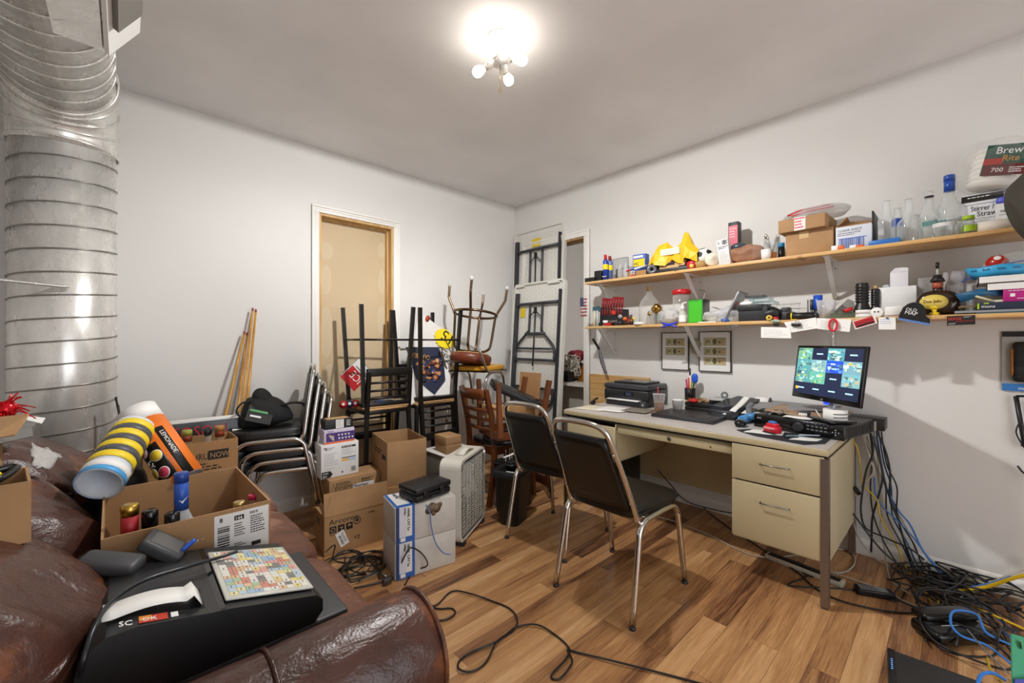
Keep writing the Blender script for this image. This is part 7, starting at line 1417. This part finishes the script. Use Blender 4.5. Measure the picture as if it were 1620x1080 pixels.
# black bracket object cut by the right picture edge
t = thing('wall_rack', 'black metal letter rack with wires at the right edge of the wall', 'rack', (3.10, -.235, .62)); b = MB(); RB = mat('161616', .4)
b.tube([(0, .045, .35), (0, .02, .13), (0, -.10, .05)], .009, RB, 6); b.tube([(0, .045, .35), (-.03, -.12, .37)], .006, RB, 6); b.tube([(0, .03, .12), (0, -.15, .13)], .006, RB, 6); b.b2((-.01, -.2, .0), (.02, -.05, .36), RB); b.make('rack_frame', t)
b = MB(); b.tube(cat([(0, .03, .24), (-.01, .045, .18), (0, .02, .11)], 4), .003, RB, 6); b.make('loose_wire', t); b = MB(); b.tube(cat([(0, .04, .02), (-.01, .02, -.01), (0, -.03, -.04)], 4), .004, RB, 6); b.make('loose_wire', t)

# ======================= POSTERS, SIGN AND BALLS ON THE BAR STOOLS =======================
zs = .775*.956+.004
def poly_poster(name, label, corners, m, deco=None, th=.003, cat_='poster'):
    "corners bl, br, tr, tl in the room"
    C_ = [Vector(c) for c in corners]; t = thing(name, label, cat_, C_[0]); Q = [c-C_[0] for c in C_]; b = MB(); b.sheet([[Q[0], Q[1]], [Q[3], Q[2]]], m, th, smooth=False); b.make('sheet', t)
    F = frame((0, 0, 0), Q[1], Q[3]); n = Vector((F[0][2], F[1][2], F[2][2])); F = Matrix.Translation(n*th*.55) @ F
    if deco: b = MB(); deco(b, F, Q[1].length, Q[3].length); b.make('print', t)
    return t
NV = mat('1f2740', .45)
def beer(b, F, W, H):
    b.prism([(W*.2, H*.42), (W*.62, H*.12), (W*.95, H*.35), (W*.98, H*.94), (W*.02, H*.97)], 0, .001, NV, F)
    rd = random.Random(12)
    for k in range(46):
        u, v = rd.uniform(.25, .9), rd.uniform(.34, .74); b.lathe([(1, 0), (0, .001)], mat(rd.choice(['b8764e', '8a4a3a', '3a4a80', 'c9885a', '2a2a3a', 'd8a070', '6a3a34', '4a5a9a']), .5), 8, F @ X((u*W, v*H, .001+.00002*k), (0, 0, rd.uniform(0, 90)), (rd.uniform(.012, .028), rd.uniform(.012, .03), 1)))
    Fu = F @ X((W*.62, H*.80, 0), (0, 0, 180-12)); b.text(Fu, 0, -.0, .055, 'OUR BEAR', mat('d8a040', .5), .002, sx=.75)
t = poly_poster('beer_poster', 'upside down navy beer poster of cheering people standing on the right bar stool', [pt(650, 640, y=2.93), pt(711, 632, y=2.90), pt(713, 578, y=2.98), pt(644, 546, y=3.02)], mat('e6e4e0', .5), beer)
def mond(b, F, W, H):
    Fu = F @ X((W*.97, H*.20, 0), (0, 0, 180)); b.text(Fu, 0, 0, .058, 'MONDAYS', INK, .002, sx=.85); Fu = F @ X((W*.93, H*.37, 0), (0, 0, 180)); b.text(Fu, 0, 0, .046, 'BUCKETS', INK, .002, sx=.8); b.text(Fu, .06, -.03, .022, '5/Bottles', INK, .002)
    c = X((W*.62, H*.70, .001)); P = []
    for k in range(36): a = 2*PI*k/36; r_ = .105 if k % 2 else .092; P.append((r_*math.cos(a), r_*.85*math.sin(a)))
    b.prism(P, 0, .0012, mat('f0d820', .45), F @ c)
    b.text(F @ X((W*.87, H*.86, .001), (0, 0, 180-10)), 0, 0, .14, '15', INK, .002)
    b.lathe([(1, 0), (0, .001)], mat('b8402a', .5), 10, F @ X((W*.12, H*.95, .001), (0, 0, 0), (.02, .03, 1)))
t = poly_poster('bucket_poster', 'upside down white poster with MONDAYS BUCKETS and a yellow starburst', [pt(648, 556, y=3.03), pt(713, 588, y=3.0), pt(722, 536, y=3.06), pt(664, 494, y=3.08)], mat('dddad4', .55), mond)
t = poly_poster('ice_sign', 'tilted white and red ICE sign standing on the left bar stool seat', [pt(560, 619, y=3.08), pt(590, 590, y=3.10), pt(567, 566, y=3.12), pt(539, 592, y=3.10)], mat('e2e0de', .4), lambda b, F, W, H: (b.dec(F, .0, 0, W*.62, H*.94, mat('c01f26', .4)), b.text(F @ X((W*.54, H*.1, 0), (0, 0, 90)), 0, 0, .085, 'ICE', WLAB, .002, sx=.8), b.dec(F, W*.985, 0, W, H, BLACK), b.dec(F, 0, H*.98, W, H, BLACK), b.dec(F, W*.68, H*.1, W*.72, H*.8, GREY)))
for i, (px, c_, l_) in enumerate(((543, 'b81820', 'red pool ball, leftmost of those on the left bar stool'), (553, '23284a', 'dark blue pool ball between the two red pool balls'), (562, 'b81820', 'red pool ball right of the dark blue one'))):
    p = pt(px, 622, y=3.0); t = thing('pool_ball', l_, 'pool ball', (p.x, 3.0, zs+.033), group='pool balls'); b = MB(); b.blob((0, 0, 0), (.056, .056, .056), mat(c_, .12), 2, 8); b.make('ball_body', t); b = MB(); d = Vector((-.35, -.9, .2)).normalized(); b.lathe([(.011, 0), (.011, .0006), (0, .0006)], WLAB, 16, Matrix.Translation(d*.0277) @ Vector((0, 0, 1)).rotation_difference(d).to_matrix().to_4x4()); b.make('number_spot', t)
b = MB(); b.b2((1.23, 2.95, zs), (1.38, 3.05, zs+.01), CARDD); b.b2((1.23, 3.045, zs+.01), (1.38, 3.05, zs+.05), CARDD); single(b, 'ball_tray', 'low brown tray holding the pool balls on the left bar stool', 'tray')
for i, (x, y, w_, h_, c_, l_) in enumerate(((1.46, 2.98, .10, .06, WLAB, 'white carton behind the ladder back on the left bar stool seat'), (1.37, 2.90, .06, .05, mat('2a4a8a', .5), 'small blue and white box on the left bar stool seat'), (1.52, 2.93, .08, .045, mat('b8a888', .5), 'tan small box at the right side of the left bar stool seat'))):
    b = MB(); b.b2((x-w_/2, y-.03, zs), (x+w_/2, y+.03, zs+h_), c_, bev=.002); single(b, 'small_box', l_, 'box')
# things among the wooden chairs
b = MB(); b.rbox((0, 0, 0), (.40, .27, .05), mat('19191a', .4), .008); single(b, 'black_tray', 'black flat tray wedged between the legs of the upside down wooden chair', 'tray', (2.27, 2.40, .815), None); bpy.data.objects['black_tray.001' if 'black_tray.001' in bpy.data.objects else 'black_tray'].rotation_euler = (math.radians(6), math.radians(24), math.radians(-30))
b = MB(); b.rbox((0, 0, 0), (.20, .14, .09), mat('c09a6a', .7), .003); single(b, 'small_carton', 'small tan carton resting in the upside down wooden chair', 'box', (2.10, 2.42, .70), -20); b = MB(); b.rbox((0, 0, 0), (.26, .16, .12), CARDD, .003); single(b, 'crumpled_carton', 'crumpled brown carton under the black tray in the wooden chair', 'box', (2.27, 2.36, .68), 15)
b = MB(); b.b2((0, 0, 0), (.016, .26, .62), mat('b98a5c', .7, var=.1)); b.make('brown_board', None, 'brown fibre board leaning between the wooden chairs and folding tables', 'board', loc=(2.74, 2.62, .32), rot=(0, 5, 0)); b = MB(); b.b2((0, 0, 0), (.3, .24, .318), CARDD, bev=.003); single(b, 'brown_carton', 'closed brown carton low behind the wooden chairs', 'box', (2.60, 2.62, 0))
# ======================= POOL CUES =======================
CUE = wood('maple_cue', [(.3, 'b07828'), (.6, 'd09a45')], .3, scale=(30, 30, 3), knots=False)
for i, (tp, ft, l_) in enumerate((((387, 524), (355, 668), 'shortest pool cue, leftmost of the four leaning in the corner by the chair stack'), ((391, 526), (374, 668), 'second pool cue from the left, behind the shortest'), ((400, 487), (381, 668), 'tallest pool cue, with the reddish tip'), ((405, 489), (388, 668), 'rightmost pool cue leaning beside the tallest'))):
    T0 = pt(*tp, y=3.27); B0 = pt(*ft, y=3.13); d = (B0-T0); k = (T0.z)/(T0.z-B0.z); B1 = T0+d*k; B1.y = max(B1.y, 2.9)
    t = thing('pool_cue', l_, 'pool cue', B1, group='pool cues'); v = T0-B1; b = MB(); b.tube([v*0, v*.5, v*.985], [.014, .0105, .0065], CUE, 10); b.make('shaft', t); b = MB(); b.tube([v*.985, v], [.0066, .0062], mat('9a4a4a', .6), 10); b.make('tip', t)
# music stand leg behind sofa
b = MB(); b.tube([pt(183, 628, y=2.86), pt(192, 672, y=2.84), pt(200, 740, y=2.82)], .005, BLACK, 6); b.tube([pt(187, 640, y=2.86), pt(192, 672, y=2.84)], .004, BLACK, 6); single(b, 'folded_stand', 'thin black folded stand legs beside the duct', 'stand')
# ======================= BEYOND THE RIGHT DOORWAY =======================
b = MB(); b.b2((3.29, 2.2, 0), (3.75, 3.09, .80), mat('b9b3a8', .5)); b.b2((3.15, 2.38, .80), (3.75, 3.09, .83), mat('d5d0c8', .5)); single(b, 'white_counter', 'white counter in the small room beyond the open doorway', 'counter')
b = MB(); b.sheet([[(3.32, 2.44, .83), (3.32, 2.60, .83)], [(3.36, 2.40, 1.0), (3.36, 2.56, 1.0)], [(3.34, 2.38, 1.17), (3.36, 2.47, 1.17)]], mat('c9802c', .6, bump=.4), .012); single(b, 'orange_envelope', 'crumpled orange padded envelope in the doorway beside the pine board', 'envelope')
rd = random.Random(14); b = MB(); b.blob((3.42, 2.78, .93), (.2, .28, .20), mat('1a1a1c', .6), 3, 8, amp=.03, fr=9); single(b, 'black_device', 'black equipment pile on the counter beyond the doorway', 'equipment')
b = MB(); b.blob((3.45, 2.72, 1.08), (.12, .2, .12), mat('8a2030', .5), 2.6, 7, amp=.02, fr=14); single(b, 'red_cloth', 'dark red bundle on top of the black equipment in the doorway', 'cloth')
b = MB()
for k in range(14):
    P = [Vector((3.28+rd.uniform(0, .08), 2.62+rd.uniform(-.08, .18), .86+rd.uniform(0, .25))) for _ in range(7)]; b.tube(cat(P, 5), .0045, mat('cfc8b8', .5), 5)
single(b, 'white_cable_tangle', 'tangle of off white cables spilling over the counter in the doorway', 'cables')
b.__init__(); b.b2((3.18, 2.60, .832), (3.27, 2.72, .93), BLACK, bev=.004); single(b, 'black_charger', 'small black box at the counter edge in the doorway', 'electronics box')
# ======================= CABLES AND FLOOR ELECTRONICS =======================
BLKC = mat('161617', .4, name='black_cable'); WHC = mat('b0a898', .5, name='beige_cable'); YLC = mat('c9a61e', .4, name='yellow_cable'); BLC = mat('2f6fb8', .35, name='blue_cable')
def cable(name, label, P, r, m, group=None, n=7):
    b = MB(); b.tube(cat(P, n), r, m, 6); return single(b, name, label, 'cable', group=group)
def fl_(px, py, z=.006): return pt(px, py, z=z)
# long loops across the floor
P = [fl_(*p) for p in ((655, 938), (672, 954), (690, 957), (715, 935), (745, 941), (780, 951), (806, 962), (818, 980), (814, 994), (795, 1008), (783, 1018), (748, 1030), (727, 1045), (726, 1060), (745, 1062), (768, 1048), (785, 1018), (800, 1004), (818, 991), (850, 990), (880, 1005), (900, 1025), (895, 1045), (872, 1068), (885, 1073), (905, 1050), (898, 1028), (915, 1032), (980, 1050), (1060, 1068), (1120, 1084))]
cable('power_cable', 'long black cord looping over the open wood floor before the chairs', [p+Vector((0, 0, .006*(i % 3 == 1))) for i, p in enumerate(P)], .0038, BLKC)
cable('power_cable', 'short black cord loop right of the sofa arm end', [fl_(*p) for p in ((668, 950), (690, 962), (714, 962), (720, 970), (705, 980), (680, 980), (668, 975))], .0038, BLKC)
rd = random.Random(31)
for k in range(7):
    c = fl_(560+rd.uniform(-18, 22), 905+rd.uniform(-14, 16)); P = []
    for j in range(9): a = j*1.1+rd.uniform(-.4, .4)+k; r_ = rd.uniform(.06, .15); P.append(c+Vector((r_*math.cos(a)*1.1, r_*math.sin(a)*.9, .008+.03*rd.random()*(j % 2))))
    cable('black_cable', 'black cord loops heaped on the floor between the sofa and the cartons', P, .0038, BLKC, 'cord heap between sofa and cartons', 6)
cable('power_cable', 'black cord arching over the front of the lower cable carton', [fl_(560, 930), fl_(610, 918), fl_(628, 905, .02)]+[pt(640, 880, y=1.93), pt(650, 866, y=1.92), pt(668, 876, y=1.91), pt(676, 894, y=1.89)]+[fl_(655, 903), fl_(640, 925)], .0038, BLKC)
cable('power_cable', 'black cord rising from the heap along the carton corner by the sofa', [fl_(515, 873, .04), fl_(530, 862, .14), fl_(528, 885, .02), fl_(560, 890), fl_(590, 880, .03), fl_(600, 915)], .0038, BLKC)
b = MB(); b.rbox(fl_(612, 918, .02), (.045, .03, .03), mat('3a3330', .5), .005); b.cyl(fl_(600, 905, .02), fl_(612, 913, .02), .008, STEEL, 8); single(b, 'cord_adapter', 'small dark cable plug in the cord heap', 'plug')
# cords under the desk
cable('beige_cable', 'long beige cord running along the floor under the desk', [fl_(*p) for p in ((1010, 812), (1060, 822), (1120, 845), (1165, 868), (1200, 880), (1240, 880), (1290, 872), (1330, 862))], .004, WHC)
cable('power_cable', 'black cord across the floor beneath the desk kneehole', [fl_(*p) for p in ((1095, 780), (1110, 800), (1150, 832), (1190, 858), (1230, 885), (1262, 905), (1290, 930), (1330, 950), (1400, 966), (1452, 970))], .004, BLKC)
cable('power_cable', 'black cord hanging below the desk against the wall', [pt(1040, 742, x=3.0), pt(1060, 765, x=3.05), pt(1085, 792, x=3.06), pt(1130, 806, x=3.06), pt(1180, 815, x=3.05)], .004, BLKC)
t = thing('power_strip', 'beige edged black power strip lying under the desk drawers', 'power strip', fl_(1222, 884, 0)); t.rotation_euler = (0, 0, math.radians(-98)); b = MB(); b.rbox((.15, 0, .014), (.36, .06, .026), WHC, .006); b.make('strip_body', t); b = MB(); b.rbox((.15, 0, .0275), (.33, .045, .003), BLACK, .001); b.make('outlet_face', t)
cable('black_cable', 'black curled cord under the drawer pedestal', [fl_(*p) for p in ((1262, 888), (1270, 905), (1288, 912), (1296, 905), (1282, 898), (1275, 912), (1250, 922), (1248, 926), (1275, 928), (1320, 930), (1360, 934))], .0038, BLKC)
t = thing('power_adapter', 'black laptop power adapter brick on the floor right of the desk leg', 'power adapter', fl_(1383, 941, 0)); t.rotation_euler = (0, 0, math.radians(-62)); b = MB(); b.rbox((0, 0, .016), (.15, .06, .03), mat('18191b', .35), .006); b.make('brick', t); b = MB(); b.dec(FT(.0315), -.06, -.02, .05, .02, mat('8f9296', .5)); b.lines(FT(.032), -.055, .012, .09, 5, .007, DGREY, 3); b.make('label', t)
cable('power_cable', 'black cord leaving the power adapter toward the wall', [fl_(1408, 950, .016), fl_(1425, 948), fl_(1432, 935), fl_(1450, 925), fl_(1480, 915)], .0035, BLKC)
cable('beige_cable', 'beige cord running from the desk leg to the cable pile', [fl_(*p) for p in ((1315, 905), (1360, 920), (1400, 935), (1440, 955), (1480, 962), (1500, 955))], .0045, WHC)
cable('beige_cable', 'beige cord loop on the floor behind the desk leg', [fl_(*p) for p in ((1318, 868), (1345, 872), (1352, 890), (1335, 905), (1300, 903))], .005, WHC)
# cables hanging from the recorder down the wall
def hang(name, label, pts, m, r=.0042, x0=3.06, zfl=None):
    P = []
    for (px, py) in pts:
        q = pt(px, py, x=x0)
        if q.z < .012: q = pt(px, py, z=.012+.01*rd.random())
        P.append(q)
    return cable(name, label, P, r, m)
hang('network_cable', 'yellow network cable dropping from the desk edge to the router', [(1350, 695), (1358, 715), (1362, 745), (1364, 765), (1378, 780), (1388, 792), (1392, 815), (1408, 845), (1420, 865), (1432, 895), (1458, 925), (1472, 950), (1490, 968), (1510, 985)], YLC, .0038, 3.02)
hang('black_cable', 'thick black cable curving from the recorder back, leftmost of the hanging ones', [(1374, 672), (1381, 700), (1380, 720), (1370, 745), (1364, 780), (1362, 810), (1370, 835), (1400, 850), (1440, 868), (1462, 885)], BLKC, .0048, 3.0)
hang('black_cable', 'black cable falling straight to the floor beside the yellow one', [(1376, 680), (1390, 720), (1396, 755), (1388, 790), (1380, 820), (1379, 850), (1378, 874)], BLKC, .0048, 3.04)
hang('black_cable', 'black cable hanging farthest right from the recorder', [(1378, 665), (1398, 705), (1408, 745), (1408, 790), (1420, 820), (1432, 860), (1450, 905), (1470, 935), (1500, 960)], BLKC, .0048, 3.06)
hang('black_cable', 'second black cable alongside the farthest right one', [(1382, 690), (1395, 740), (1405, 780), (1418, 812), (1428, 848), (1440, 890), (1455, 925), (1475, 940)], BLKC, .0042, 3.09)
hang('black_cable', 'black cable slanting from behind the desk leg to the cable pile', [(1350, 812), (1372, 842), (1400, 875), (1440, 905), (1480, 925), (1530, 950), (1570, 990), (1600, 1030)], BLKC, .0048, 3.0)
hang('network_cable', 'blue network cable sweeping down from the recorder to the right', [(1385, 690), (1393, 730), (1400, 765), (1420, 805), (1440, 830), (1460, 870), (1490, 905), (1520, 935), (1560, 970), (1600, 1010)], BLC, .0042, 3.07)
hang('network_cable', 'thinner blue cable branching left of the sweeping one', [(1383, 755), (1386, 785), (1400, 805), (1418, 822), (1445, 850), (1470, 885), (1500, 920), (1550, 955), (1605, 1000)], BLC, .0036, 3.04)
hang('beige_cable', 'beige cord bundle bowed beside the desk side', [(1362, 665), (1366, 690), (1376, 725), (1382, 745), (1370, 762), (1352, 782), (1348, 810), (1356, 845), (1378, 875), (1405, 895), (1440, 905)], WHC, .0045, 3.03)
hang('beige_cable', 'beige cord dropping by the wall between black cables', [(1372, 690), (1384, 730), (1392, 770), (1396, 800), (1393, 835), (1400, 870), (1404, 900), (1412, 920), (1440, 940)], WHC, .004, 3.08)
hang('beige_cable', 'thin beige cord crossing toward the wall outlet side', [(1370, 700), (1390, 745), (1410, 790), (1436, 840), (1455, 880), (1490, 915), (1560, 925)], WHC, .0034, 3.09)
for i, (dx, m_, w_) in enumerate(((6, BLKC, 'first'), (-5, BLKC, 'second'), (14, BLKC, 'third'), (2, WHC, 'a'), (10, BLC, 'b'))):
    P = [(1380+dx, 680), (1386+dx*1.2, 720+dx), (1378+dx*2.2+10, 770), (1392+dx*2, 815), (1412+dx*2.4, 860), (1436+dx*2, 900), (1470+dx*3, 935), (1520+dx*2, 965)]
    hang('black_cable' if m_ is BLKC else ('beige_cable' if m_ is WHC else 'network_cable'), ['thin black cable woven into the hanging bunch, in front', 'thin black cable woven into the hanging bunch, nearest the desk', 'thin black cable woven into the hanging bunch, nearest the wall corner side', 'beige cord woven through the hanging black cables', 'dark blue cable woven through the hanging black cables'][i], P, m_ if m_ is not BLC else mat('1f4f80', .4), .0036, 3.05+.006*i)
b = MB(); b.tube([pt(1351, 770, x=3.02), pt(1360, 782, x=3.02)], .012, BLACK, 8); single(b, 'cable_tie', 'black tie wrapped around the beige cord bundle', 'cable tie')
# cable pile
rd = random.Random(77)
for k in range(18):
    c = fl_(1505+rd.uniform(-55, 75), 955+rd.uniform(-38, 70)); P = []
    for j in range(9): a = j*1.0+rd.uniform(-.5, .5)+k; r_ = rd.uniform(.05, .16); p = c+Vector((r_*math.cos(a), r_*math.sin(a)*1.1, .01+.07*rd.random())); p.x = min(p.x, 3.09); P.append(p)
    cable('black_cable', 'black cords tangled in the pile by the right wall', P, .0042, BLKC, 'tangled black cords by the right wall', 6)
for k in range(3):
    c = fl_(1545+rd.uniform(-25, 25), 930+rd.uniform(-6, 10)); P = []
    for j in range(8): a = j*.9+k; r_ = rd.uniform(.07, .12); p = c+Vector((r_*math.cos(a)*.8, r_*math.sin(a)*1.2, .015+.035*rd.random())); p.x = min(p.x, 3.09); P.append(p)
    cable('beige_cable', 'beige cords coiled at the baseboard behind the cable pile', P, .0052, WHC, 'coiled beige cords at the baseboard', 6)
cable('network_cable', 'thick yellow cable entering from the right above the pile', [pt(1640, 905, x=2.9), pt(1600, 915, x=2.92), pt(1560, 928, x=2.95), pt(1520, 934, x=2.95), fl_(1500, 936, .04)], .008, mat('e0b81e', .4))
cable('network_cable', 'blue cable lying behind the thick yellow cable', [fl_(1530, 930, .04), pt(1570, 922, x=3.0), pt(1600, 912, x=3.05)], .006, BLC)
cable('beige_cable', 'pale cord crossing the baseboard behind the thick yellow cable', [pt(1640, 892, x=3.08), pt(1590, 912, x=3.08), pt(1550, 930, x=3.08), fl_(1520, 945, .02)], .006, mat('c9c2b6', .5))
cable('network_cable', 'bright blue cable arching over the router', [fl_(1600, 1020, .05), fl_(1560, 1000, .09), fl_(1545, 972, .10), fl_(1510, 966, .10), fl_(1504, 985, .10), fl_(1520, 1005, .08), fl_(1560, 1020, .06), fl_(1600, 1050, .05)], .0045, mat('2f7fd8', .35))
cable('network_cable', 'short bright blue cable at the bottom right corner', [fl_(1545, 1090, .04), fl_(1552, 1068, .06), fl_(1570, 1064, .06), fl_(1590, 1075, .04)], .0055, mat('2f7fd8', .35))
cable('network_cable', 'yellow cable lying on the right side of the pile', [fl_(1535, 955, .06), fl_(1570, 972, .06), fl_(1610, 990, .05), fl_(1650, 1010, .04)], .005, mat('e0b81e', .4))
cable('network_cable', 'short yellow cable looping in front of the router', [fl_(1485, 950, .04), fl_(1482, 968, .05), fl_(1495, 985, .05), fl_(1505, 965, .05)], .0045, mat('b89a1e', .4))
cable('network_cable', 'yellow cable peeking out at the lower right of the router', [fl_(1562, 1040, .04), fl_(1568, 1062, .04), fl_(1585, 1080, .03)], .0045, mat('b89a1e', .4))
cable('antenna_cable', 'grey coaxial lead crossing the router to the lower right', [fl_(1530, 995, .1), fl_(1560, 1030, .09), fl_(1597, 1066, .06)], .003, GREY)
t = thing('router', 'glossy black router lying among the cables at lower right', 'router', fl_(1508, 1010, .0)); t.rotation_euler = (0, 0, math.radians(-40)); b = MB(); b.rbox((0, 0, .035), (.26, .12, .05), BLKGLOSS, .015); b.rbox((.02, .05, .07), (.24, .07, .035), BLKGLOSS, .012); b.make('housing', t); b = MB(); b.dec(frame((-.06, -.01, .0605), (1, 0, 0), (0, 1, 0)), 0, 0, .09, .004, LGREY); b.dec(frame((-.11, .0, .0605), (1, 0, 0), (0, 1, 0)), 0, 0, .03, .02, DGREY); b.make('light_strip', t)
t = thing('network_box', 'flat matte black box with small lights on the floor at bottom right', 'network box', pt(1403, 1024, z=.05)-Vector((0, 0, .05))); t.rotation_euler = (0, 0, math.radians(6)); b = MB(); b.b2((-.34, -.42, .004), (.0, 0, .05), mat('2a2a2b', .5), bev=.004); b.make('case', t)
b = MB(); Fn = frame((-.34, .0005, 0), (1, 0, 0), (0, 0, 1)); 
b.b2((-.34, -.022, .0505), (.0, -.002, .0515), BLKGLOSS)
for k in range(6): b.b2((-.13+k*.012, -.014, .0516), (-.125+k*.012, -.01, .0522), mat('5a90e0', .4, emit=1.2))
b.make('light_panel', t)
b = MB(); b.sheet([[pt(1601, 1090, d=1.22), pt(1680, 1090, d=1.22)], [pt(1600, 1002, d=1.30), pt(1680, 1025, d=1.30)]], mat('3f9a72', .5), .004, smooth=False); b.sheet([[pt(1605, 1084, d=1.218), pt(1660, 1084, d=1.218)], [pt(1605, 1074, d=1.225), pt(1660, 1074, d=1.225)]], mat('3a3f9a', .5), .002, smooth=False); b.lathe([(.012, 0), (0, .001)], mat('e0c060', .5), 10, Matrix.Translation(pt(1616, 1020, d=1.28)) @ Matrix.Rotation(PI/2, 4, 'X')); single(b, 'green_folder', 'green card folder at the bottom right corner of the room', 'folder')
# black computer under the left end of the desk
t = thing('computer_tower', 'small black computer tower on the floor under the left desk end', 'computer', (2.62, 1.72, 0)); b = MB(); b.b2((0, 0, .012), (.38, .16, .36), mat('141416', .35), bev=.005); b.make('case', t); b = MB(); b.b2((-.004, .02, .20), (.0, .14, .33), BLKGLOSS); b.b2((-.004, .02, .05), (.0, .14, .06), DGREY); b.make('front_panel', t)
for (x, y) in ((.03, .02), (.33, .02), (.03, .14), (.33, .14)): b = MB(); b.cyl((x, y, 0), (x, y, .014), .012, DBLACK, 10); b.make('foot', t)
